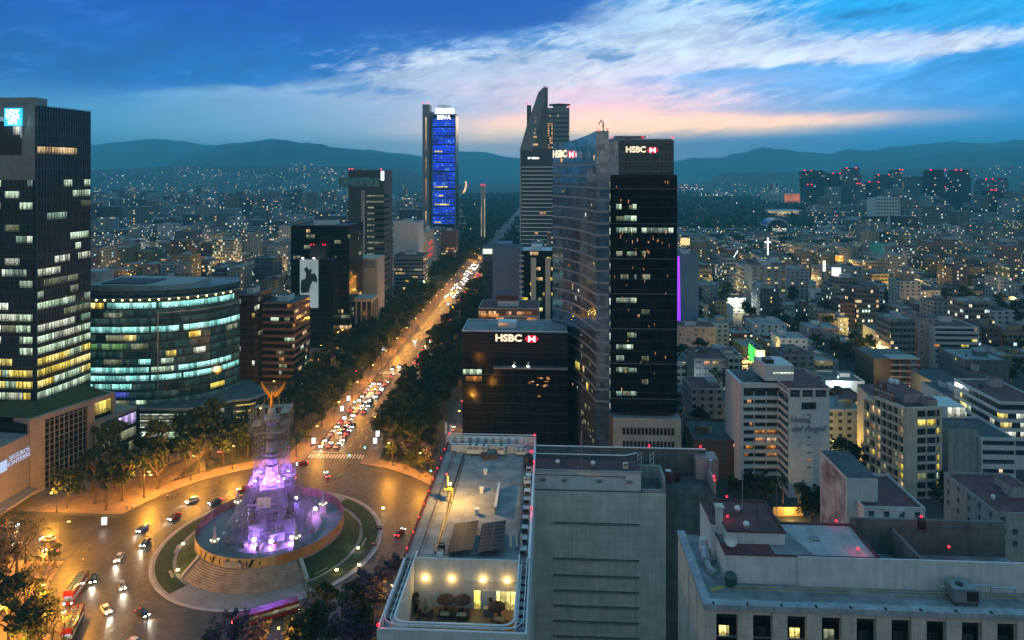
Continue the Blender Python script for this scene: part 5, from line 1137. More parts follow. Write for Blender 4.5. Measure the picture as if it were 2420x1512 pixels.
b = MB(); b.box(ux - .1, vy - .1, UZ - .12, ux + 21.4, vy + .12, UZ + .1); b.box(ux - .1, vy + UD - .2, UZ - .12, ux + 21.4, vy + UD + .1, UZ + .15); b.box(ux - .1, vy + .12, UZ - .12, ux + .12, vy + UD - .2, UZ + .1); b.box(ux + 21.1, vy + .12, UZ - .12, ux + 21.4, vy + UD - .2, UZ + .2); b.build('red_coping', M['roof_red'], pb)
b = MB(); b.quad((ux + .2, vy + .2, UZ - .09), (ux + 7.2, vy + .2, UZ - .09), (ux + 6.9, vy + 3.2, UZ - .09), (ux + .2, vy + 3.2, UZ - .09)); b.build('red_roof_patch', M['roof_red'], pb)
b = MB(); b.quad((ux + 12.5, vy + .3, UZ - .085), (ux + 20.8, vy + .3, UZ - .085), (ux + 20.8, vy + UD - .4, UZ - .085), (ux + 10.2, vy + UD - .4, UZ - .085)); b.build('pale_roof_patch', mat('pale_felt', (.34, .33, .34), .85, var=.2, scale=.4, joint=(.9, 40, .04)), pb)
bx, by = L(pb, *c4(425, 690), UZ); bz = UZ + 1.7
b = MB(); b.box(bx, by, UZ - .12, bx + 8.3, by + 9.6, bz - .1, 0, 1); b.box(bx - 1.8, by + 2.5, PZ, bx - .02, by + 9.8, bz - .4, 0, 1); b.build('stair_house', [M['white'], M['roof_red']], pb)
b = MB(); b.box(bx - .1, by - .1, bz - .12, bx + 8.4, by + .14, bz + .12); b.box(bx + 8.16, by + .14, bz - .12, bx + 8.4, by + 9.6, bz + .12); b.box(bx - .1, by + .14, bz - .12, bx + .14, by + 9.6, bz + .12); b.box(bx + .14, by + 9.4, bz - .12, bx + 8.16, by + 9.7, bz + .12); b.build('red_coping', M['roof_red'], pb)
b = MB(); b.box(bx - .9, by + 2.4, PZ, bx + .0, by + 3.4, bz + 2.2); b.build('brick_chimney', M['white'], pb); b = MB(); b.box(bx - 1.1, by + 2.2, bz + 2.2, bx + .2, by + 3.6, bz + 2.35); b.build('chimney_cap', M['cream'], pb)
for u, v in ((493, 485), (553, 592)):
    x, y = L(pb, *c4(u, v), bz); e = empty('domed_vent', W(pb, x, y, bz)); b = MB(); b.lathe([(.3, 0), (.3, .4)], 10); b.build('neck', M['galv'], e); b = MB(); b.lathe([(.38, .4), (.48, .62), (.36, .9), (.1, 1.0)], 12); b.build('dome', M['white_box'], e); later(e, 'round white turbine vent on a dark red roof', 'vent', 'domed roof vents')
x, y = L(pb, *c4(450, 725), UZ); e = empty('satellite_dish', W(pb, x, y, UZ), R(-30), 'pale satellite dish on the dark red roof strip', 'satellite dish'); b = MB(); b.tube([(0, .3, 0), (0, .3, 1.0)], .06, 6); b.build('post', M['steel'], e)
b = MB(); b.lathe([(.05, 0), (.45, .06), (.8, .2), (.95, .32), (.93, .36), (.78, .25), (.43, .11), (.05, .05)], 20); o = b.build('dish', M['white_box'], e, smooth=True); o.location = (0, .25, 1.1); o.rotation_euler = (R(80), 0, 0)
pts = [L(pb, *c4(u, v), PZ + .8) for u, v in ((275, 740), (285, 820), (305, 870), (380, 945))]
e = empty('ventilation_duct', W(pb, *pts[0], PZ), -A, 'large bent galvanised duct with a dark green fan housing on the roof edge', 'duct'); q = [(x - pts[0][0], y - pts[0][1], .9) for x, y in pts]
b = MB(); b.tube([q[0], q[1]], .75, 8); b.build('elbow_section', M['galv'], e); b = MB(); b.tube([q[1], q[2], (q[2][0] + .6, q[2][1] - 1.0, .8)], .5, 4); b.build('duct_section', M['galv'], e)
b = MB(); b.lathe([(.4, -.9), (.85, -.6), (.9, .4), (.5, .8)], 14, (1.9, q[3][1] + .2, 1.0)); b.build('fan_housing', mat('green_enamel', (.02, .07, .055), .4), e); b = MB(); b.box(q[0][0] - .5, q[0][1] + .8, 0, q[0][0] + .5, q[0][1] + 1.6, 2.0); b.build('intake_box', M['white_box'], e)
x, y = L(pb, *c4(358, 1020), PZ); e = empty('ladder', W(pb, x, max(y, .9), PZ + .45), R(24), 'short yellow ladder lying on the cornice corner', 'ladder'); b = MB(); b.box(-1.0, -.25, 0, 1.0, -.17, .08); b.box(-1.0, .17, 0, 1.0, .25, .08); b.build('side_rail', M['yellow_paint'], e); b = MB(); [b.box(-.9 + i * .3, -.17, .01, -.8 + i * .3, .17, .07) for i in range(7)]; b.build('rung', M['yellow_paint'], e)
x, y = L(pb, *c4(1930, 1010), PZ); e = empty('air_handler', W(pb, x, 2.6, PZ), -A, 'large dark boxed air handler with pipes on the lower roof', 'air handler'); b = MB(); b.box(-1.6, -1.0, .5, 1.6, 1.4, 2.3); b.build('housing', M['steel'], e); b = MB(); b.box(.0, -1.06, .7, 1.5, -1.0, 2.0); b.build('fan_grille', M['dark'], e); b = MB(); b.lathe([(.5, 0), (.5, .12)], 14, (-.3, .2, 2.3)); b.build('top_fan', M['dark'], e)
for sx in (-1.4, 1.4):
    for sy in (-.8, 1.2): b = MB(); b.box(sx - .08, sy - .08, 0, sx + .08, sy + .08, .5); b.build('leg', M['dark'], e)
b = MB(); b.tube([(1.6, .8, 1.9), (4.2, .8, 1.9), (4.2, .8, .2)], .13, 6); b.tube([(4.2, .8, 1.6), (7.4, .8, 1.6), (7.4, .8, .2)], .13, 6); b.tube([(-1.6, .8, 1.6), (-2.6, .8, 1.6), (-2.6, .8, .2)], .1, 6); b.build('pipe', M['galv'], e)
e = empty('safety_rail', W(pb, ux + .6, 3.0, PZ), -A, 'long low safety rail with yellow posts along the lower roof', 'railing'); b = MB(); b.tube([(0, 0, .9), (PW - ux - 1, 0, .9)], .035, 5); b.tube([(0, 0, .45), (PW - ux - 1, 0, .45)], .03, 5); b.build('rail', M['yellow_paint'], e)
for i in range(16): b = MB(); b.tube([(i * 2.6, 0, 0), (i * 2.6, 0, .9)], .035, 5); b.build('post', M['steel'], e)
for i in range(10):
    e = empty('cornice_lamp', W(pb, 1.1 + i * 4.51, -.1, PZ + .35), -A); b = MB(); b.box(-.12, -.2, 0, .12, .2, .16); b.build('housing', M['dark'], e); b = MB(); b.tube([(0, .3, 0), (0, .1, .12)], .03, 4); b.build('bracket', M['steel'], e); later(e, 'small unlit dark fitting on the pale cornice', 'light fitting', 'cornice fittings')
for u, v, z, hgt, lb in ((527, 480, bz, 6.4, 'tall pale mast on the red stair house'), (627, 520, bz, 6.8, 'thin dark aerial on the red stair house'), (755, 540, bz, 5.5, 'thin white aerial at the corner of the red stair house')):
    x, y = L(pb, *c4(u, v), z); e = empty('mast', W(pb, x, y, z), 0, lb, 'mast'); b = MB(); b.tube([(0, 0, 0), (0, 0, hgt)], .07 if 'tall' in lb else .04, 5); b.build('shaft', M['steel' if 'dark' not in lb else 'dark'], e); b = MB(); b.lathe([(.16, 0), (.16, .1)], 8); b.build('foot', M['dark'], e)
for u, v, z, en in ((427, 530, bz, 20), (1158, 560, UZ + .3, 30), (1303, 748, UZ + .2, 60), (1730, 530, UZ + 2.0, 30), (1915, 735, UZ + .2, 70)): x, y = L(pb, *c4(u, v), z); red_light(W(pb, x, y, z), .15, en)
x, y = L(pb, *c4(1730, 590), UZ); e = empty('water_tank', W(pb, x, y, UZ), 0, 'black water tank at the far edge of the stepped roof block', 'water tank'); b = MB(); b.lathe([(.55, 0), (.6, .2), (.6, 1.2), (.35, 1.6)], 14); b.build('tank', M['dark'], e, smooth=True); b = MB(); b.box(-.8, -.8, -.1, .8, .8, .02); b.build('stand', M['roof_red'], e)
x, y = L(pb, *c4(1012, 663), UZ); e = empty('roof_hatch', W(pb, x, y, UZ - .1), -A, 'flat square hatch on the stepped roof', 'hatch'); b = MB(); b.box(-.6, -.5, 0, .6, .5, .18); b.build('curb', M['steel'], e); b = MB(); b.box(-.66, -.56, .18, .66, .56, .24); b.build('lid', M['roof_grey'], e)
# ================================================================ white hotel with script letters
c2 = lambda u, v: ((1660 + u / 3.024) / 1.0583, (700 + v / 3.024) / 1.0583)
c3 = lambda u, v: ((2060 + u / 3.024) / 1.0583, (700 + v / 3.024) / 1.0583)
rnd = random.Random(77)
t = aligned('hotel', 1862, 241, 'white twelve-storey hotel with script lettering on a blank wall and banded balcony wing', 'hotel', rz=0)
w = 98 * 241 / F; zt = Z_at(c2(0, 815)[1], 241); S = 241 / F
b = MB(); b.box(0, 0, 0, w, 22, zt - 3.4); b.build('sign_wall', M['white'], t)
b = MB(); b.box(.5, .7, zt - 3.4, w - .3, 22, zt - .7); b.build('top_storey', M['window'], t)
for q in (0, 4.3, 8.9, w - 1.0): b = MB(); b.box(q, 0, zt - 3.4, q + .7, .69, zt - .7); b.build('top_pier', M['white'], t)
b = MB(); b.box(-.3, -.3, zt - .7, w + .3, 22.3, zt, 0, 1); b.build('roof_slab', [M['white'], M['roof_red']], t)
LX = X_at(1755, 250) - t.location.x; LZ = zt - 1.2
b = MB(); b.box(LX, 9, 0, -.02, 26, LZ - .4, 0, 1); b.build('balcony_wing', [M['window'], M['roof_dark']], t)
b = MB(); b.box(LX - 1.2, 8.2, 0, LX - .02, 26, LZ + .3); b.build('wing_end_wall', M['white'], t)
f = Fac([(LX, 9), (-.05, 9)]); f2 = Fac([(-.05, 8.2), (-.05, 0)])
zs = [LZ - 1.4 - (4.3 if i == 1 else 4.3 + (i - 1) * 2.78 if i > 1 else 0) for i in range(13)]
for i, z in enumerate(zs):
    if z < 0: continue
    b = MB(); f.panel(b, 0, f.L, z, z + 1.15 if i else z + 1.7, 1.0, .02); b.build('balcony_band', M['white'], t)
    b = MB(); f2.panel(b, 0, f2.L, z + .3, z + 1.4, .5, .02); b.build('balcony_band', M['white'], t)
    if i:
        for q in (4.0, 8.4, 12.6): b = MB(); f.panel(b, q - .12, q + .12, z + 1.15, min(z + 2.8, LZ), .5, .03); b.build('mullion', M['white'], t)
    lits = {6: [(4.4, 8.0, 'orange'), (8.8, 12, 'orange')], 7: [(4.6, 8.0, 'orange'), (8.8, 12.2, 'warm')], 8: [(1, 3.5, 'orange'), (8.8, 12, 'orange')], 9: [(.6, 2, 'orange'), (8.8, 12.2, 'orange')], 4: [(12.9, 13.9, 'yellow')], 5: [(2.4, 3.3, 'orange')], 2: [(1.5, 3, 'orange')]}.get(i, [])
    runs(t, f, z + 1.25, z + 2.6, lits, .12)
b = MB(); f2.panel(b, 0, f2.L, 2, zt - 3.6, .1, -.05); b.build('side_glazing', M['window'], t)
z = Z_at(c2(0, 978)[1], 241); x = (c2(1040, 0)[0] - 1862) * S; b = MB(); b.box(x, -.08, z, x + 110 / 3.2 * S, -.01, z + 52 / 3.2 * S); b.build('wall_window', M['window'], t)
for v in (1020, 1078, 1190, 1247, 1305, 1360, 1418): z = Z_at(c2(0, v)[1], 241); x = (c2(1082, 0)[0] - 1862) * S; b = MB(); b.box(x, -.08, z - .15, x + 1.4, -.01, z + .2); b.build('slot_window', OFF['orange'] if v == 1360 else M['window'], t)
M['sign_grey'] = mat('brushed_letters', (.24, .28, .34), .35, .2, var=.05)
z = Z_at(c2(0, 1055)[1], 241); text('Hotel', 3.1, M['sign_grey'], t, ((c2(1020, 0)[0] - 1862) * S, -.25, z), (R(90), 0, 0), 'sign_letters', .12, shear=.35, off=-.02)
z = Z_at(c2(0, 1122)[1], 241); text('del Angel', 3.15, M['sign_grey'], t, ((c2(1085, 0)[0] - 1862) * S, -.25, z), (R(90), 0, 0), 'sign_letters', .12, shear=.35, off=-.02)
b = MB(); x0, x1 = [(c2(u, 0)[0] - 1862) * 250 / F for u in (832, 1046)]; b.box(x0, 8, zt, x1, 20, Z_at(c2(0, 645)[1], 249)); b.build('penthouse', M['white'], t); runs(t, Fac([(x0, 8), (x1, 8)]), Z_at(c2(0, 712)[1], 249), Z_at(c2(0, 698)[1], 249), [(3, 11, 'white')], .1)
b = MB(); b.box(x0 + 1, 10, Z_at(c2(0, 645)[1], 249), x0 + 4, 14, Z_at(c2(0, 615)[1], 249)); b.build('tank_room', M['dark'], t)
# ================================================================ balconied hotel with the rooftop sign board
t = empty('hotel', (138.5, 240, 0), 0, 'cream hotel with a deep grid of balconies and a red-brown rooftop sign board', 'hotel')
zt = 31.6; d = Vector((-4.7, 18)); fl = Fac([(-4.7, 18), (0, 0)]); w = 13.3; fr = Fac([(0, 0), (w, 1.2)])
b = MB(); b.prism([(-4.3, 18.2), (.7, .9), (w + .2, 2.0), (w, 30), (-2, 30)], 0, zt - .5, 0, 1); b.build('wall', [M['cream'], M['roof_red']], t)
b = MB(); fl.panel(b, 5.2, fl.L + 0, zt - .6, zt + .5, .9, -.3); fl.panel(b, 0, 5.2, zt - 2.4, zt - 1.6, .9, -.3); fr.panel(b, -.3, fr.L, zt - .6, zt + .5, .35, -.4); fr.panel(b, 0, 4.0, 0, zt - .6, .3, -.6); fr.panel(b, fr.L - .8, fr.L, 0, zt - .6, .3, -.6); b.build('frame_wall', M['cream'], t)
fh = 3.15
for i in range(11):
    z = zt - .6 - (i + 1) * fh
    if z < -1: break
    b = MB(); fl.panel(b, 0 if i else 5.2, fl.L, z, z + .25, 1.0, -.6); fl.panel(b, 0 if i else 5.2, fl.L, z + .25, z + .95, 1.0, .9); b.build('balcony_slab', M['cream'], t)
    b = MB(); fr.panel(b, 4.0, fr.L - .8, z - .1, z + .75, .25, -.5); b.build('spandrel', M['cream'], t)
    for q0, q1 in ((4.3, 7.4), (7.9, 11.0), (11.4, 12.4)):
        k = rnd.choice(['window'] * 3 + ['cool', 'yellow', 'dim']) if i not in (3,) else 'window'
        b = MB(); fr.panel(b, q0, q1, z + .8, z + fh - .15, -.2, -.45); b.build('window', OFF[k] if k in OFF else M[k], t)
    for j in range(7):
        if j < 2 and i == 0: continue
        q = j * 2.66
        k = rnd.choice(['window'] * 6 + ['yellow', 'dim', 'warm'])
        b = MB(); fl.panel(b, q + .3, q + 2.5, z + .3, z + fh - .3, -.3, -.5); b.build('balcony_door', OFF[k] if k in OFF else M[k], t)
for j in range(8): b = MB(); q = min(j * 2.66, fl.L - .25); fl.panel(b, q, q + .25, 0, zt - (.6 if j > 1 else 2.4), 1.0, -.6); b.build('balcony_fin', M['cream'], t)
for q in (7.6, 11.2): b = MB(); fr.panel(b, q - .15, q + .15, 0, zt - .6, .25, -.5); b.build('window_pier', M['cream'], t)
b = MB(); b.box(4, 8, zt - .5, 11, 24, zt + 2.8, 0, 1); b.box(9.5, 3, zt - .5, w - .3, 7, zt + 2.2, 0, 1); b.build('roof_hut', [M['pink'], M['roof_red']], t)
e = empty('billboard', (138.5 - 2.6, 240 + 9.6, zt + .4), math.atan2(-18, 4.7), 'red-brown rooftop sign board with pale hotel lettering', 'sign'); b = MB(); b.box(-4.7, 0, .3, 4.7, .3, 3.4); b.box(-3.5, 0, 3.4, 1.2, .3, 5.8); b.build('board', mat('sign_brown', (.11, .035, .03), .7), e)
M['sign_pale'] = mat('pale_letters', (.6, .58, .52), .5)
text('SAN MARINO', 1.5, M['sign_pale'], e, (0, -.06, 2.4), (R(90), 0, 0), 'sign_letters', .04); text('HOTEL SUITES', .95, M['sign_pale'], e, (.4, -.06, 1.05), (R(90), 0, 0), 'sign_letters', .04); text('S2', 1.7, M['sign_pale'], e, (-1.2, -.06, 4.5), (R(90), 0, 0), 'emblem', .04)
for q in (-4, 0, 4): b = MB(); b.tube([(q, .3, 3), (q, 2.0, 0)], .08, 4); b.build('strut', M['steel'], e)
for i, (x, y) in enumerate(((6, 20), (7.4, 19))): e = empty('water_tank', (138.5 + x, 240 + y, zt + 2.8), 0, None, None); b = MB(); b.lathe([(.9, 0), (1, .3), (1, 1.4), (.5, 1.9)], 12); b.build('tank', M['white_box'], e, smooth=True); b = MB(); b.lathe([(.3, 0), (.3, .12)], 8, (0, 0, 1.9)); b.build('lid', M['white_box'], e); later(e, 'white round water tank on the balconied hotel', 'water tank', 'white hotel roof tanks')
# ================================================================ blocks one can tell apart on the right
APTS = []
def apt(name, look, x0, x1, yt, Y, dep, wall, roof, nx, lit=.12, keys=('orange', 'warm', 'yellow', 'window'), side=0, ww=1.4, wh=1.5, fh=3.1, slab=None, hut=1, ribbon=False, seed=None, rz=-A, zb=0, skip=.1, cat='apartment block', zmin=2):
    """flat-roofed block with each window a part; side = windows on the flank that faces the viewer"""
    seed = seed if seed is not None else int(x0 * 7 + yt); r = random.Random(seed); w = (x1 - x0) * Y / F; zt = Z_at(yt, Y); t = aligned(name, x0, Y, look, cat, rz=rz)
    wm = M[wall]; b = MB(); b.box(0, 0, zb, w, dep, zt - .5, 0, 1); b.build('wall', [wm, M[roof]], t)
    b = MB(); b.box(-.05, -.05, zt - .5, w + .05, .2, zt + .25); b.box(-.05, .2, zt - .5, .2, dep, zt + .25); b.box(w - .2, .2, zt - .5, w + .05, dep, zt + .25); b.box(.2, dep - .2, zt - .5, w - .2, dep, zt + .25); b.build('parapet', wm if not slab else M[slab], t)
    n = int((zt - zmin) / fh); zs = [zt - .9 - wh - i * fh for i in range(n)]; zs = [z for z in zs if z > zmin]
    nmax = 60
    if ribbon:
        f = Fac([(0, 0), (w, 0)]) if not side else Fac([(0, dep), (0, 0), (w, 0)])
        for z in zs:
            q0 = (dep + .5) if side else .5
            b = MB(); f.panel(b, q0 if not (side > 1) else .6, f.L - .5, z, z + wh, .06, -.05); b.build('window_strip', M['window'], t)
            runs(t, f, z + .05, z + wh - .05, rand_runs(r, f.L - 1, lit, [k for k in keys if k in OFF], 2, 5), .1)
            if slab: b = MB(); f.panel(b, 0, f.L, z - .5, z - .05, .5, -.05); b.build('balcony_slab', M[slab], t)
    else:
        bay = w / nx; zz = zs[:max(1, nmax // nx)]
        windows(t, 0, 0, 1, 0, nx, bay, zz, min(ww, bay * .8), wh, lit, keys, r, skip)
        if side:
            ns = max(1, int(dep / 4.5)); windows(t, 0, dep, 0, -1, ns, dep / ns, zs[:max(1, 36 // ns)], 1.1, wh, lit * .6, keys, r, .3)
        if slab:
            for z in zs: b = MB(); b.box(-.02, -.9, z - .75, w, -.02, z - .5); b.build('balcony_slab', M[slab], t)
    for i in range(hut):
        hx = w * (.15 + .5 * r.random()); hy = dep * (.3 + .4 * r.random()); b = MB(); b.box(hx, hy, zt - .5, hx + w * .25, hy + min(4, dep * .3), zt + 1.5 + r.random() * 1.6, 0, 1); b.build('roof_hut', [M[r.choice(['white', 'conc', wall])], M[roof]], t)
    if r.random() < .6: b = MB(); b.lathe([(.5, 0), (.55, .2), (.55, 1.0), (.3, 1.3)], 10, (w * (.2 + .6 * r.random()), dep * (.2 + .6 * r.random()), zt - .5)); b.build('water_tank', M[r.choice(['dark', 'white_box'])], t, smooth=True)
    APTS.append((t, w, dep, zt)); return t
A_ = 'apartment_building'; O_ = 'office_building'; H_ = 'house'
apt(A_, 'plain pink gabled block right of the tall black slab', 1597, 1690, 772, 420, 16, 'pink', 'roof_red', 5, .05, skip=.5)
apt(A_, 'dark grey apartments with amber windows and red roof terrace, near the black slab', 1640, 1719, 848, 345, 20, 'conc_dark', 'roof_red', 4, .35, ww=3.0, wh=1.9, keys=('orange', 'warm', 'window'))
apt(H_, 'low brown brick block in front of the white hotel wing', 1640, 1748, 1040, 257, 22, 'brown_brick', 'roof_dark', 4, .05, skip=.7, hut=2)
apt(A_, 'grey narrow house between the brick block and the white hotel', 1706, 1748, 950, 305, 18, 'conc', 'roof_dark', 3, .1)
apt(A_, 'grey apartment tower with stacked balconies and a blank left pier', 1775, 1857, 628, 563, 22, 'conc', 'roof_red', 5, .22, slab='grey_panel', side=1, ww=2.6)
apt(A_, 'white block with teal lower storeys behind the script-lettered hotel', 1842, 1906, 800, 395, 16, 'white', 'roof_grey', 4, .06)
t = apt('shop', 'narrow shop front glowing bright green behind the white hotel', 1786, 1806, 828, 398, 16, 'conc', 'roof_dark', 2, .0, cat='shop', hut=0)
b = MB(); b.box(-.3, .5, 2, -.05, 14, 11.5); b.build('green_panel', glow('green_neon', (.08, 1, .12), 1.4, .5, .2), t); lamp_in(t, 2500, (.15, 1, .2), (-3, 4, 4), .5)
apt(H_, 'white two-tier house with dark balcony openings', 1778, 1856, 765, 462, 18, 'white', 'roof_grey', 5, .12)
apt(A_, 'pinkish apartment block with lit upper terrace wall', 1912, 1981, 775, 448, 18, 'pink', 'roof_grey', 5, .12, side=1)
apt(A_, 'white slim block with dark window column', 1926, 1975, 690, 556, 16, 'white', 'roof_grey', 3, .05, ribbon=True)
apt(H_, 'plain white box house', 1698, 1731, 724, 520, 14, 'white', 'roof_grey', 3, .05, skip=.6)
apt(A_, 'grey block with three amber windows right of the blue slab', 1652, 1698, 672, 590, 18, 'conc', 'roof_grey', 4, .15)
apt(A_, 'wide pale block with roof terraces', 1868, 1926, 664, 610, 18, 'white', 'roof_grey', 5, .06)
apt(A_, 'blank grey block left of the balconied hotel', 1947, 2040, 900, 345, 18, 'conc', 'roof_dark', 4, .05, skip=.7)
apt(H_, 'dark red house with two bright bay windows below the grey block', 1985, 2042, 943, 310, 16, 'brown_brick', 'roof_red', 2, .5, ww=3.2, wh=1.8)
apt(A_, 'tall pink slab joined to a white apartment block', 2168, 2206, 752, 402, 20, 'pink', 'roof_red', 2, .05, skip=.6)
apt(A_, 'white apartment block with ribbon balconies and one bright top storey', 2207, 2309, 772, 396, 22, 'white', 'roof_red', 6, .22, ribbon=True, slab='white', keys=('yellow', 'warm', 'orange'))
apt(A_, 'grey-green block with white roof rooms', 2278, 2380, 850, 345, 24, 'conc_dark', 'roof_grey', 5, .1, side=1, hut=2, keys=('yellow', 'cool', 'window'))
apt(O_, 'white banded office block with a blank left flank and lit glass penthouse', 2318, 2396, 1035, 248, 22, 'white', 'roof_dark', 5, .05, ribbon=True, fh=3.4, wh=1.5, hut=0, cat='office block')
t, w, dp, zt = APTS[-1]; b = MB(); b.box(-10.5, 2, 0, -.05, 30, zt + 2.5, 0, 1); b.build('blank_flank', [M['conc'], M['roof_dark']], t); b = MB(); b.box(-9, 13, zt + 2.5, 2, 25, zt + 7, 0, 1); b.build('glass_penthouse', [M['white'], M['white']], t); runs(t, Fac([(-9, 13), (2, 13)]), zt + 3.0, zt + 6.6, [(4.5, 10.8, 'white')], .1)
apt(O_, 'white office block with continuous dark window strips at the right margin', 2362, 2470, 950, 264, 30, 'white', 'roof_red', 8, .25, ribbon=True, side=2, fh=3.5, wh=2.0, keys=('white', 'yellow', 'cool'), cat='office block')
apt(H_, 'low dark warehouse behind the balconied hotel', 2206, 2292, 905, 330, 26, 'conc_dark', 'roof_dark', 4, 0, skip=.8, hut=0)
apt(H_, 'dark square block with red roof beside the low warehouse', 2298, 2352, 885, 335, 16, 'conc_dark', 'roof_red', 3, .2)
apt(A_, 'grey house tucked behind the balconied hotel', 2228, 2300, 932, 300, 18, 'conc', 'roof_dark', 4, .06)
apt(A_, 'white stepped house with bare left wall lit from the roof terrace', 2298, 2358, 935, 290, 18, 'white', 'roof_dark', 3, .06, skip=.4)
apt(H_, 'pale house with a brightly lit blank wall beside a lane', 2030, 2064, 800, 470, 18, 'cream', 'roof_red', 2, .1)
apt(H_, 'long grey house with cluttered roof', 2068, 2166, 782, 440, 18, 'conc', 'roof_dark', 6, .08, hut=2)
t = apt(A_, 'white house with a mural gable and outside steel stair in front of the balconied hotel', 2040, 2181, 1198, 178, 20, 'white', 'roof_red', 4, .06, hut=0, skip=.2, cat='house')
_, w, dp, zt = APTS[-1]; b = MB(); b.box(-2.5, 4, 0, 5.5, 22, zt + 5.8, 0, 1); b.build('gable_block', [M['white'], M['roof_dark']], t); b = MB(); b.box(-2.62, 5, 8, -2.52, 21, zt + 5); b.build('mural', mat('mural_paint', (.40, .40, .42), .8, var=.5, scale=.25, tint=(.16, .04, .035)), t)
b = MB(); [b.box(5.7 + i * .35, -.9, zt - 4 + i * .33, 6.05 + i * .35, .0, zt - 3.94 + i * .33) for i in range(12)]; b.tube([(5.7, -.9, zt - 3), (9.9, -.9, zt + .9)], .05, 4); b.build('steel_stair', M['rail'], t)
apt(O_, 'worn grey workshop with metal sheeting and red roof at the lower right', 2355, 2520, 1212, 178, 24, 'conc', 'roof_red', 6, .12, skip=.2, side=1, hut=2, cat='workshop')
# open concrete frame under construction
t = aligned('construction_frame', 2066, 352, 'unfinished open concrete frame building with red props and dark shrouded side', 'building'); w = 104 * 352 / F; zt = Z_at(846, 352)
b = MB(); b.box(-.3, 0, 0, 7.6, 22, zt); b.build('shrouded_side', M['dark'], t); b = MB(); b.box(7.7, 8, 0, w, 22, zt - .5); b.build('dark_interior', M['conc_dark'], t)
for i in range(7): z = zt - 3.1 * i; b = MB(); b.box(7.65, -.3, z - .35, w, 8, z); b.build('floor_slab', M['conc'], t)
for j in range(4): q = 7.8 + j * (w - 8.4) / 3; b = MB(); b.box(q, 0, 0, q + .55, .6, zt - .36); b.build('red_column', M['red_paint'], t)
# lit signs and odd landmarks among the roofs
def board(name, look, x0, x1, y0, y1, Y, m, cat='billboard'):
    t = aligned(name, x0, Y, look, cat); w = (x1 - x0) * Y / F; z0, z1 = Z_at(y1, Y), Z_at(y0, Y); b = MB(); b.box(0, -.3, z0, w, .3, z1); b.build('panel', m, t)
    b = MB(); b.box(w * .3, .3, 0, w * .4, 1, z1); b.box(w * .6, .3, 0, w * .7, 1, z1); b.build('support', M['steel'], t); return t
def poster(name, cols, sc_, st):
    m, t = newmat(name); n = t.noise(t.coord('Object'), sc_, 3, .6); c = t.ramp(n, [(.3 + .4 * i / (len(cols) - 1), k) for i, k in enumerate(cols)]); surf(t, (.02, .02, .02), .5, em=c, es=st); m.cycles.emission_sampling = 'NONE'; return m
board('billboard', 'glowing orange and yellow billboard on a roof', 1974, 1991, 604, 617, 640, poster('orange_poster', [(1, .2, .02), (1, .5, .02), (1, .9, .5)], .4, 1.4))
board('billboard', 'tall bright white advertising board with an orange figure', 1965, 1986, 632, 662, 600, poster('white_poster', [(1, .55, .3), (.9, .97, 1), (.85, .95, 1), (.9, .97, 1)], .3, 1.5))
board('billboard', 'tall thin white lit banner between two roofs', 1944, 1950, 616, 641, 620, glow('lit_white', (1, .95, .8), 1.4))
board('billboard', 'magenta and blue lit screen on a low roof', 1870, 1884, 639, 658, 600, poster('magenta_poster', [(.1, .2, 1), (1, .1, .7), (1, .3, .5)], .35, 1.2))
board('billboard', 'round yellow and purple lit emblem board right of the tall black slab', 1608, 1629, 562, 579, 760, poster('emblem_poster', [(.4, .1, .8), (1, .8, .1), (.9, .6, .9)], .3, 1.2))
board('billboard', 'blank teal roof screen on a dark building', 2054, 2087, 573, 601, 840, M['teal_wall'], 'screen')
t = aligned('roof_cross', 1814, 800, 'small glowing white cross on a dark office roof', 'cross'); b = MB(); z = Z_at(590, 800); b.box(-.6, -.3, z - 6, .6, .3, z + 14); b.box(-3.5, -.3, z + 8, 3.5, .3, z + 9.4); b.build('cross_tube', M['sign_white'], t)
t = apt(O_, 'dark teal office block with rows of white lit windows under the glowing cross', 1793, 1868, 607, 800, 30, 'conc_dark', 'roof_dark', 8, .5, keys=('white', 'cool', 'yellow'), ww=3, wh=1.8, fh=4, side=1, cat='office block')
t = apt(O_, 'white grid-fronted tower with square dark windows beside the park', 2067, 2125, 468, 1200, 30, 'white', 'roof_grey', 9, .03, ww=3.0, wh=3.0, fh=6.0, skip=0, cat='office tower')
t = aligned('flag', 1817, 2300, 'huge national flag in green, white and red hanging from a tall mast beyond the park', 'flag'); b = MB(); z1 = Z_at(431, 2300); b.tube([(30, 0, 0), (30, 0, z1 + 3)], 1.2, 6); b.build('mast', M['white_box'], t)
for i, (c, nm) in enumerate((((.45, .01, .02), 'red_stripe'), ((.75, .75, .72), 'white_stripe'), ((.01, .25, .10), 'green_stripe'))):
    b = MB(); b.add([(3 + i * 9 + k * 4.5, -1.2 * math.sin(i + k * .8), z1 - 27 + (i + k) * 4.0) for k in range(3)] + [(3 + i * 9 + k * 4.5, -1.2 * math.sin(i + k * .8), z1 - 10 + (i + k) * 3.2) for k in range(3)], [(0, 1, 4, 3), (1, 2, 5, 4)]); b.build(nm, mat(nm, c, .7), t)
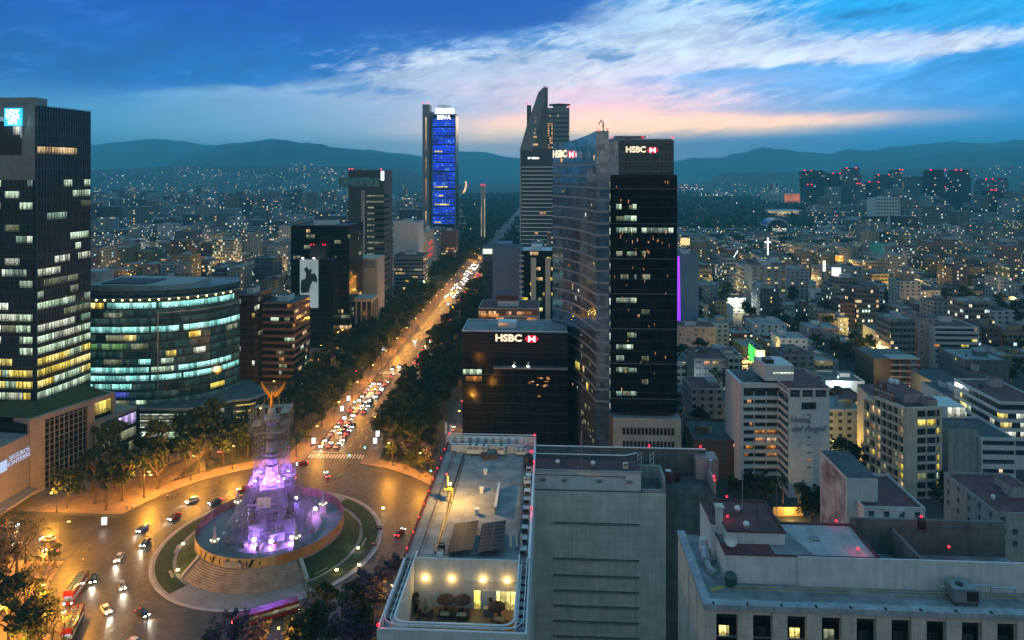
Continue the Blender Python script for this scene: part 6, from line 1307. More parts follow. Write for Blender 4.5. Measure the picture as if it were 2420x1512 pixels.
# skyline beyond the park
r = random.Random(31); FM = {}
FM['tower'] = facade('far_tower_windows', 5, 4.2, .7, .5, .03); FM['office'] = facade('office_windows', 2.6, 3.6, .75, .5, .16); FM['flat'] = facade('flat_windows', 3.4, 3.0, .42, .45, .10); FM['house'] = facade('house_windows', 4.2, 3.0, .34, .42, .08); FM['mass'] = facade('far_city_windows', 9, 5, .35, .4, .10)
for x0, x1, yt, yb_, look in ((1898, 1949, 405, 470, 'flared dark tower at the left end of the far skyline'), (1906, 1936, 438, 474, 'short dark block before the flared tower'), (1949, 2002, 412, 472, 'broad dark slab in the far skyline'), (1998, 2034, 399, 474, 'tallest stepped tower of the far skyline'), (2024, 2046, 436, 476, 'slim grey tower with amber dots'),
        (2052, 2086, 432, 474, 'dark flat tower with red roof lights'), (2074, 2100, 415, 470, 'hazy pale tower behind the dark flat one'), (2112, 2132, 403, 470, 'hazy grey tower with a rounded crown'), (2118, 2135, 428, 468, 'slim tower with orange lit face'), (2140, 2186, 420, 466, 'wide hazy block with cyan lit storeys'),
        (2196, 2233, 404, 482, 'left one of two matching black towers'), (2256, 2293, 404, 486, 'right one of two matching black towers'), (2232, 2262, 444, 484, 'pale slab between the two matching black towers'), (2320, 2345, 425, 470, 'hazy office block near the right margin'), (2355, 2382, 422, 468, 'far hazy block with red lights at the right margin'), (2340, 2372, 452, 492, 'dark blocky building below the hazy offices')):
    Y = .72 * 185460 / (yb_ - 406); w = (x1 - x0) * Y / F; z = Z_at(yt, Y); t = aligned('office_tower', x0, Y, look, 'office tower', 'far skyline towers'); dk = 'dark' in look or 'black' in look
    b = MB()
    if 'flared' in look: b.add([(w * .12, 0, 0), (w * .7, 0, 0), (w * .7, 40, 0), (w * .12, 40, 0), (0, 0, z), (w, 0, z), (w, 40, z), (0, 40, z)], [(0, 1, 5, 4), (1, 2, 6, 5), (3, 0, 4, 7), (4, 5, 6, 7)])
    else: b.box(0, 0, 0, w, 40, z * .86); b.box(w * .08, 2, z * .86, w * .92, 38, z)
    b.build('shaft', FM['tower'], t, color=(.018, .02, .022) if dk else (.12, .13, .135))
    b = MB(); b.box(w * .1, 0, z, w * .9, 30, z + 3); b.build('crown', M['dark'], t)
    if dk or r.random() < .3: b = MB(); [b.cbox(w * q, -1, z + 3, 2.2, 2.2, 2.2) for q in r.sample((.05, .35, .65, .95), 2)]; b.build('warning_light', M['red_lamp'], t)
    if 'orange' in look: b = MB(); b.box(w * .1, -1, z * .1, w * .9, -.2, z * .95); b.build('lit_face', OFF['orange'], t)
# ================================================================ the monument under scaffolding
MZ = lambda z: 1.85 + .956 * z                # the platform carries everything that was drawn from 2.9 m up
def at_rc(dx, dy, z=0.0): return (RC[0] + dx, RC[1] + dy, z)
def rc(x, y, z): p = G(x, y, z); return (p[0] - RC[0], p[1] - RC[1])
M['mon_stone'] = mat('monument_stone', (.36, .34, .34), .6, scale=.5, streak=.25, joint=(1.4, .9, .05))
M['bronze'] = mat('dark_bronze', (.09, .075, .07), .4, .6, var=.3)
M['gold'] = mat('gilded_metal', (.62, .29, .04), .4, .55, var=.15)
mo = empty('monument', at_rc(0, 0), R(20), 'tall stone column on a stepped pedestal wrapped in scaffolding in the middle of the roundabout', 'monument')
b = MB(); b.box(-6.2, -6.2, 2.9, 6.2, 6.2, 3.7); b.box(-5.4, -5.4, 3.7, 5.4, 5.4, 4.6); b.build('base_steps', M['mon_stone'], mo)
b = MB(); b.box(-4.2, -4.2, 4.6, 4.2, 4.2, 10.4); b.box(-4.6, -4.6, 10.4, 4.6, 4.6, 11.2); b.build('pedestal', M['mon_stone'], mo)
for a in range(4):
    m = Matrix.Rotation(a * math.pi / 2, 3, 'Z'); b = MB(); b.box(3.4, 3.4, 3.7, 6.6, 6.6, 7.4); b.box(3.2, 3.2, 7.4, 6.8, 6.8, 7.8); b.v = [tuple(m @ Vector(p)) for p in b.v]; b.build('corner_plinth', M['mon_stone'], mo)
    b = MB(); b.box(-1.6, -4.5, 5.0, 1.6, -4.2, 9.6); b.box(-1.1, -4.6, 5.4, 1.1, -4.5, 9.0); b.v = [tuple(m @ Vector(p)) for p in b.v]; b.build('relief_panel', M['bronze'], mo)
b = MB(); b.box(-3.2, -3.2, 11.2, 3.2, 3.2, 16.4); b.box(-3.6, -3.6, 16.4, 3.6, 3.6, 17.0); b.build('upper_pedestal', M['mon_stone'], mo)
b = MB(); b.lathe([(2.9, 17), (2.9, 17.8), (2.4, 18.2), (2.5, 18.8), (2.0, 19.4), (1.75, 20)], 24); b.build('column_base', M['mon_stone'], mo)
b = MB(); b.lathe([(1.75, 20), (1.7, 26), (1.45, 36.4)], 24); b.build('column_shaft', M['mon_stone'], mo, smooth=True)
for z in (23.2, 27.0, 31.5): b = MB(); b.lathe([(1.9, z), (2.0, z + .3), (1.85, z + .6)], 24); b.build('garland_ring', M['bronze'], mo)
b = MB(); b.lathe([(1.5, 36.4), (1.8, 36.8), (2.3, 38.0), (2.4, 38.3)], 20); b.box(-2.3, -2.3, 38.3, 2.3, 2.3, 38.9); b.lathe([(1.3, 38.9), (1.3, 40.6), (1.0, 41.4), (.6, 41.8)], 16); b.build('capital', M['mon_stone'], mo)
def skin(name, pts, edges, m, parent=None, loc=(0, 0, 0), rz=0.0, sub=1):
    me = bpy.data.meshes.new(name); me.from_pydata([p[:3] for p in pts], edges, []); o = bpy.data.objects.new(name, me); COL.objects.link(o)
    md = o.modifiers.new('skin', 'SKIN'); md.use_smooth_shade = True; md.branch_smoothing = .3
    bpy.context.view_layer.update()
    if not me.skin_vertices: 
        import bmesh
        bm = bmesh.new(); bm.from_mesh(me); bm.verts.layers.skin.verify(); bm.to_mesh(me); bm.free()
    for v, p in zip(me.skin_vertices[0].data, pts): v.radius = (p[3], p[4] if len(p) > 4 else p[3])
    me.skin_vertices[0].data[0].use_root = True
    s2 = o.modifiers.new('sub', 'SUBSURF'); s2.levels = s2.render_levels = sub
    bpy.context.view_layer.update()
    m2 = bpy.data.meshes.new_from_object(o.evaluated_get(bpy.context.evaluated_depsgraph_get())); bpy.data.objects.remove(o)
    m2.materials.clear(); m2.materials.append(m); return m2
an = empty('winged_statue', at_rc(0, 0, 41.7), R(-6), 'gilded winged woman statue with raised arm on top of the column', 'statue')
mo.location.z = 1.85; mo.scale.z = .956
fig = skin('body', [(0, 0, 2.9, .52), (0, -.05, 2.0, .62), (.1, -.1, .9, .66), (.15, -.05, .1, .78), (0, 0, 3.5, .42), (0, 0, 4.1, .55), (0, 0, 4.6, .22), (0, -.05, 5.05, .34), (0, -.05, 5.35, .26),
    (.55, 0, 4.25, .24), (1.0, -.2, 4.9, .19), (1.35, -.45, 5.7, .14), (1.45, -.5, 6.05, .13), (-.55, 0, 4.2, .24), (-.9, -.2, 3.5, .18), (-1.15, -.55, 3.0, .14), (-.5, .35, .9, .3), (-.75, .7, .2, .22)],
    [(0, 1), (1, 2), (2, 3), (0, 4), (4, 5), (5, 6), (6, 7), (7, 8), (5, 9), (9, 10), (10, 11), (11, 12), (5, 13), (13, 14), (14, 15), (1, 16), (16, 17)], M['gold'])
inst('body', fig, an)
for s in (-1, 1):
    b = MB(); pr = [(0, 3.7), (.4, 4.3), (1.2, 5.0), (2.2, 6.0), (3.2, 7.3), (3.6, 8.0), (3.7, 7.4), (3.45, 6.6), (3.1, 5.8), (2.6, 5.0), (2.0, 4.3), (1.5, 3.8), (1.0, 3.4), (.5, 3.1), (0, 3.2)]
    n = len(pr); b.add([(s * (.25 + x), .45 + .10 * x, z) for x, z in pr] + [(s * (.25 + x), .62 + .10 * x, z) for x, z in pr], [tuple(range(n)), tuple(range(2 * n - 1, n - 1, -1))] + [(i, (i + 1) % n, n + (i + 1) % n, n + i) for i in range(n)])
    for k in range(5): b.tube([(s * (.5 + k * .5), .42 + .1 * k * .5, 3.1 + k * .42), (s * (1.5 + k * .5), .5 + .1 * k, 4.6 + k * .5)], .06, 4)
    b.build('wing', M['gold'], an)
b = MB(); b.tube([(1.45 + .45 * math.cos(a), -.5, 6.35 + .45 * math.sin(a)) for a in [i * math.pi / 5 for i in range(11)]], .07, 5); b.build('laurel_wreath', M['gold'], an)
seat = skin('body', [(0, 0, .9, .5), (.35, -.7, 1.0, .34), (.4, -.95, .25, .26), (.42, -1.2, .08, .2), (-.35, -.7, 1.0, .34), (-.4, -.95, .25, .26), (-.42, -1.2, .08, .2), (0, .1, 1.7, .48), (0, .1, 2.2, .5), (0, .05, 2.55, .18), (0, -.05, 2.95, .28), (.6, 0, 2.1, .22), (.8, -.4, 1.5, .17), (.6, -.9, 1.3, .13), (-.6, 0, 2.1, .22), (-.9, -.3, 1.5, .17), (-.7, -.8, 1.25, .13)],
    [(0, 1), (1, 2), (2, 3), (0, 4), (4, 5), (5, 6), (0, 7), (7, 8), (8, 9), (9, 10), (8, 11), (11, 12), (12, 13), (8, 14), (14, 15), (15, 16)], M['bronze'])
for a in range(4):
    v = Matrix.Rotation(R(20) + a * math.pi / 2, 3, 'Z') @ Vector((5.0, 5.0, 7.8)); v.z = MZ(7.8); e = empty('seated_statue', at_rc(*v), R(20 + a * 90 + 135)); inst('body', seat, e, scale=(1.05,) * 3); b = MB(); b.box(-.8, -.2, 0, .8, .8, .75); b.build('chair', M['bronze'], e)
    later(e, 'dark bronze seated corner figure', 'statue', 'seated corner statues', 1)
# scaffolding
sf = empty('scaffolding', at_rc(0, 0), R(8), 'tall tube scaffolding with plank decks round the column, stepping out at its foot', 'scaffolding')
M['tube'] = mat('scaffold_tube', (.24, .24, .26), .45, .4, var=.15); M['plank'] = mat('scaffold_plank', (.33, .27, .2), .8, var=.3)
sf.location.z = 1.85; sf.scale.z = .956
rs = random.Random(3)
def cage(hw, z0, z1, nb, lift, r_=.075, keep=1.0, name='scaffold_lattice', hw2=None):
    b = MB(); hw2 = hw2 or hw * .72
    zs = [z0 + lift * i for i in range(int((z1 - z0) / lift) + 1)]
    for ring in (hw, hw2):
        xs = [-ring + 2 * ring * i / nb for i in range(nb + 1)]
        for x in xs:
            for (a, c) in ((x, -ring), (x, ring), (-ring, x), (ring, x)): b.tube([(a, c, z0), (a, c, z1 + rs.random() * 1.2)], r_, 4, caps=False)
        for z in zs:
            for (p, q) in (((-ring, -ring), (ring, -ring)), ((ring, -ring), (ring, ring)), ((ring, ring), (-ring, ring)), ((-ring, ring), (-ring, -ring))): b.tube([(*p, z), (*q, z)], r_ * .8, 4, caps=False)
    for z in zs[:-1]:
        for i in range(nb):
            if rs.random() > .75: continue
            x0, x1 = -hw + 2 * hw * i / nb, -hw + 2 * hw * (i + 1) / nb
            if (i + int(z)) % 2: x0, x1 = x1, x0
            for (a, c) in ((1, -hw), (0, -hw), (0, hw), (1, hw)):
                p, q = ((x0, c, z), (x1, c, z + lift)) if a else ((c, x0, z), (c, x1, z + lift)); b.tube([p, q], r_ * .7, 4, caps=False)
    b.build(name, M['tube'], sf)
    for z in zs[1:]:
        for (x0, y0, x1, y1) in ((-hw, -hw, hw, -hw2), (-hw, hw2, hw, hw), (-hw, -hw2, -hw2, hw2), (hw2, -hw2, hw, hw2)):
            if rs.random() < .3 * keep: d = MB(); d.box(x0, y0, z + .09, x1, y1, z + .16); d.build('deck', M['plank'], sf)
cage(11.8, 2.9, 6.5, 7, 1.8, .07, .2, hw2=10.2); cage(9.8, 2.9, 10.5, 6, 1.9, .07, .3, hw2=8.4); cage(7.8, 4, 14.5, 5, 2.0, .07, .4, hw2=6.6); cage(6.2, 11, 20, 4, 2.0, .07, .7, hw2=5.0); cage(4.6, 19, 35, 3, 2.0, .055, .6, hw2=3.4); cage(5.6, 35, 42.5, 5, 1.9, .07, 1.2, hw2=2.9)
b = MB()
for i in range(40):
    a = rs.random() * 6.283; r0, r1 = 13.5 + rs.random() * 3, 6.5 + rs.random() * 3; b.tube([(r0 * math.cos(a), r0 * math.sin(a), 2.9), (r1 * math.cos(a), r1 * math.sin(a), 12 + rs.random() * 6)], .055, 4, caps=False)
b.build('raking_brace', M['tube'], sf)
b = MB(); b.box(-2.6, -7.75, 13.2, 1.2, -7.7, 16.4); b.build('tarpaulin', M['white_box'], sf)
# round hoarding
M['hoard_pink'] = mat('pink_hoarding', (.30, .13, .09), .6, var=.3, scale=.6); M['hoard_or'] = mat('orange_hoarding', (.36, .17, .06), .55, var=.25, scale=.6); M['hoard_y'] = mat('printed_hoarding', (.42, .32, .13), .6, var=.15, scale=.4)
ff = empty('fence', at_rc(0, 0), 0, 'round site fence of coloured panels on the platform steps', 'fence'); n = 64; rh = 21.7
for i in range(n):
    a0, a1 = [2 * math.pi * (i + k) / n for k in (.0, .985)]; am = math.degrees((a0 + a1) / 2); b = MB()   # 0 = +X, counter-clockwise
    p = [(r_ * math.cos(a), r_ * math.sin(a)) for r_, a in ((rh, a0), (rh, a1), (rh - .08, a1), (rh - .08, a0))]; b.prism(p, PLZ + .02, PLZ + 2.7)
    b.build('fence_panel', M['hoard_y'] if 195 < am < 292 else M['hoard_or'] if am > 292 or am < 8 else M['hoard_pink'], ff)
    b = MB(); b.tube([(rh * math.cos(a0) * .99, rh * math.sin(a0) * .99, PLZ), (rh * math.cos(a0) * .99, rh * math.sin(a0) * .99, PLZ + 2.75)], .05, 4); b.build('fence_post', M['dark'], ff)
for i in range(11):                          # dark stripes and silhouettes printed on the front panels
    a = R(228 + i * 5.2 + (i % 3)); b = MB(); hh = (1.6, 2.2, .9, 2.0)[i % 4]; b.cbox(0, 0, 0, .35 + .5 * (i % 2), .03, hh, 0, 0, 0); b.v = [(x + z * .5 * (i % 2), y, z) for x, y, z in b.v]; b.build('print', M['dark'], ff, ((rh + .05) * math.cos(a), (rh + .05) * math.sin(a), PLZ + 1.3), a + math.pi / 2)
b = MB(); b.cbox(0, 0, 0, 5.4, .4, 1.5); b.build('notice_board', M['conc'], ff, ((rh + .3) * math.cos(R(261)), (rh + .3) * math.sin(R(261)), PLZ + 1.0), R(351))
# obelisk lanterns
ob = None
for px, py in ((507, 1300), (700, 1292), (763, 1212), (560, 1205)):
    dx, dy = rc(px, py, PLZ); k = 18.4 / math.hypot(dx, dy) if math.hypot(dx, dy) > 18.4 else 1; p = at_rc(dx * k, dy * k, PLZ)
    if ob is None:
        ob = empty('lantern_obelisk', p, R(20)); b = MB(); b.box(-1.1, -1.1, 0, 1.1, 1.1, .7); b.box(-.8, -.8, .7, .8, .8, 2.4); b.box(-1, -1, 2.4, 1, 1, 2.7); b.build('pedestal', M['mon_stone'], ob)
        b = MB(); b.add([(-.55, -.55, 2.7), (.55, -.55, 2.7), (.55, .55, 2.7), (-.55, .55, 2.7), (-.22, -.22, 6.6), (.22, -.22, 6.6), (.22, .22, 6.6), (-.22, .22, 6.6), (0, 0, 7.1)], [(0, 1, 5, 4), (1, 2, 6, 5), (2, 3, 7, 6), (3, 0, 4, 7), (4, 5, 8), (5, 6, 8), (6, 7, 8), (7, 4, 8)]); b.build('spire', M['mon_stone'], ob)
        for sx, sy in ((-.95, 0), (.95, 0), (0, -.95), (0, .95)): b = MB(); b.lathe([(.12, -.3), (.34, 0), (.36, .12), (.1, .2)], 10, (sx, sy, 3.1)); b.build('lamp_bowl', glow('lantern_light', (1, .9, .55), 2.2) if 'lantern_light' not in bpy.data.materials else bpy.data.materials['lantern_light'], ob)
        o = ob
    else: o = dup(ob, p, R(20))
    lamp_in(o, 260, (1, .86, .6), (0, 0, 4.2), .3)
    later(o, 'small stone obelisk with lit bowls', 'obelisk', 'lantern obelisks', 3)
# violet floodlights
fl_ = None; M['violet_lamp'] = glow('violet_lamp', (.74, .58, 1), 40); PUR = (.34, .13, 1.0)
for px, py, z, en, col in ((592, 1214, 5.2, 17000, (.58, .40, 1)), (745, 1210, 4.2, 5000, (.75, .2, 1)), (600, 1290, 3.4, 3200, PUR), (690, 1285, 3.4, 3200, PUR), (700, 1190, 3.4, 3200, PUR), (640, 1296, 3.2, 2200, PUR)):
    z += 1.6; dx, dy = rc(px, py, z); p = at_rc(dx, dy, PLZ + .5)
    if fl_ is None:
        fl_ = empty('floodlight', p); b = MB(); b.tube([(0, 0, 0), (0, 0, z - 5.0)], .08, 5); b.lathe([(.4, 0), (.4, .1)], 8); b.build('stand', M['dark'], fl_); b = MB(); b.cbox(0, 0, z - 4.8, .8, .6, .6); b.build('lamp_head', M['violet_lamp'], fl_); o = fl_
    else: o = dup(fl_, p)
    lamp_in(o, en, col, (0, 0, z - 4.0), .35)
    later(o, 'white-violet floodlight at the column foot', 'floodlight', 'monument floodlights', 2)
for a in (40, 150, 225, 265, 310):
    e = empty('deck_floodlight', at_rc(5.2 * math.cos(R(a)), 5.2 * math.sin(R(a)), MZ(19.2))); b = MB(); b.cbox(0, 0, .2, .5, .5, .35); b.build('housing', M['dark'], e); b = MB(); b.cbox(0, 0, .42, .4, .4, .06); b.build('lens', M['violet_lamp'], e); lamp_in(e, 4200, (.36, .15, 1), (0, 0, .8), .3); later(e, 'small floodlight on a scaffold deck', 'floodlight', 'scaffold floodlights')
e = empty('statue_spotlight', at_rc(-2.2, -3.4, MZ(42.3)), 0, 'amber spotlight on the top scaffold deck lighting the gilded statue', 'spotlight'); b = MB(); b.cbox(0, 0, .2, .45, .45, .4); b.build('housing', M['dark'], e); b = MB(); b.cbox(0, 0, .43, .36, .36, .06); b.build('lens', M['warm_lamp'], e); lamp_in(e, 1000, (1, .55, .14), (-.6, -2.2, 1.6), .2)
e = empty('site_cabin', at_rc(*rc(655, 1275, 5), PLZ + .6), R(25), 'small white site cabin at the foot of the monument', 'cabin'); b = MB(); b.box(-1.9, -1.1, 0, 1.9, 1.1, 2.3); b.build('wall', M['white_box'], e); b = MB(); b.box(-.9, -1.16, .1, -.1, -1.1, 2.0); b.build('door', M['steel'], e); b = MB(); b.box(-2, -1.2, 2.3, 2, 1.2, 2.42); b.build('roof', M['galv'], e)
r = random.Random(12)
for i in range(7):
    a = R(200 + i * 23 + r.random() * 8); q = 12.0 + r.random() * 2.4; e = empty('material_crate', at_rc(q * math.cos(a), q * math.sin(a), PLZ + .6), r.random() * 3); b = MB(); w = .6 + r.random(); b.box(-w, -.5, .12, w, .5, .8 + r.random() * .5); b.build('load', M[r.choice(['plank', 'conc', 'white_box', 'hoard_pink'])], e); b = MB(); b.box(-w - .05, -.55, 0, w + .05, .55, .12); b.build('pallet', M['plank'], e); later(e, 'loaded pallet inside the site fence', 'pallet', 'pallets inside the fence')
# benches and glowing globes on the lawns
bn = None
for px, py in ((860, 1283), (788, 1330), (418, 1300), (405, 1360), (830, 1222), (850, 1238), (757, 1352)):
    p = G(px, py, .35); a = math.atan2(p[1] - RC[1], p[0] - RC[0]) + math.pi / 2
    if bn is None:
        bn = empty('bench', p, a); b = MB(); b.box(-2.2, -.35, .38, 2.2, .35, .52); b.build('seat', M['stone'], bn)
        for q in (-1.8, 0, 1.8): b = MB(); b.box(q - .15, -.3, 0, q + .15, .3, .38); b.build('leg', M['stone'], bn)
        o = bn
    else: o = dup(bn, p, a)
    later(o, 'long pale stone bench on the island lawn', 'bench', 'island benches')
gb = None
for px, py, k in ((848, 1340, 0), (905, 1205, 0), (420, 1352, 0), (432, 1290, 1), (846, 1300, 1), (795, 1352, 0)):
    p = G(px, py, .35)
    if gb is None:
        gb = empty('ground_lamp', p); b = MB(); b.lathe([(.3, 0), (.35, .3), (.2, .45)], 10); b.build('housing', M['dark'], gb); b = MB(); b.lathe([(.15, .45), (.42, .6), (.42, .85), (.15, 1.0)], 10); b.build('globe', M['warm_lamp'], gb); o = gb
    else: o = dup(gb, p)
    lamp_in(o, 180, (1, .62, .2) if not k else (.7, .6, 1), (0, 0, 1.5), .3)
    later(o, 'small round amber lamp on the island lawn', 'lamp', 'island lawn lamps')
for px, py in ((895, 1250), (883, 1288)):
    e = empty('plastic_barrier', G(px, py, .35), R(px)); b = MB(); b.box(-1, -.3, 0, 1, .3, .3); b.box(-.9, -.15, .3, .9, .15, 1.0); b.build('body', M['red_paint'], e); b = MB(); b.box(-.6, -.17, .5, .6, .17, .7); b.build('stripe', M['white_box'], e); later(e, 'red plastic barrier on the lawn', 'barrier', 'red plastic barriers')
# ================================================================ street furniture
def at_rf(u, v, z=0.2): return RF(u, v, z)
heads = {}
def street_lamp(p, rz, en, hgt=9.0, col=(1, .40, .035), arm=2.4, look='tall street lamp with glowing amber head', grp='amber street lamps', double=False):
    k = (hgt, arm, col, double)
    if k not in heads:
        t = empty('street_lamp', p, rz); b = MB(); b.tube([(0, 0, 0), (0, 0, hgt - .8)], .11, 6, r1=.07)
        b.lathe([(.25, 0), (.25, .5), (.14, .7)], 8); b.build('pole', M['dark'], t)
        for s in ((1, -1) if double else (1,)):
            b = MB(); b.tube([(0, 0, hgt - .85), (s * arm * .2, 0, hgt - .3), (s * arm * .6, 0, hgt), (s * arm, 0, hgt)], .055, 5); b.build('arm', M['dark'], t)
            b = MB(); b.cbox(s * (arm + .25), 0, hgt, .9, .34, .16); b.build('lamp_head', M['steel'], t)
            b = MB(); b.cbox(s * (arm + .25), 0, hgt - .12, .75, .42, .14); b.build('lamp_glass', M['sodium_lamp'] if col[0] > col[2] else M['white_lamp'], t)
        heads[k] = t; o = t
    else: o = dup(heads[k], p, rz)
    if en: lamp_in(o, en, col, (arm + .25, 0, hgt - .5), .35)
    later(o, look, 'street lamp', grp, hgt); return o
rt0 = random.Random(5)
E = 19000
for a, en in ((-66, 1.0), (-50, 1.0), (-36, 1.0), (-22, .9), (24, .8), (40, .8), (58, .5), (80, .3), (-100, 1.1), (-118, 1.0), (-134, .9), (-150, .9), (128, .25), (156, .35)):
    p = RF(61.5 * math.cos(R(a)), 61.5 * math.sin(R(a)), .2); street_lamp(p, math.atan2(RC[1] - p[1], RC[0] - p[0]), E * en, 10.0)
for i in range(19):
    u = 72 + i * 30 if i < 14 else 72 + 14 * 30 + (i - 14) * 60
    for s in (-1, 1):
        if s > 0 and i % 2 and u < 300: continue
        p = RF(u + (12 if s > 0 else 0), s * 13.2, .2); street_lamp(p, (math.pi if s > 0 else 0) - A, E * (.58 if s < 0 else .30) * rt0.uniform(.6, 1.4) * (1 if u < 420 else .9))
for i in range(9):
    street_lamp(RF(26 + i * 36, -57, .2), -A, E * .35, 8.0, look='short side-lane street lamp', grp='side lane street lamps'); 
    if i % 2: street_lamp(RF(60 + i * 36, 48.5, .2), math.pi - A, E * .3, 8.0, look='short side-lane street lamp', grp='side lane street lamps')
for u, v in ((-16, -72), (-14, -95), (14, -80), (-40, -36), (-62, -34), (-50, -48)): street_lamp(RF(u, v, .2), R(90) if u < 0 else R(-90), E * .75, 8.0, look='short amber street lamp by pavement trees', grp='corner street lamps')
# ---------------------------------------------------------------- vehicles
def paint(name, c): return mat(name, c, .25, .1, var=.05)
CP = [paint('white_car_paint', (.6, .6, .58)), paint('silver_car_paint', (.32, .33, .35)), paint('black_car_paint', (.015, .016, .018)), paint('red_car_paint', (.28, .02, .02)), paint('blue_car_paint', (.03, .06, .16))]
CN = ['white', 'silver', 'black', 'red', 'blue']
M['headlamp'] = glow('headlamp', (1, .92, .76), 60); M['taillamp'] = glow('taillamp', (1, .02, .02), 26); M['tyre'] = mat('tyre_rubber', (.02, .02, .02), .8); M['rim'] = mat('wheel_rim', (.4, .4, .42), .3, .8)
CARS = {}
def car_proto(ci, p, rz):
    t = empty('car', p, rz); L2, Wd = 2.15, .86                     # faces +X
    b = MB(); sec = [(-2.15, .45, .80, .80), (-2.05, .32, .92, .84), (-1.2, .28, .95, .86), (.6, .28, .93, .86), (1.5, .28, .84, .84), (2.05, .32, .72, .78), (2.18, .42, .62, .70)]; n = len(sec)
    for x, z0, z1, w in sec: b.v += [(x, -w, z0), (x, -w, (z0 + z1) / 2), (x, -w * .94, z1), (x, w * .94, z1), (x, w, (z0 + z1) / 2), (x, w, z0)]
    for i in range(n - 1):
        for j in range(6): b.f.append((i * 6 + j, i * 6 + (j + 1) % 6, (i + 1) * 6 + (j + 1) % 6, (i + 1) * 6 + j)[::-1]); b.m.append(0)
    b.f += [(0, 1, 2, 3, 4, 5), tuple(n * 6 - 6 + k for k in (5, 4, 3, 2, 1, 0))]; b.m += [0, 0]; b.build('body', CP[ci], t)
    b = MB(); b.add([(-1.75, -.74, .94), (1.0, -.74, .90), (1.0, .74, .90), (-1.75, .74, .94), (-1.2, -.58, 1.40), (.25, -.58, 1.42), (.25, .58, 1.42), (-1.2, .58, 1.40)], [(0, 1, 5, 4), (1, 2, 6, 5), (2, 3, 7, 6), (3, 0, 4, 7)]); b.build('window', M['window'], t)
    b = MB(); b.box(-1.22, -.59, 1.40, .27, .59, 1.46); b.build('roof', CP[ci], t)
    for x in (-1.35, 1.35):
        for s in (-1, 1): b = MB(); b.tube([(x, s * .70, .33), (x, s * .88, .33)], .33, 12); w = b.build('wheel', M['tyre'], t); b = MB(); b.tube([(x, s * .88, .33), (x, s * .90, .33)], .2, 8); b.build('rim', M['rim'], w)
    for s in (-1, 1):
        b = MB(); b.cbox(2.12, s * .56, .66, .16, .34, .18); b.build('headlight', M['headlamp'], t); b = MB(); b.cbox(-2.12, s * .58, .76, .12, .36, .18); b.build('taillight', M['taillamp'], t)
    return t
rv = random.Random(44); NC = [0]
def car(p, rz, ci=None, where='', beam=0.0):
    ci = rv.choice([0, 0, 0, 1, 1, 2, 2, 3, 4]) if ci is None else ci
    if ci not in CARS: CARS[ci] = car_proto(ci, p, rz); o = CARS[ci]
    else: o = dup(CARS[ci], p, rz)
    if beam: lamp_in(o, beam, (1, .86, .62), (2.5, 0, .75), .12, R(70), (9, 0, -.15))
    later(o, CN[ci] + ' car ' + where, 'car', 'cars on the avenue', .7)
FW = math.pi / 2 - A
for u in range(72, 172, 7):
    for v in (-9.4, -6.0, -2.6):
        if rv.random() < .86 and not (u > 160 and v < -3): car(RF(u + rv.random() * 3, v + rv.random() * .6, .07), FW + (math.pi if rv.random() < .55 else 0) + rv.uniform(-.04, .04), where='queuing near the roundabout', beam=350 if u < 85 else 0)
for u in range(172, 330, 8):
    for v in (5.0, 8.6):
        if rv.random() < .8: car(RF(u + rv.random() * 3, v + rv.random() * .6, .07), FW, where='queuing away up the avenue')
for u, v in ((186, -5.0), (191, -2.0), (250, -4.5)): car(RF(u, v, .07), FW + math.pi, where='on the empty avenue stretch', beam=400)
for u in range(380, 640, 8):
    for v in (-8.6, -5, -1.6, 5.5, 9):
        if rv.random() < (.55 if u > 470 else .3): car(RF(u + rv.random() * 4, v, .07), FW + (math.pi if v < 2 else 0), where='far up the avenue')
for a, r_ in ((-14, 43), (-24, 38.5), (-36, 41), (-52, 37.5), (-58, 45), (-72, 40), (-84, 44.5), (-95, 38.5), (-106, 43), (-118, 47.5), (-128, 40.5), (-140, 46), (-152, 41), (-163, 49)):
    x, y = r_ * math.cos(R(a)), r_ * math.sin(R(a)); p = RF(x, y, .07); car(p, math.pi / 2 - A - R(a) + math.pi / 2, where='rounding the island', beam=1800)
for u, v, ci, rz in ((-3, -70, 0, 180), (-7, -76, 0, 185), (4, -88, 1, 0), (-6.5, -92, 0, 180), (3, -112, 2, 0), (-4, -118, 1, 180), (-10.0, -64, 4, 170)): car(RF(u, v, .07), R(rz) - A, ci, 'in the left street mouth', 500 if rz < 20 else 0)
car(G(945, 1262, .07), R(70), 3, 'alone on the dark roundabout side', 120); car(G(772, 1125, .07), R(115), 0, 'entering the roundabout', 300); car(G(715, 1098, .07), R(200), 3, 'entering from the left lanes', 200); car(G(930, 1425, .07), R(110), 1, 'under the trees beside the hotel', 200)
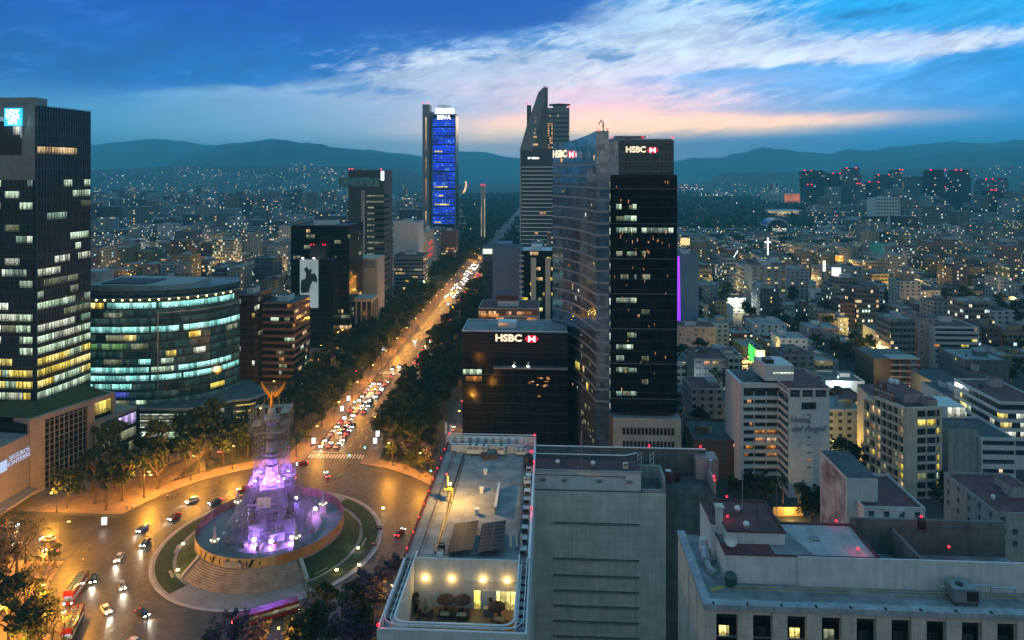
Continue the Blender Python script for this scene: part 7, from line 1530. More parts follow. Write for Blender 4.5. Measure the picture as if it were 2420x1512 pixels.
# side-lane cars under the trees
for i in range(16): u = 60 + i * 23 + rv.random() * 9; car(RF(u, -50 + rv.choice((-1.8, 1.8)), .07), FW + math.pi * (i % 2), where='in the left side lane')
for i in range(7): car(RF(90 + i * 40 + rv.random() * 9, 43, .07), FW, where='in the right side lane')
def bus(name, p, rz, look, red=True, double=True, Lb=10.5):
    t = empty(name, p, rz, look, 'bus'); h = 3.7 if double else 2.9; m = M['bus_red'] if red else M['white_box']; x = Lb / 2
    b = MB(); b.box(-x, -1.25, .35, x, 1.25, 1.25); b.box(-x, -1.25, 2.2, x, 1.25, h if not double else 2.75); b.box(-x + .01, -1.24, 1.25, -x + .5, 1.24, 2.2); b.build('body', m, t)
    b = MB(); b.box(-x + .05, -1.2, 1.25, x - .02, 1.2, 2.2); b.build('window', OFF['dim'], t)
    if double:
        b = MB(); b.box(-x, -1.25, 2.75, x, -1.15, 3.6); b.box(-x, 1.15, 2.75, x, 1.25, 3.6); b.box(x - .1, -1.15, 2.75, x, 1.15, 4.1); b.box(-x, -1.15, 2.75, -x + .1, 1.15, 3.5); b.build('open_deck_side', M['bus_red'], t)
        for i in range(8):
            for s in (-.65, .65): b = MB(); b.box(-x + .8 + i * 1.15, s - .42, 2.78, -x + 1.2 + i * 1.15, s + .42, 3.2); b.box(-x + .75 + i * 1.15, s - .42, 3.2, -x + .87 + i * 1.15, s + .42, 3.7); b.build('deck_seat', M['blue_wall'], t)
    for xx in (-x + 2.0, x - 2.2):
        for s in (-1, 1): b = MB(); b.tube([(xx, s * 1.0, .5), (xx, s * 1.27, .5)], .5, 12); b.build('wheel', M['tyre'], t)
    for s in (-1, 1): b = MB(); b.cbox(x, s * .9, .8, .1, .4, .25); b.build('headlight', M['headlamp'], t); b = MB(); b.cbox(-x, s * .95, 1.0, .1, .3, .4); b.build('taillight', M['taillamp'], t)
    b = MB(); b.cbox(x + .02, 0, 2.45, .06, 1.7, .34); b.build('destination_sign', M['sign_lilac'], t); return t
M['bus_red'] = paint('red_bus_paint', (.16, .012, .02))
p = G(180, 1405, 0); bus('tour_bus', (p[0], p[1], .07), R(-78), 'red open-top tour bus standing by the left pavement, headlights towards the roundabout centre')
bus('tour_bus', G(172, 1492, .07), R(-72), 'second red open-top tour bus nearest the bottom edge, partly behind bare branches')
bus('city_bus', G(628, 1462, .07), R(28), 'long red and white bus passing under the trees below the island', double=False, Lb=16)
bus('city_bus', G(873, 945, .07), FW + math.pi, 'white minibus at the head of the queue near the zebra crossing', red=False, double=False, Lb=6.5)
# lit advertising panels, shelters, signals
pn = None
for px, py in ((741, 1052), (823, 950), (808, 975), (892, 1035), (886, 1052), (246, 1245), (640, 905), (905, 830)):
    p = G(px, py, .2)
    if pn is None:
        pn = empty('advertising_panel', p, R(8)); b = MB(); b.box(-.75, -.15, 0, .75, .15, .7); b.build('plinth', M['dark'], pn); b = MB(); b.box(-.8, -.14, .7, .8, .14, 3.1); b.build('lit_screen', glow('panel_light', (.92, .95, 1), 1.3, .3, .8), pn); o = pn
    else: o = dup(pn, p, R(8))
    lamp_in(o, 120, (.9, .95, 1), (0, -1.0, 2), .3)
    later(o, 'white lit advertising panel on the pavement', 'panel', 'lit pavement panels', 1.5)
M['green_lamp'] = glow('green_lamp', (.05, 1, .55), 22)
sg = {}
for px, py, k, h_ in ((838, 1010, 'green_lamp', 12), (862, 1078, 'green_lamp', 4), (825, 1100, 'green_lamp', 4.5), (1018, 1148, 'green_lamp', 6), (842, 905, 'red_lamp', 7), (700, 1110, 'red_lamp', 5)):
    p = G(px, py, .2); e = empty('traffic_light', p); b = MB(); b.tube([(0, 0, 0), (0, 0, h_)], .09, 6); b.build('pole', M['dark'], e); b = MB(); b.box(-.2, -.22, h_ - .9, .2, .2, h_ + .2); b.build('housing', M['dark'], e); b = MB(); b.cbox(0, -.25, h_ - .4, .42, .1, .42); b.build('lamp', M[k], e)
    later(e, ('green' if 'green' in k else 'red') + '-lit traffic signal on a dark pole', 'traffic light', 'traffic signals', h_)
e = empty('mast', G(841, 1085, .2), 0, 'very tall dark mast at the end of the avenue divider', 'mast'); b = MB(); b.tube([(0, 0, 0), (0, 0, 17)], .16, 6, r1=.1); b.build('shaft', M['dark'], e); b = MB(); b.cbox(0, 0, 17.1, .5, .5, .3); b.build('lamp', M['red_lamp'], e)
# low balustrade along the left pavement
e = empty('balustrade', RF(0, 0, 0), 0, 'low pinkish balustrade in front of the hedge on the far left pavement', 'balustrade'); b = MB()
for a in range(-60, -44, 1):
    p = arc(66, a, a + 1, 1); b.tube([(p[0][0] - RC[0], p[0][1] - RC[1], 1.0), (p[1][0] - RC[0], p[1][1] - RC[1], 1.0)], .12, 4)
b.build('rail', M['paving'], e)
for a in range(-60, -43, 2): p = arc(66, a, a, 1)[0]; b = MB(); b.box(p[0] - RC[0] - .12, p[1] - RC[1] - .12, .1, p[0] - RC[0] + .12, p[1] - RC[1] + .12, 1.15); b.build('post', M['paving'], e)
# ================================================================ trees
def tree_meshes(kind, seed, h, rad, nleaf, leaf, mleaf, trunk_h=.35, bare=False):
    rr = random.Random(seed); tb = MB(); tips = []
    def branch(p, d, l, r_, depth):
        q = p + d * l; mid = p + d * l * .5 + Vector((rr.uniform(-1, 1), rr.uniform(-1, 1), 0)) * l * .06
        tb.tube([p, mid, q], r_, 5 if depth < 2 else 3, r1=r_ * .62, caps=False)
        if depth >= (4 if bare else 2): tips.append(q); return
        for k in range(3 if depth < 3 else 2):
            dd = (d + Vector((rr.uniform(-1, 1), rr.uniform(-1, 1), rr.uniform(-.25, .7))) * (.85 if depth else .75)).normalized(); branch(q, dd, l * rr.uniform(.58, .8), r_ * .6, depth + 1)
    branch(Vector((0, 0, -.1)), Vector((rr.uniform(-.08, .08), rr.uniform(-.08, .08), 1)).normalized(), h * trunk_h, h * .022 + .06, 0)
    lb = MB(); cl = []
    for i in range(max(10, int(rad * 5))):
        a = rr.random() * 6.283; q = rad * rr.random() ** .5 * .85; z = h * (.42 + .5 * rr.random()); q *= math.sqrt(max(.08, 1 - ((z / h - .62) / .42) ** 2)); cl.append((Vector((q * math.cos(a), q * math.sin(a), z)), rad * rr.uniform(.18, .36)))
    for c in tips: cl.append((c, rad * .22))
    if nleaf:
        for i in range(nleaf):
            c, s = rr.choice(cl); d = Vector((rr.gauss(0, 1), rr.gauss(0, 1), rr.gauss(0, .8))); d.normalize(); leafq(lb, c + d * s * (rr.random() ** .4), leaf * rr.uniform(.6, 1.3), rr)
    return tb.mesh('trunk', M['bark']), (lb.mesh('crown', mleaf) if nleaf else None)
TP = {'round': [tree_meshes('r', s, 11, 4.6, 1500, .48, M['leaf_dark']) for s in (1, 2, 3)], 'tall': [tree_meshes('t', s, 15, 4.4, 1700, .5, M['leaf_mid'], .42) for s in (4, 5)], 'small': [tree_meshes('s', s, 6.5, 2.4, 520, .36, M['leaf_mid'], .42) for s in (6, 7)],
      'purple': [tree_meshes('p', s, 10, 4.6, 1300, .42, M['leaf_purple'], .36) for s in (8, 9)], 'bare': [tree_meshes('b', s, 13, 5, 90, .3, M['leaf_dark'], .30, True) for s in (10, 11)]}
TLOOK = {'round': ('dense dark rounded tree', 'tree'), 'tall': ('tall loose green tree', 'tree'), 'small': ('small thin pavement tree', 'tree'), 'purple': ('purple-blossomed tree', 'tree'), 'bare': ('nearly leafless fine-branched tree', 'tree')}
rt = random.Random(99); NT = {}
def tree(kind, p, s=1.0, where=''):
    tr, cr = rt.choice(TP[kind]); e = empty({'round': 'laurel_tree', 'tall': 'ash_tree', 'small': 'young_tree', 'purple': 'jacaranda_tree', 'bare': 'bare_tree'}[kind], p, rt.random() * 6.28); s *= rt.uniform(.82, 1.2); e.scale = (s, s, s * rt.uniform(.9, 1.12))
    inst('trunk', tr, e)
    if cr: inst('crown', cr, e)
    NT[kind] = NT.get(kind, 0) + 1; later(e, TLOOK[kind][0] + where, 'tree', 'trees along the streets', 6); return e
u = 20.0
while u < 640:
    st_ = 8.2 if u < 260 else 11.5; uu0 = u
    for v in ((-19.5, -27, -35, -42) if uu0 > 90 else (-24, -32, -40)):
        vv = v + rt.uniform(-2, 2); uu = u + rt.uniform(-2.5, 2.5)
        if math.hypot(uu, vv) < 66 or 452 < uu < 500: continue
        if rt.random() < .86: tree(rt.choice(['round', 'round', 'tall']), RF(uu, vv, .17), .92)
    for v in ((14.0, 21, 28.5, 35) if uu0 > 70 else (21, 28, 35)):
        vv = v + rt.uniform(-2, 2); uu = u + rt.uniform(-2.5, 2.5)
        if math.hypot(uu, vv) < 65 or 452 < uu < 500: continue
        if rt.random() < .9: tree(rt.choice(['round', 'tall', 'tall', 'purple'] if uu < 100 else ['round', 'tall']), RF(uu, vv, .17), .95)
    u += st_
for i in range(14):
    tree('small', RF(74 + i * 21 + rt.uniform(-3, 3), -16.5, .2)); 
    if i % 2: tree('small', RF(84 + i * 21, 15, .2))
for a, r_, k in ((-70, 67, 'tall'), (-62, 71, 'round'), (-56, 74, 'tall'), (-49, 70, 'round'), (-42, 73, 'tall'), (-38, 67, 'round'), (-30, 70, 'tall'), (-66, 78, 'round'), (-74, 74, 'bare'), (-60, 64, 'bare'), (-76, 66, 'bare'), (-24, 68, 'round'), (-52, 80, 'round'), (-58, 68, 'round'), (-46, 66, 'bare'), (-70, 82, 'tall'), (-64, 84, 'tall'), (-55, 86, 'round'), (-45, 82, 'tall'), (-34, 80, 'round'), (-78, 80, 'round'), (-72, 72, 'round'), (-40, 78, 'tall'), (-28, 76, 'tall'), (-67, 74, 'round'), (26, 68, 'purple'), (32, 72, 'round'), (38, 66, 'purple'), (30, 64, 'small'), (36, 63, 'small'), (22, 64, 'small'), (46, 68, 'purple'), (52, 70, 'round')):
    tree(k, RF(r_ * math.cos(R(a)), r_ * math.sin(R(a)), .2), 1.25 if a < 0 else 1.0, ', roundabout rim')
for px, py, k, s in ((0, 1450, 'bare', 1.5), (50, 1490, 'bare', 1.5), (90, 1530, 'bare', 1.3), (-40, 1420, 'round', 1.4), (20, 1480, 'round', 1.3), (-60, 1350, 'tall', 1.3), (75, 1560, 'round', 1.1), (120, 1570, 'bare', 1.1), (40, 1370, 'bare', 1.4), (100, 1430, 'bare', 1.1), (20, 1290, 'bare', 1.1), (60, 1330, 'bare', 1.15), (10, 1400, 'bare', 1.2), (95, 1390, 'bare', 1.0), (40, 1460, 'bare', 1.2), (110, 1480, 'round', .7), (20, 1530, 'bare', 1.1), (130, 1330, 'small', 1), (80, 1440, 'small', 1.2), (150, 1540, 'bare', .8), (15, 1350, 'round', .8), (-15, 1470, 'round', .9), (60, 1540, 'tall', .7),
                     (500, 1560, 'purple', .75), (560, 1540, 'purple', .8), (600, 1575, 'purple', .8), (700, 1545, 'round', .9), (760, 1500, 'tall', .7), (735, 1570, 'round', 1), (830, 1480, 'tall', .75), (860, 1430, 'purple', .9), (905, 1405, 'purple', .95), (880, 1470, 'purple', .8), (820, 1555, 'purple', .9), (850, 1530, 'round', .8), (935, 1385, 'purple', .8), (660, 1580, 'purple', .9), (240, 1590, 'purple', .6), (780, 1560, 'bare', .8), (725, 1450, 'bare', .6), (870, 1545, 'purple', .8)):
    tree(k, G(px, py, .2), s, ', lower edge' if py > 1400 else '')
def palm_meshes(h, seed):
    rr = random.Random(seed); a = MB(); a.tube([(0, 0, 0), (.1, 0, h * .5), (0, .1, h)], .26, 7, r1=.2); b = MB()
    for i in range(46):
        az = rr.random() * 6.283; el = rr.uniform(-.9, 1.2); l = rr.uniform(1.5, 2.3); pts = []
        for k in range(5): q = l * k / 4; pts.append(Vector((math.cos(az) * math.cos(el) * q, math.sin(az) * math.cos(el) * q, h + math.sin(el) * q - .28 * q * q)))
        s = Vector((-math.sin(az), math.cos(az), 0))
        for k in range(4): w0, w1 = (.12, .42, .5, .36, .04)[k:k + 2]; b.quad(pts[k] - s * w0, pts[k] + s * w0, pts[k + 1] + s * w1, pts[k + 1] - s * w1)
    for i in range(16): az = rr.random() * 6.283; b.quad((.2 * math.cos(az), .2 * math.sin(az), h - .2), (.3 * math.cos(az + .5), .3 * math.sin(az + .5), h - .2), (.34 * math.cos(az + .4), .34 * math.sin(az + .4), h - 1.9), (.26 * math.cos(az), .26 * math.sin(az), h - 1.8))
    return a.mesh('trunk', M['bark']), b.mesh('crown', M['palm_leaf'])
PM = [palm_meshes(9, 1), palm_meshes(12, 2), palm_meshes(7, 3)]
for x, y, z, k, sc2, w in ((1850, 1215, 0, 1, 1.0, ''), (1886, 1218, 0, 0, 1.1, ''), (1953, 1208, 0, 0, 1.15, ''), (1999, 1212, 0, 0, 1.05, ''), (808, 1492, 0, 0, 1.0, ''), (700, 1100, 0, 1, .9, ''), (1140, 1010, 0, 0, 1, ''), (470, 1078, 0, 1, 1.1, ''), (415, 1085, 0, 1, 1.2, ''), (688, 960, 0, 1, .9, '')):
    p = G(x, y, z); e = empty('palm_tree', p, x); e.scale = (sc2,) * 3; tr, cr = PM[k]; inst('trunk', tr, e); inst('crown', cr, e); later(e, 'palm tree with a shaggy fan crown', 'palm tree', 'palm trees', 9)
for x, y, k in ((1780, 1180, 'round'), (1740, 1195, 'round'), (1810, 1200, 'tall'), (1920, 1245, 'round'), (1960, 1250, 'round'), (1985, 1235, 'round'), (2000, 1150, 'round'), (2025, 1120, 'round'), (1990, 1110, 'tall'), (2225, 1210, 'round'), (2245, 1190, 'round'), (1690, 1010, 'round'), (1655, 1000, 'round'), (1630, 1080, 'round'), (1650, 1060, 'tall'), (1700, 960, 'tall')):
    tree(k, G(x, y, 0), 1.0)
e = empty('street_sign', G(1862, 1222, 0), 0, 'yellow lit sign wall with a white line figure below the white hotel', 'sign'); b = MB(); b.box(-5, 0, .3, 5, .3, 3.4); b.build('panel', M['ochre'], e); b = MB(); b.tube([(.8 * math.cos(a) - 1, -.1, 1.8 + .8 * math.sin(a)) for a in [i * math.pi / 6 for i in range(13)]], .08, 4); b.tube([(.8 * math.cos(a) + 1, -.1, 1.8 + .8 * math.sin(a)) for a in [i * math.pi / 6 for i in range(13)]], .08, 4); b.build('line_figure', M['white_box'], e); lamp_in(e, 2500, (1, .58, .1), (0, -3, 3), .3)
# ================================================================ the rest of the city
bpy.context.view_layer.update()
BOX = []; OCC = []
for o in list(sc.objects):
    if o.type != 'EMPTY' or o.parent or 'category' not in o or o['category'] in ('tree', 'car', 'street lamp', 'palm tree', 'warning light', 'flag', 'billboard'): continue
    ps = [k.matrix_world @ Vector(c) for k in KIDS.get(o.name, []) if k.type == 'MESH' for c in k.bound_box]
    if not ps: continue
    x0, x1 = min(p.x for p in ps), max(p.x for p in ps); y0, y1 = min(p.y for p in ps), max(p.y for p in ps); zt = max(p.z for p in ps)
    if (x1 - x0) * (y1 - y0) < 20: continue
    BOX.append((x0, x1, y0, y1))
    w = x1 - x0; q = [proj(x, y0, z) for x in (x0 + w * .1, x1 - w * .1) for z in (0, zt * .92)]
    if (x1 - x0) * zt > 250: OCC.append((min(a[0] for a in q), max(a[0] for a in q), min(a[1] for a in q), max(a[1] for a in q), y0))
def free(x, y, hx, hy):
    if any(x + hx > b[0] - 2 and x - hx < b[1] + 2 and y + hy > b[2] - 2 and y - hy < b[3] + 2 for b in BOX): return False
    dx, dy = x - RC[0], y - RC[1]; u, v = dx * SA + dy * CA, dx * CA - dy * SA
    if math.hypot(dx, dy) < 84: return False
    if -66 < v < 62 and u > -100: return False
    if -30 < u < 30 and v < 0: return False
    return True
def hidden(x, y, w, h):
    for dx in (-w / 2, 0, w / 2):
        a, b_ = proj(x + dx, y, h)
        if a < -30 or a > 2450 or b_ > 1500: continue
        if not any(o[0] < a < o[1] and o[2] < b_ < o[3] and y > o[4] + 5 for o in OCC): return False
    return True
def park(x, y):
    px = CX + F * x / y
    return (1083 < px < 1232 and y > 900) or (1232 <= px < 1925 and 1300 < y < 3600) or (1925 <= px < 2100 and 1250 < y < 1700 and False)
rc_ = random.Random(2024)
WALLS = [((.50, .50, .49), 'white'), ((.40, .41, .41), 'pale grey'), ((.27, .28, .28), 'grey'), ((.42, .35, .26), 'cream'), ((.34, .24, .21), 'pink'), ((.16, .07, .055), 'brick red'), ((.14, .15, .16), 'dark grey'), ((.36, .26, .13), 'ochre'), ((.46, .47, .48), 'white')]
ROOFS = {'grey': M['roof_grey'], 'red': M['roof_red'], 'dark': M['roof_dark']}
CNT = {'house': 0, 'apartment_building': 0, 'office_building': 0}
TREES = []; EXTRA = []
def city_building(x, y, w, d, h, rz):
    kind = 'house' if h < 11 else ('apartment_building' if rc_.random() < .72 else 'office_building')
    if CNT[kind] >= 290: EXTRA.append((x, y, w, d, h)); return False
    col, cn = rc_.choice(WALLS); k = rc_.uniform(.5, 1.0) * (1 if y < 600 else .85); col = tuple(c * k for c in col); rn = rc_.choice(['grey', 'red', 'dark', 'grey']); e = empty(kind, (x, y, 0), rz); CNT[kind] += 1
    fm = FM['house' if kind == 'house' else 'flat' if kind == 'apartment_building' else 'office']
    near = y < 700
    b = MB(); hw, hd = w / 2, d / 2; b.box(-hw, -hd, 0, hw, hd, h - .6, 0, 1)
    if rc_.random() < .35 and h > 8: sx = rc_.choice((-1, 1)); b.box(*( (-hw - 0, -hd - 4) if sx < 0 else (0, -hd - 4)), 0, *((0, -hd - .02) if sx < 0 else (hw, -hd - .02)), h * rc_.uniform(.4, .75), 0, 1)
    b.build('wall', [fm, ROOFS[rn]], e, color=col)
    b = MB(); t_ = .25; b.box(-hw, -hd, h - .6, hw, -hd + t_, h); b.box(-hw, hd - t_, h - .6, hw, hd, h); b.box(-hw, -hd + t_, h - .6, -hw + t_, hd - t_, h); b.box(hw - t_, -hd + t_, h - .6, hw, hd - t_, h); b.build('parapet', FM['plain'], e, color=tuple(min(c * 1.15, .7) for c in col))
    for i in range(rc_.choice((1, 1, 2, 2))):
        a, c = rc_.uniform(-.7, .3) * hw, rc_.uniform(-.6, .4) * hd; s1, s2 = rc_.uniform(.2, .5) * w, rc_.uniform(.2, .4) * d; b = MB(); b.box(a, c, h - .6, min(a + s1, hw - .3), min(c + s2, hd - .3), h + rc_.uniform(1.2, 2.8), 0, 1); b.build('roof_hut', [FM['plain'], ROOFS[rc_.choice(['grey', 'red', 'dark'])]], e, color=rc_.choice(WALLS)[0])
    if near and rc_.random() < .7: b = MB(); b.lathe([(.6, 0), (.7, .2), (.7, 1.1), (.3, 1.6)], 8, (rc_.uniform(-.6, .6) * hw, rc_.uniform(-.6, .6) * hd, h - .6)); b.build('water_tank', M[rc_.choice(['dark', 'white_box'])], e, smooth=True)
    st = int(h / 3.1); size = {1: 'one', 2: 'two', 3: 'three', 4: 'four', 5: 'five', 6: 'six', 7: 'seven', 8: 'eight', 9: 'nine', 10: 'ten'}.get(st, 'over ten')
    later(e, f'{cn} {rn}-roofed {size}-storey {"house" if kind == "house" else "flats" if kind == "apartment_building" else "offices"}', kind.replace('_', ' '), 'city blocks beyond the avenue', h)
    return True
m, nt = newmat('plain_wall'); oi = nt.n('ShaderNodeObjectInfo'); P = nt.coord('Object'); k = nt.rng(nt.noise(P, .4, 4), .3, .7, .75, 1.2); surf(nt, nt.mix(1.0, V(nt.t, oi.outputs['Color']), nt.vec(k, k, k), 'MULTIPLY'), .85); FM['plain'] = m
y = 262.0; row = 0
while y < 1150:
    x = -.80 * y - 20
    depth = 19 if y < 600 else 24
    while x < .80 * y + 20:
        w = (rc_.uniform(9, 18) if x > 0 else rc_.uniform(12, 23)) * (1 if y < 650 else 1.25); cx = x + w / 2; cy = y + depth / 2 + rc_.uniform(-2, 2)
        street = (int(abs(x + 3000) / 84) != int(abs(x + w + 3000) / 84))
        if park(cx, cy): x += w; continue
        if free(cx, cy, w / 2, depth / 2):
            h = rc_.choice([6.5, 6.5, 9.5, 9.5, 12.5, 12.5, 15.5, 18.6, 24, 30]) if y < 700 else rc_.choice([6.5, 9.5, 12.5, 15.5, 18.6, 22, 28, 36])
            if y > 800 and 1560 < CX + F * cx / cy < 2020: h = min(h, rc_.choice([6.5, 9.5, 12.5]))
            if hidden(cx, cy - depth / 2, w, h): pass
            elif street or rc_.random() < .2: TREES.append((cx, cy)); TREES.append((cx + 4, cy - 7)) if rc_.random() < .6 else None
            else: city_building(cx, cy, w - rc_.uniform(.2, 1.5), depth - rc_.uniform(0, 3), h, -A + rc_.uniform(-.03, .03) + (.06 if x > 0 else -.05))
        x += w + .6
    row += 1; y += depth + (3 if row % 2 else 13)
    if row % 2 == 0:
        xx = -.78 * y
        while xx < .78 * y:
            xx += rc_.uniform(9, 26)
            if free(xx, y - 6, 4, 4) and not park(xx, y): TREES.append((xx, y - 6 + rc_.uniform(-2, 2)))
rc_.shuffle(TREES); n = 0
TREES = [p for p in TREES if not hidden(p[0], p[1], 6, 9)]; TREES.sort(key=lambda p: p[1])
for (x, y) in TREES[:170]: tree(rc_.choice(['round', 'tall', 'tall']), (x, y, 0), 1.0)
REST = TREES[170:]
# neighbourhood lamps
n = 0
for i in range(400):
    y = rc_.uniform(290, 1000); x = rc_.uniform(-.75, .75) * y
    if n >= 60: break
    if not free(x, y, 1, 1) or park(x, y) or hidden(x, y, 2, 9): continue
    if any(abs(o[0] - x) < 18 and abs(o[1] - y) < 12 for o in TREES[:0]): continue
    n += 1; warm = rc_.random() < .72; street_lamp((x, y, 0), rc_.random() * 6, 8000 * (1 + y / 700), 11.0, (1, .58, .16) if warm else (.75, .95, 1), 1.5, ('amber' if warm else 'white') + ' street lamp among the city blocks', 'city block street lamps')
for x_, y_ in ((2000, 655), (2060, 690), (2110, 702), (2150, 690), (2190, 704), (2250, 680), (2330, 692), (2380, 704), (2400, 682), (1790, 872), (1774, 884), (1740, 746), (1990, 812), (2040, 802), (1640, 1112), (1962, 1102), (1820, 690), (1690, 700), (1680, 560), (430, 668), (330, 690), (600, 640), (500, 640), (1000, 690), (985, 660)):
    street_lamp(G(x_, y_, 0), x_, 9000 * (1 + 185460 / (y_ - 406) / 900), 9.5, (1, .66, .16), 1.6, 'yellow street lamp in a lit gap between blocks', 'yellow street lamps')
# the mass of the city and its lights, too many and too far to count
far = [MB() for _ in range(4)]; tr_ = MB()
def clump(b, x, y, z, s, n_, rr):
    for i in range(n_):
        d = Vector((rr.gauss(0, 1), rr.gauss(0, 1), rr.gauss(0, .6))); d.normalize(); leafq(b, (x + d.x * s, y + d.y * s, z + d.z * s * .7), s * rr.uniform(.35, .6), rr)
for i in range(7600):
    t_ = rc_.random(); y = 1150 * (5200 / 1150) ** t_; x = rc_.uniform(-.82, .82) * y
    if park(x, y): continue
    w = rc_.uniform(12, 30) * (1 + y / 4500); d = rc_.uniform(12, 26); h = rc_.choice([7, 9, 12, 12, 15, 18, 24]) if rc_.random() < .93 else rc_.uniform(30, 62)
    px = CX + F * x / y
    if px > 1950 and y > 1600: h *= 1.3
    if 1560 < px < 1960 and y < 1500: h = min(h, 9)
    far[rc_.randrange(4)].box(x - w / 2, y - d / 2, 0, x + w / 2, y + d / 2, h, 0, 1)
    if rc_.random() < .7: clump(tr_, x + rc_.uniform(-25, 25), y - d / 2 - rc_.uniform(2, 12), 6, rc_.uniform(6, 11), 10, rc_)
for x, y, w, d, h in EXTRA: far[rc_.randrange(4)].box(x - w / 2, y - d / 2, 0, x + w / 2, y + d / 2, h, 0, 1)
for b, c in zip(far, ((.26, .27, .27), (.13, .14, .145), (.18, .15, .12), (.07, .07, .07))): o = b.build('distant_city', [FM['mass'], M['roof_grey']], color=c); o['kind'] = 'stuff'
for i in range(5200):
    if i < 1500: px = rc_.uniform(1083, 1232); y = 900 + 2600 * rc_.random() ** 1.6
    else: px = rc_.uniform(1225, 1930); y = 1300 + 2300 * rc_.random() ** 1.3
    x = X_at(px, y)
    dx, dy = x - RC[0], y - RC[1]; v = dx * CA - dy * SA
    if -14 < v < 14: continue
    s = rc_.uniform(5, 9); clump(tr_, x, y, s * .9, s, 11, rc_)
for (x, y) in REST: clump(tr_, x, y, 5.5, rc_.uniform(4, 6), 26, rc_)
o = tr_.build('distant_trees', M['leaf_dark']); o['kind'] = 'stuff'
LC = [((1, .50, .14), 5), ((1, .74, .36), 5), ((1, .92, .72), 5), ((.7, .95, 1), 5), ((1, .05, .06), 6), ((.2, 1, .5), 3)]
lm = [glow('city_light_' + n_, c, s) for n_, (c, s) in zip(('amber', 'yellow', 'white', 'blue', 'red', 'green'), LC)]
lb = MB()
def light(x, y, z, s, mi): lb.add([(x - s, y, z), (x + s, y, z), (x, y, z - s), (x, y, z + s), (x, y - s, z), (x, y + s, z)], [(0, 4, 3), (4, 1, 3), (1, 5, 3), (5, 0, 3), (4, 0, 2), (1, 4, 2), (5, 1, 2), (0, 5, 2)], mi)
for i in range(2300):
    t_ = rc_.random(); y = 620 * (5600 / 620) ** t_; x = rc_.uniform(-.8, .8) * y
    if park(x, y) and rc_.random() < .93: continue
    if y < 1150 and not free(x, y, 2, 2): continue
    light(x, y, rc_.uniform(8, 22), y / 683 * rc_.choice((.16, .2, .24, .3, .42)), rc_.choices(range(6), (30, 26, 18, 9, 9, 2))[0])
for i in range(210):                         # lit streets: strings of lamps
    t_ = rc_.random(); y = 700 * (5200 / 700) ** t_; x = rc_.uniform(-.78, .78) * y; an_ = rc_.choice((-A, -A, math.pi / 2 - A, math.pi / 2 - A, .5, -.6, 1.0)); k_ = rc_.choice((0, 0, 0, 1, 1, 2, 3)); st_ = y / 683 * rc_.uniform(3.0, 6.0); s_ = y / 683 * rc_.uniform(.2, .38)
    for j in range(rc_.randint(5, 26)):
        X, Y_ = x + math.cos(an_) * st_ * j, y + math.sin(an_) * st_ * j * 1.6
        if Y_ < 650 or park(X, Y_) or (Y_ < 1150 and not free(X, Y_, 2, 2)): continue
        light(X, Y_, 14 if Y_ > 1500 else 11, s_ * rc_.uniform(.7, 1.2), k_ if rc_.random() < .85 else rc_.choice((1, 2, 4)))
CL = [(rc_.choice((0, 0, 1)), rc_.random(), rc_.random() ** 1.6 * .5, rc_.uniform(.01, .05)) for _ in range(60)]
for i in range(1150):                        # settlements climbing the foothills in clusters
    c_ = rc_.choice(CL); prof, near, far_ = FOOT[c_[0]]; px = prof[0][0] + (prof[-1][0] - prof[0][0]) * min(max(rc_.gauss(c_[1], c_[3]), 0.001), .999); k = max(j for j in range(len(prof) - 1) if prof[j][0] <= px)
    f_ = (px - prof[k][0]) / (prof[k + 1][0] - prof[k][0]); py = prof[k][1] + (prof[k + 1][1] - prof[k][1]) * f_; s_ = min(max(rc_.gauss(c_[2], .05), .03), .58); q = s_ / .62; q = q * q * (3 - 2 * q)
    Yk = near + (far_ - near) * .62; y = near + (far_ - near) * s_; ed = max(min((px - prof[0][0]) / 70, (prof[-1][0] - px) / 70, 1.0), 0.0); light(X_at(px, Yk) * y / Yk, y, max(Z_at(py, Yk), 2) * q * ed * ed * (3 - 2 * ed) + 12, y / 683 * rc_.choice((.1, .13, .16, .2, .3)), rc_.choices(range(5), (34, 25, 18, 8, 3))[0])
for i in range(46):                          # far curving boulevard, bright with traffic
    t_ = i / 45; px = 1086 + 14 * math.sin(t_ * 2.4) + 2 * (i % 2); py = 470 - 50 * t_; y = F * H / (py - 406); light(X_at(px, y), y, 5, y / 683 * .42, (0, 4, 0, 1)[i % 4])
for i in range(60): y = 2300 + rc_.random() * 60; light(X_at(640 + rc_.random() * 190, y), y, 14, y / 683 * .4, rc_.choice((0, 4, 4, 2)))
o = lb.build('distant_city_lights', lm); o['kind'] = 'stuff'
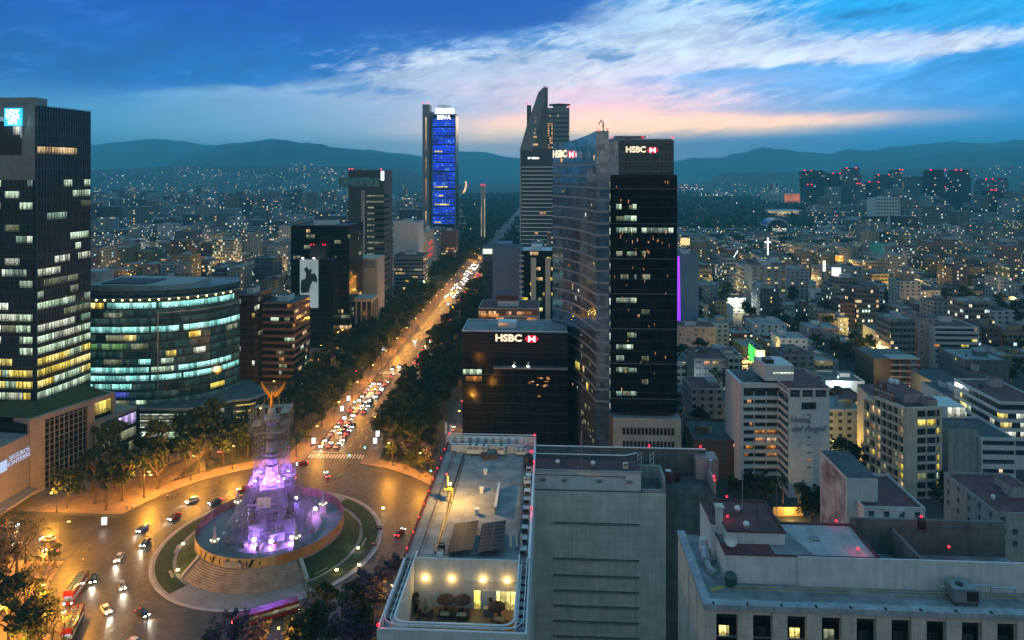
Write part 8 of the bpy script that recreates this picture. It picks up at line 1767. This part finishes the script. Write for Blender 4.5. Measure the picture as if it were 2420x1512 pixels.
# ================================================================ people on the pavements and the terrace
PMAT = [mat('skin_tone', (.32, .18, .12), .6), mat('dark_trousers', (.02, .022, .03), .8)]
def person_mesh(shirt, sit=False, seed=0):
    a = .12 if seed % 2 else -.1
    if not sit:
        pts = [(0, 0, .95, .15, .12), (0, 0, 1.2, .15, .11), (0, 0, 1.42, .18, .10), (0, 0, 1.52, .06), (0, .01, 1.62, .085, .10), (0, .01, 1.72, .07), (.1, 0, .88, .095), (.11, a, .48, .065), (.11, a * .3 - .05, .07, .045), (.11, a * .3 + .1, .03, .035),
               (-.1, 0, .88, .095), (-.11, -a, .48, .065), (-.11, -a - .05, .07, .045), (-.11, -a + .1, .03, .035), (.21, 0, 1.40, .055), (.26, -a * .6, 1.14, .042), (.27, -a + .08, .9, .034), (.27, -a + .1, .82, .03), (-.21, 0, 1.40, .055), (-.26, a * .6, 1.14, .042), (-.27, a + .08, .9, .034), (-.27, a + .1, .82, .03)]
        ed = [(0, 1), (1, 2), (2, 3), (3, 4), (4, 5), (0, 6), (6, 7), (7, 8), (8, 9), (0, 10), (10, 11), (11, 12), (12, 13), (2, 14), (14, 15), (15, 16), (16, 17), (2, 18), (18, 19), (19, 20), (20, 21)]
    else:
        pts = [(0, 0, .55, .16, .13), (0, -.02, .8, .15, .11), (0, 0, 1.02, .18, .10), (0, 0, 1.12, .06), (0, .02, 1.22, .085, .10), (0, .02, 1.32, .07), (.1, .1, .52, .09), (.12, .48, .5, .065), (.12, .5, .1, .045), (.12, .6, .05, .035), (-.1, .1, .52, .09), (-.12, .48, .5, .065), (-.12, .5, .1, .045), (-.12, .6, .05, .035),
               (.21, 0, 1.0, .055), (.27, .08, .76, .042), (.2, .33, .74, .034), (-.21, 0, 1.0, .055), (-.27, .08, .76, .042), (-.2, .33, .74, .034)]
        ed = [(0, 1), (1, 2), (2, 3), (3, 4), (4, 5), (0, 6), (6, 7), (7, 8), (8, 9), (0, 10), (10, 11), (11, 12), (12, 13), (2, 14), (14, 15), (15, 16), (2, 17), (17, 18), (18, 19)]
    me = skin('person', pts, ed, PMAT[0]); me.materials.append(PMAT[1]); me.materials.append(shirt)
    zs = (.93, 1.5) if not sit else (.58, 1.1)
    for p in me.polygons:
        c = p.center; arm = abs(c.x) > .235 and c.z < (.95 if not sit else .76)
        p.material_index = 0 if c.z > zs[1] or arm else (1 if c.z < zs[0] else 2)
    return me
SH = [(mat(n_ + '_shirt', c, .8), n_) for n_, c in (('white', (.55, .55, .53)), ('blue', (.05, .12, .3)), ('red', (.3, .03, .03)), ('grey', (.16, .16, .17)), ('cyan', (.08, .4, .45)))]
hair = MB(); hair.lathe([(.02, .11), (.09, .07), (.105, 0), (.1, -.06), (.06, -.09)][::-1], 8); HM = hair.mesh('hair', mat('dark_hair', (.015, .01, .008), .6), True)
pmesh = [(person_mesh(m_, False, i), n_) for i, (m_, n_) in enumerate(SH)]; pr_ = random.Random(8)
def person(p, rz, i, look, sit=False, me=None):
    e = empty('person', p, rz); inst('body', me or pmesh[i][0], e); inst('hair', HM, e, (0, -.02, 1.70 if not sit else 1.30)); later(e, look, 'person', None, 1); return e
for px, py, i in ((792, 1135, 4), (800, 1132, 4), (806, 1130, 4), (775, 1152, 0), (396, 1178, 0), (408, 1176, 1), (420, 1172, 3), (520, 1142, 2), (832, 962, 0), (838, 958, 3), (846, 930, 1), (850, 928, 2), (826, 1102, 3), (822, 1105, 1), (960, 1108, 2), (990, 1128, 0), (300, 1205, 3), (312, 1202, 0), (210, 1300, 1), (196, 1330, 0), (905, 1070, 3), (885, 1060, 1)):
    person(G(px, py, .22), pr_.random() * 6.28, i, f'person in a {pmesh[i][1]} shirt and dark trousers standing')
sm_ = person_mesh(SH[0][0], True)
for u, v in ((612, 1350), (690, 1335)):
    x, y = L(th, *c8(u, v), ZT); person(W(th, x, min(max(y, 2.9), 13.4), ZT), pr_.random() * 6.28, 0, 'person in a white shirt sitting on the terrace', True, sm_)
# ================================================================ odd buildings in and beyond the park
t = aligned('sign_building', 196, 560, 'low wall with a round-cornered pinkish office rental board behind the glass tower', 'building'); z = Z_at(640, 560)
b = MB(); b.box(-6, 0, 0, 17, 14, z); b.build('wall', M['conc'], t); b = MB(); b.box(-2, -.3, z - 7.6, 13.5, -.02, z - .5); b.build('sign_board', M['pink'], t)
text('OFICINAS\nEN RENTA', 2.3, M['sign_dark'], t, (6, -.4, z - 4.1), (R(90), 0, 0), 'sign_letters', .04)
t = aligned('museum', 1809, 2500, 'long low museum with an amber-lit end wall among park trees', 'museum'); w = 79 * 2500 / F; z1 = Z_at(462, 2500)
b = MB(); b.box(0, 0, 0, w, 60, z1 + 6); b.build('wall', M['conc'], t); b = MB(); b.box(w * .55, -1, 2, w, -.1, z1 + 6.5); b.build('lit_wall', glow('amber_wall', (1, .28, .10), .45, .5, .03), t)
t = aligned('pavilion', 1815, 1750, 'pale oval-roofed pavilion glowing warm among park trees', 'pavilion'); w = 86 * 1750 / F
b = MB(); b.lathe([(w * .42, 0), (w * .42, 13)], 28, (w / 2, 25, 0), sq=.5); b.build('glazed_wall', glow('warm_hall', (1, .75, .4), .45, .5, .05), t); b = MB(); b.lathe([(w * .3, 14.5), (w * .52, 14), (w * .52, 15), (w * .4, 16.5), (w * .1, 17.5)], 32, (w / 2, 25, 0), sq=.5); b.build('roof', M['white'], t)
t = aligned('arena', 1811, 1230, 'arched white-rimmed hall with lit storeys at the near park edge', 'hall'); w = 51 * 1230 / F; n = 18; z0, zc = 14, 30
ar = [(w / 2 - w / 2 * math.cos(math.pi * i / n), z0 + (zc - z0) * math.sin(math.pi * i / n)) for i in range(n + 1)]
b = MB(); b.add([(x, 0, z) for x, z in ar] + [(x, 40, z) for x, z in ar], [(i, i + 1, n + 2 + i, n + 1 + i) for i in range(n)] + [tuple(range(n + 1))[::-1]]); b.box(0, .05, 0, w, 40, z0); b.build('hall', M['g_navy'], t)
b = MB(); b.tube([(x, -.6, z) for x, z in ar], 1.1, 6); b.build('arch_rim', M['white'], t)
for i in range(3): runs(t, Fac([(0, 0), (w, 0)]), 3 + i * 3.8, 5.6 + i * 3.8, [(w * .25, w * .9, 'white')], .3)
e = aligned('mast', 1977, 1330, 'tall white flagpole at the near edge of the park', 'mast'); b = MB(); b.tube([(0, 0, 0), (0, 0, Z_at(512, 1330))], .8, 6); b.build('shaft', M['white_box'], e); red_light(W(e, 0, 0, Z_at(512, 1330)), .8)
t = aligned('long_building', 1896, 1120, 'long white two-tier building with a row of warm lit openings below the park', 'building'); w = 132 * 1120 / F; z1 = Z_at(560, 1120)
b = MB(); b.box(0, 0, 0, w, 20, z1); b.build('wall', M['white'], t); b = MB(); b.box(-.5, -.5, z1, w + .5, 20.5, z1 + .8); b.build('roof', M['roof_grey'], t)
for i in range(16): b = MB(); q = 2 + i * (w - 5) / 15.5; b.box(q, -.3, z1 - 6.5, q + 3.0, -.02, z1 - 3.2); b.build('window', OFF['warm' if i % 3 else 'yellow'], t)
t = aligned('large_billboard', 2333, 640, 'large grey lit scaffold of roof billboards near the right margin', 'billboard'); w = 82 * 640 / F; z0, z1 = Z_at(722, 640), Z_at(694, 640)
b = MB(); b.box(0, 0, z0, w, .5, z1); b.build('back_panel', M['grey_panel'], t); b = MB(); b.box(0, -.9, z1, w, -.4, z1 + .4); b.box(0, -1.6, z0 - .4, w, -1.0, z0); b.build('light_bar', glow('billboard_light', (.85, 1, .9), 2.2), t)
for i in range(6): b = MB(); b.box(i * (w - .4) / 5, .5, 0, i * (w - .4) / 5 + .4, 1.2, z1); b.build('post', M['steel'], t)
lamp_in(t, 2500, (.85, 1, .9), (w / 2, -3, (z0 + z1) / 2), 1.0)
settle_labels()
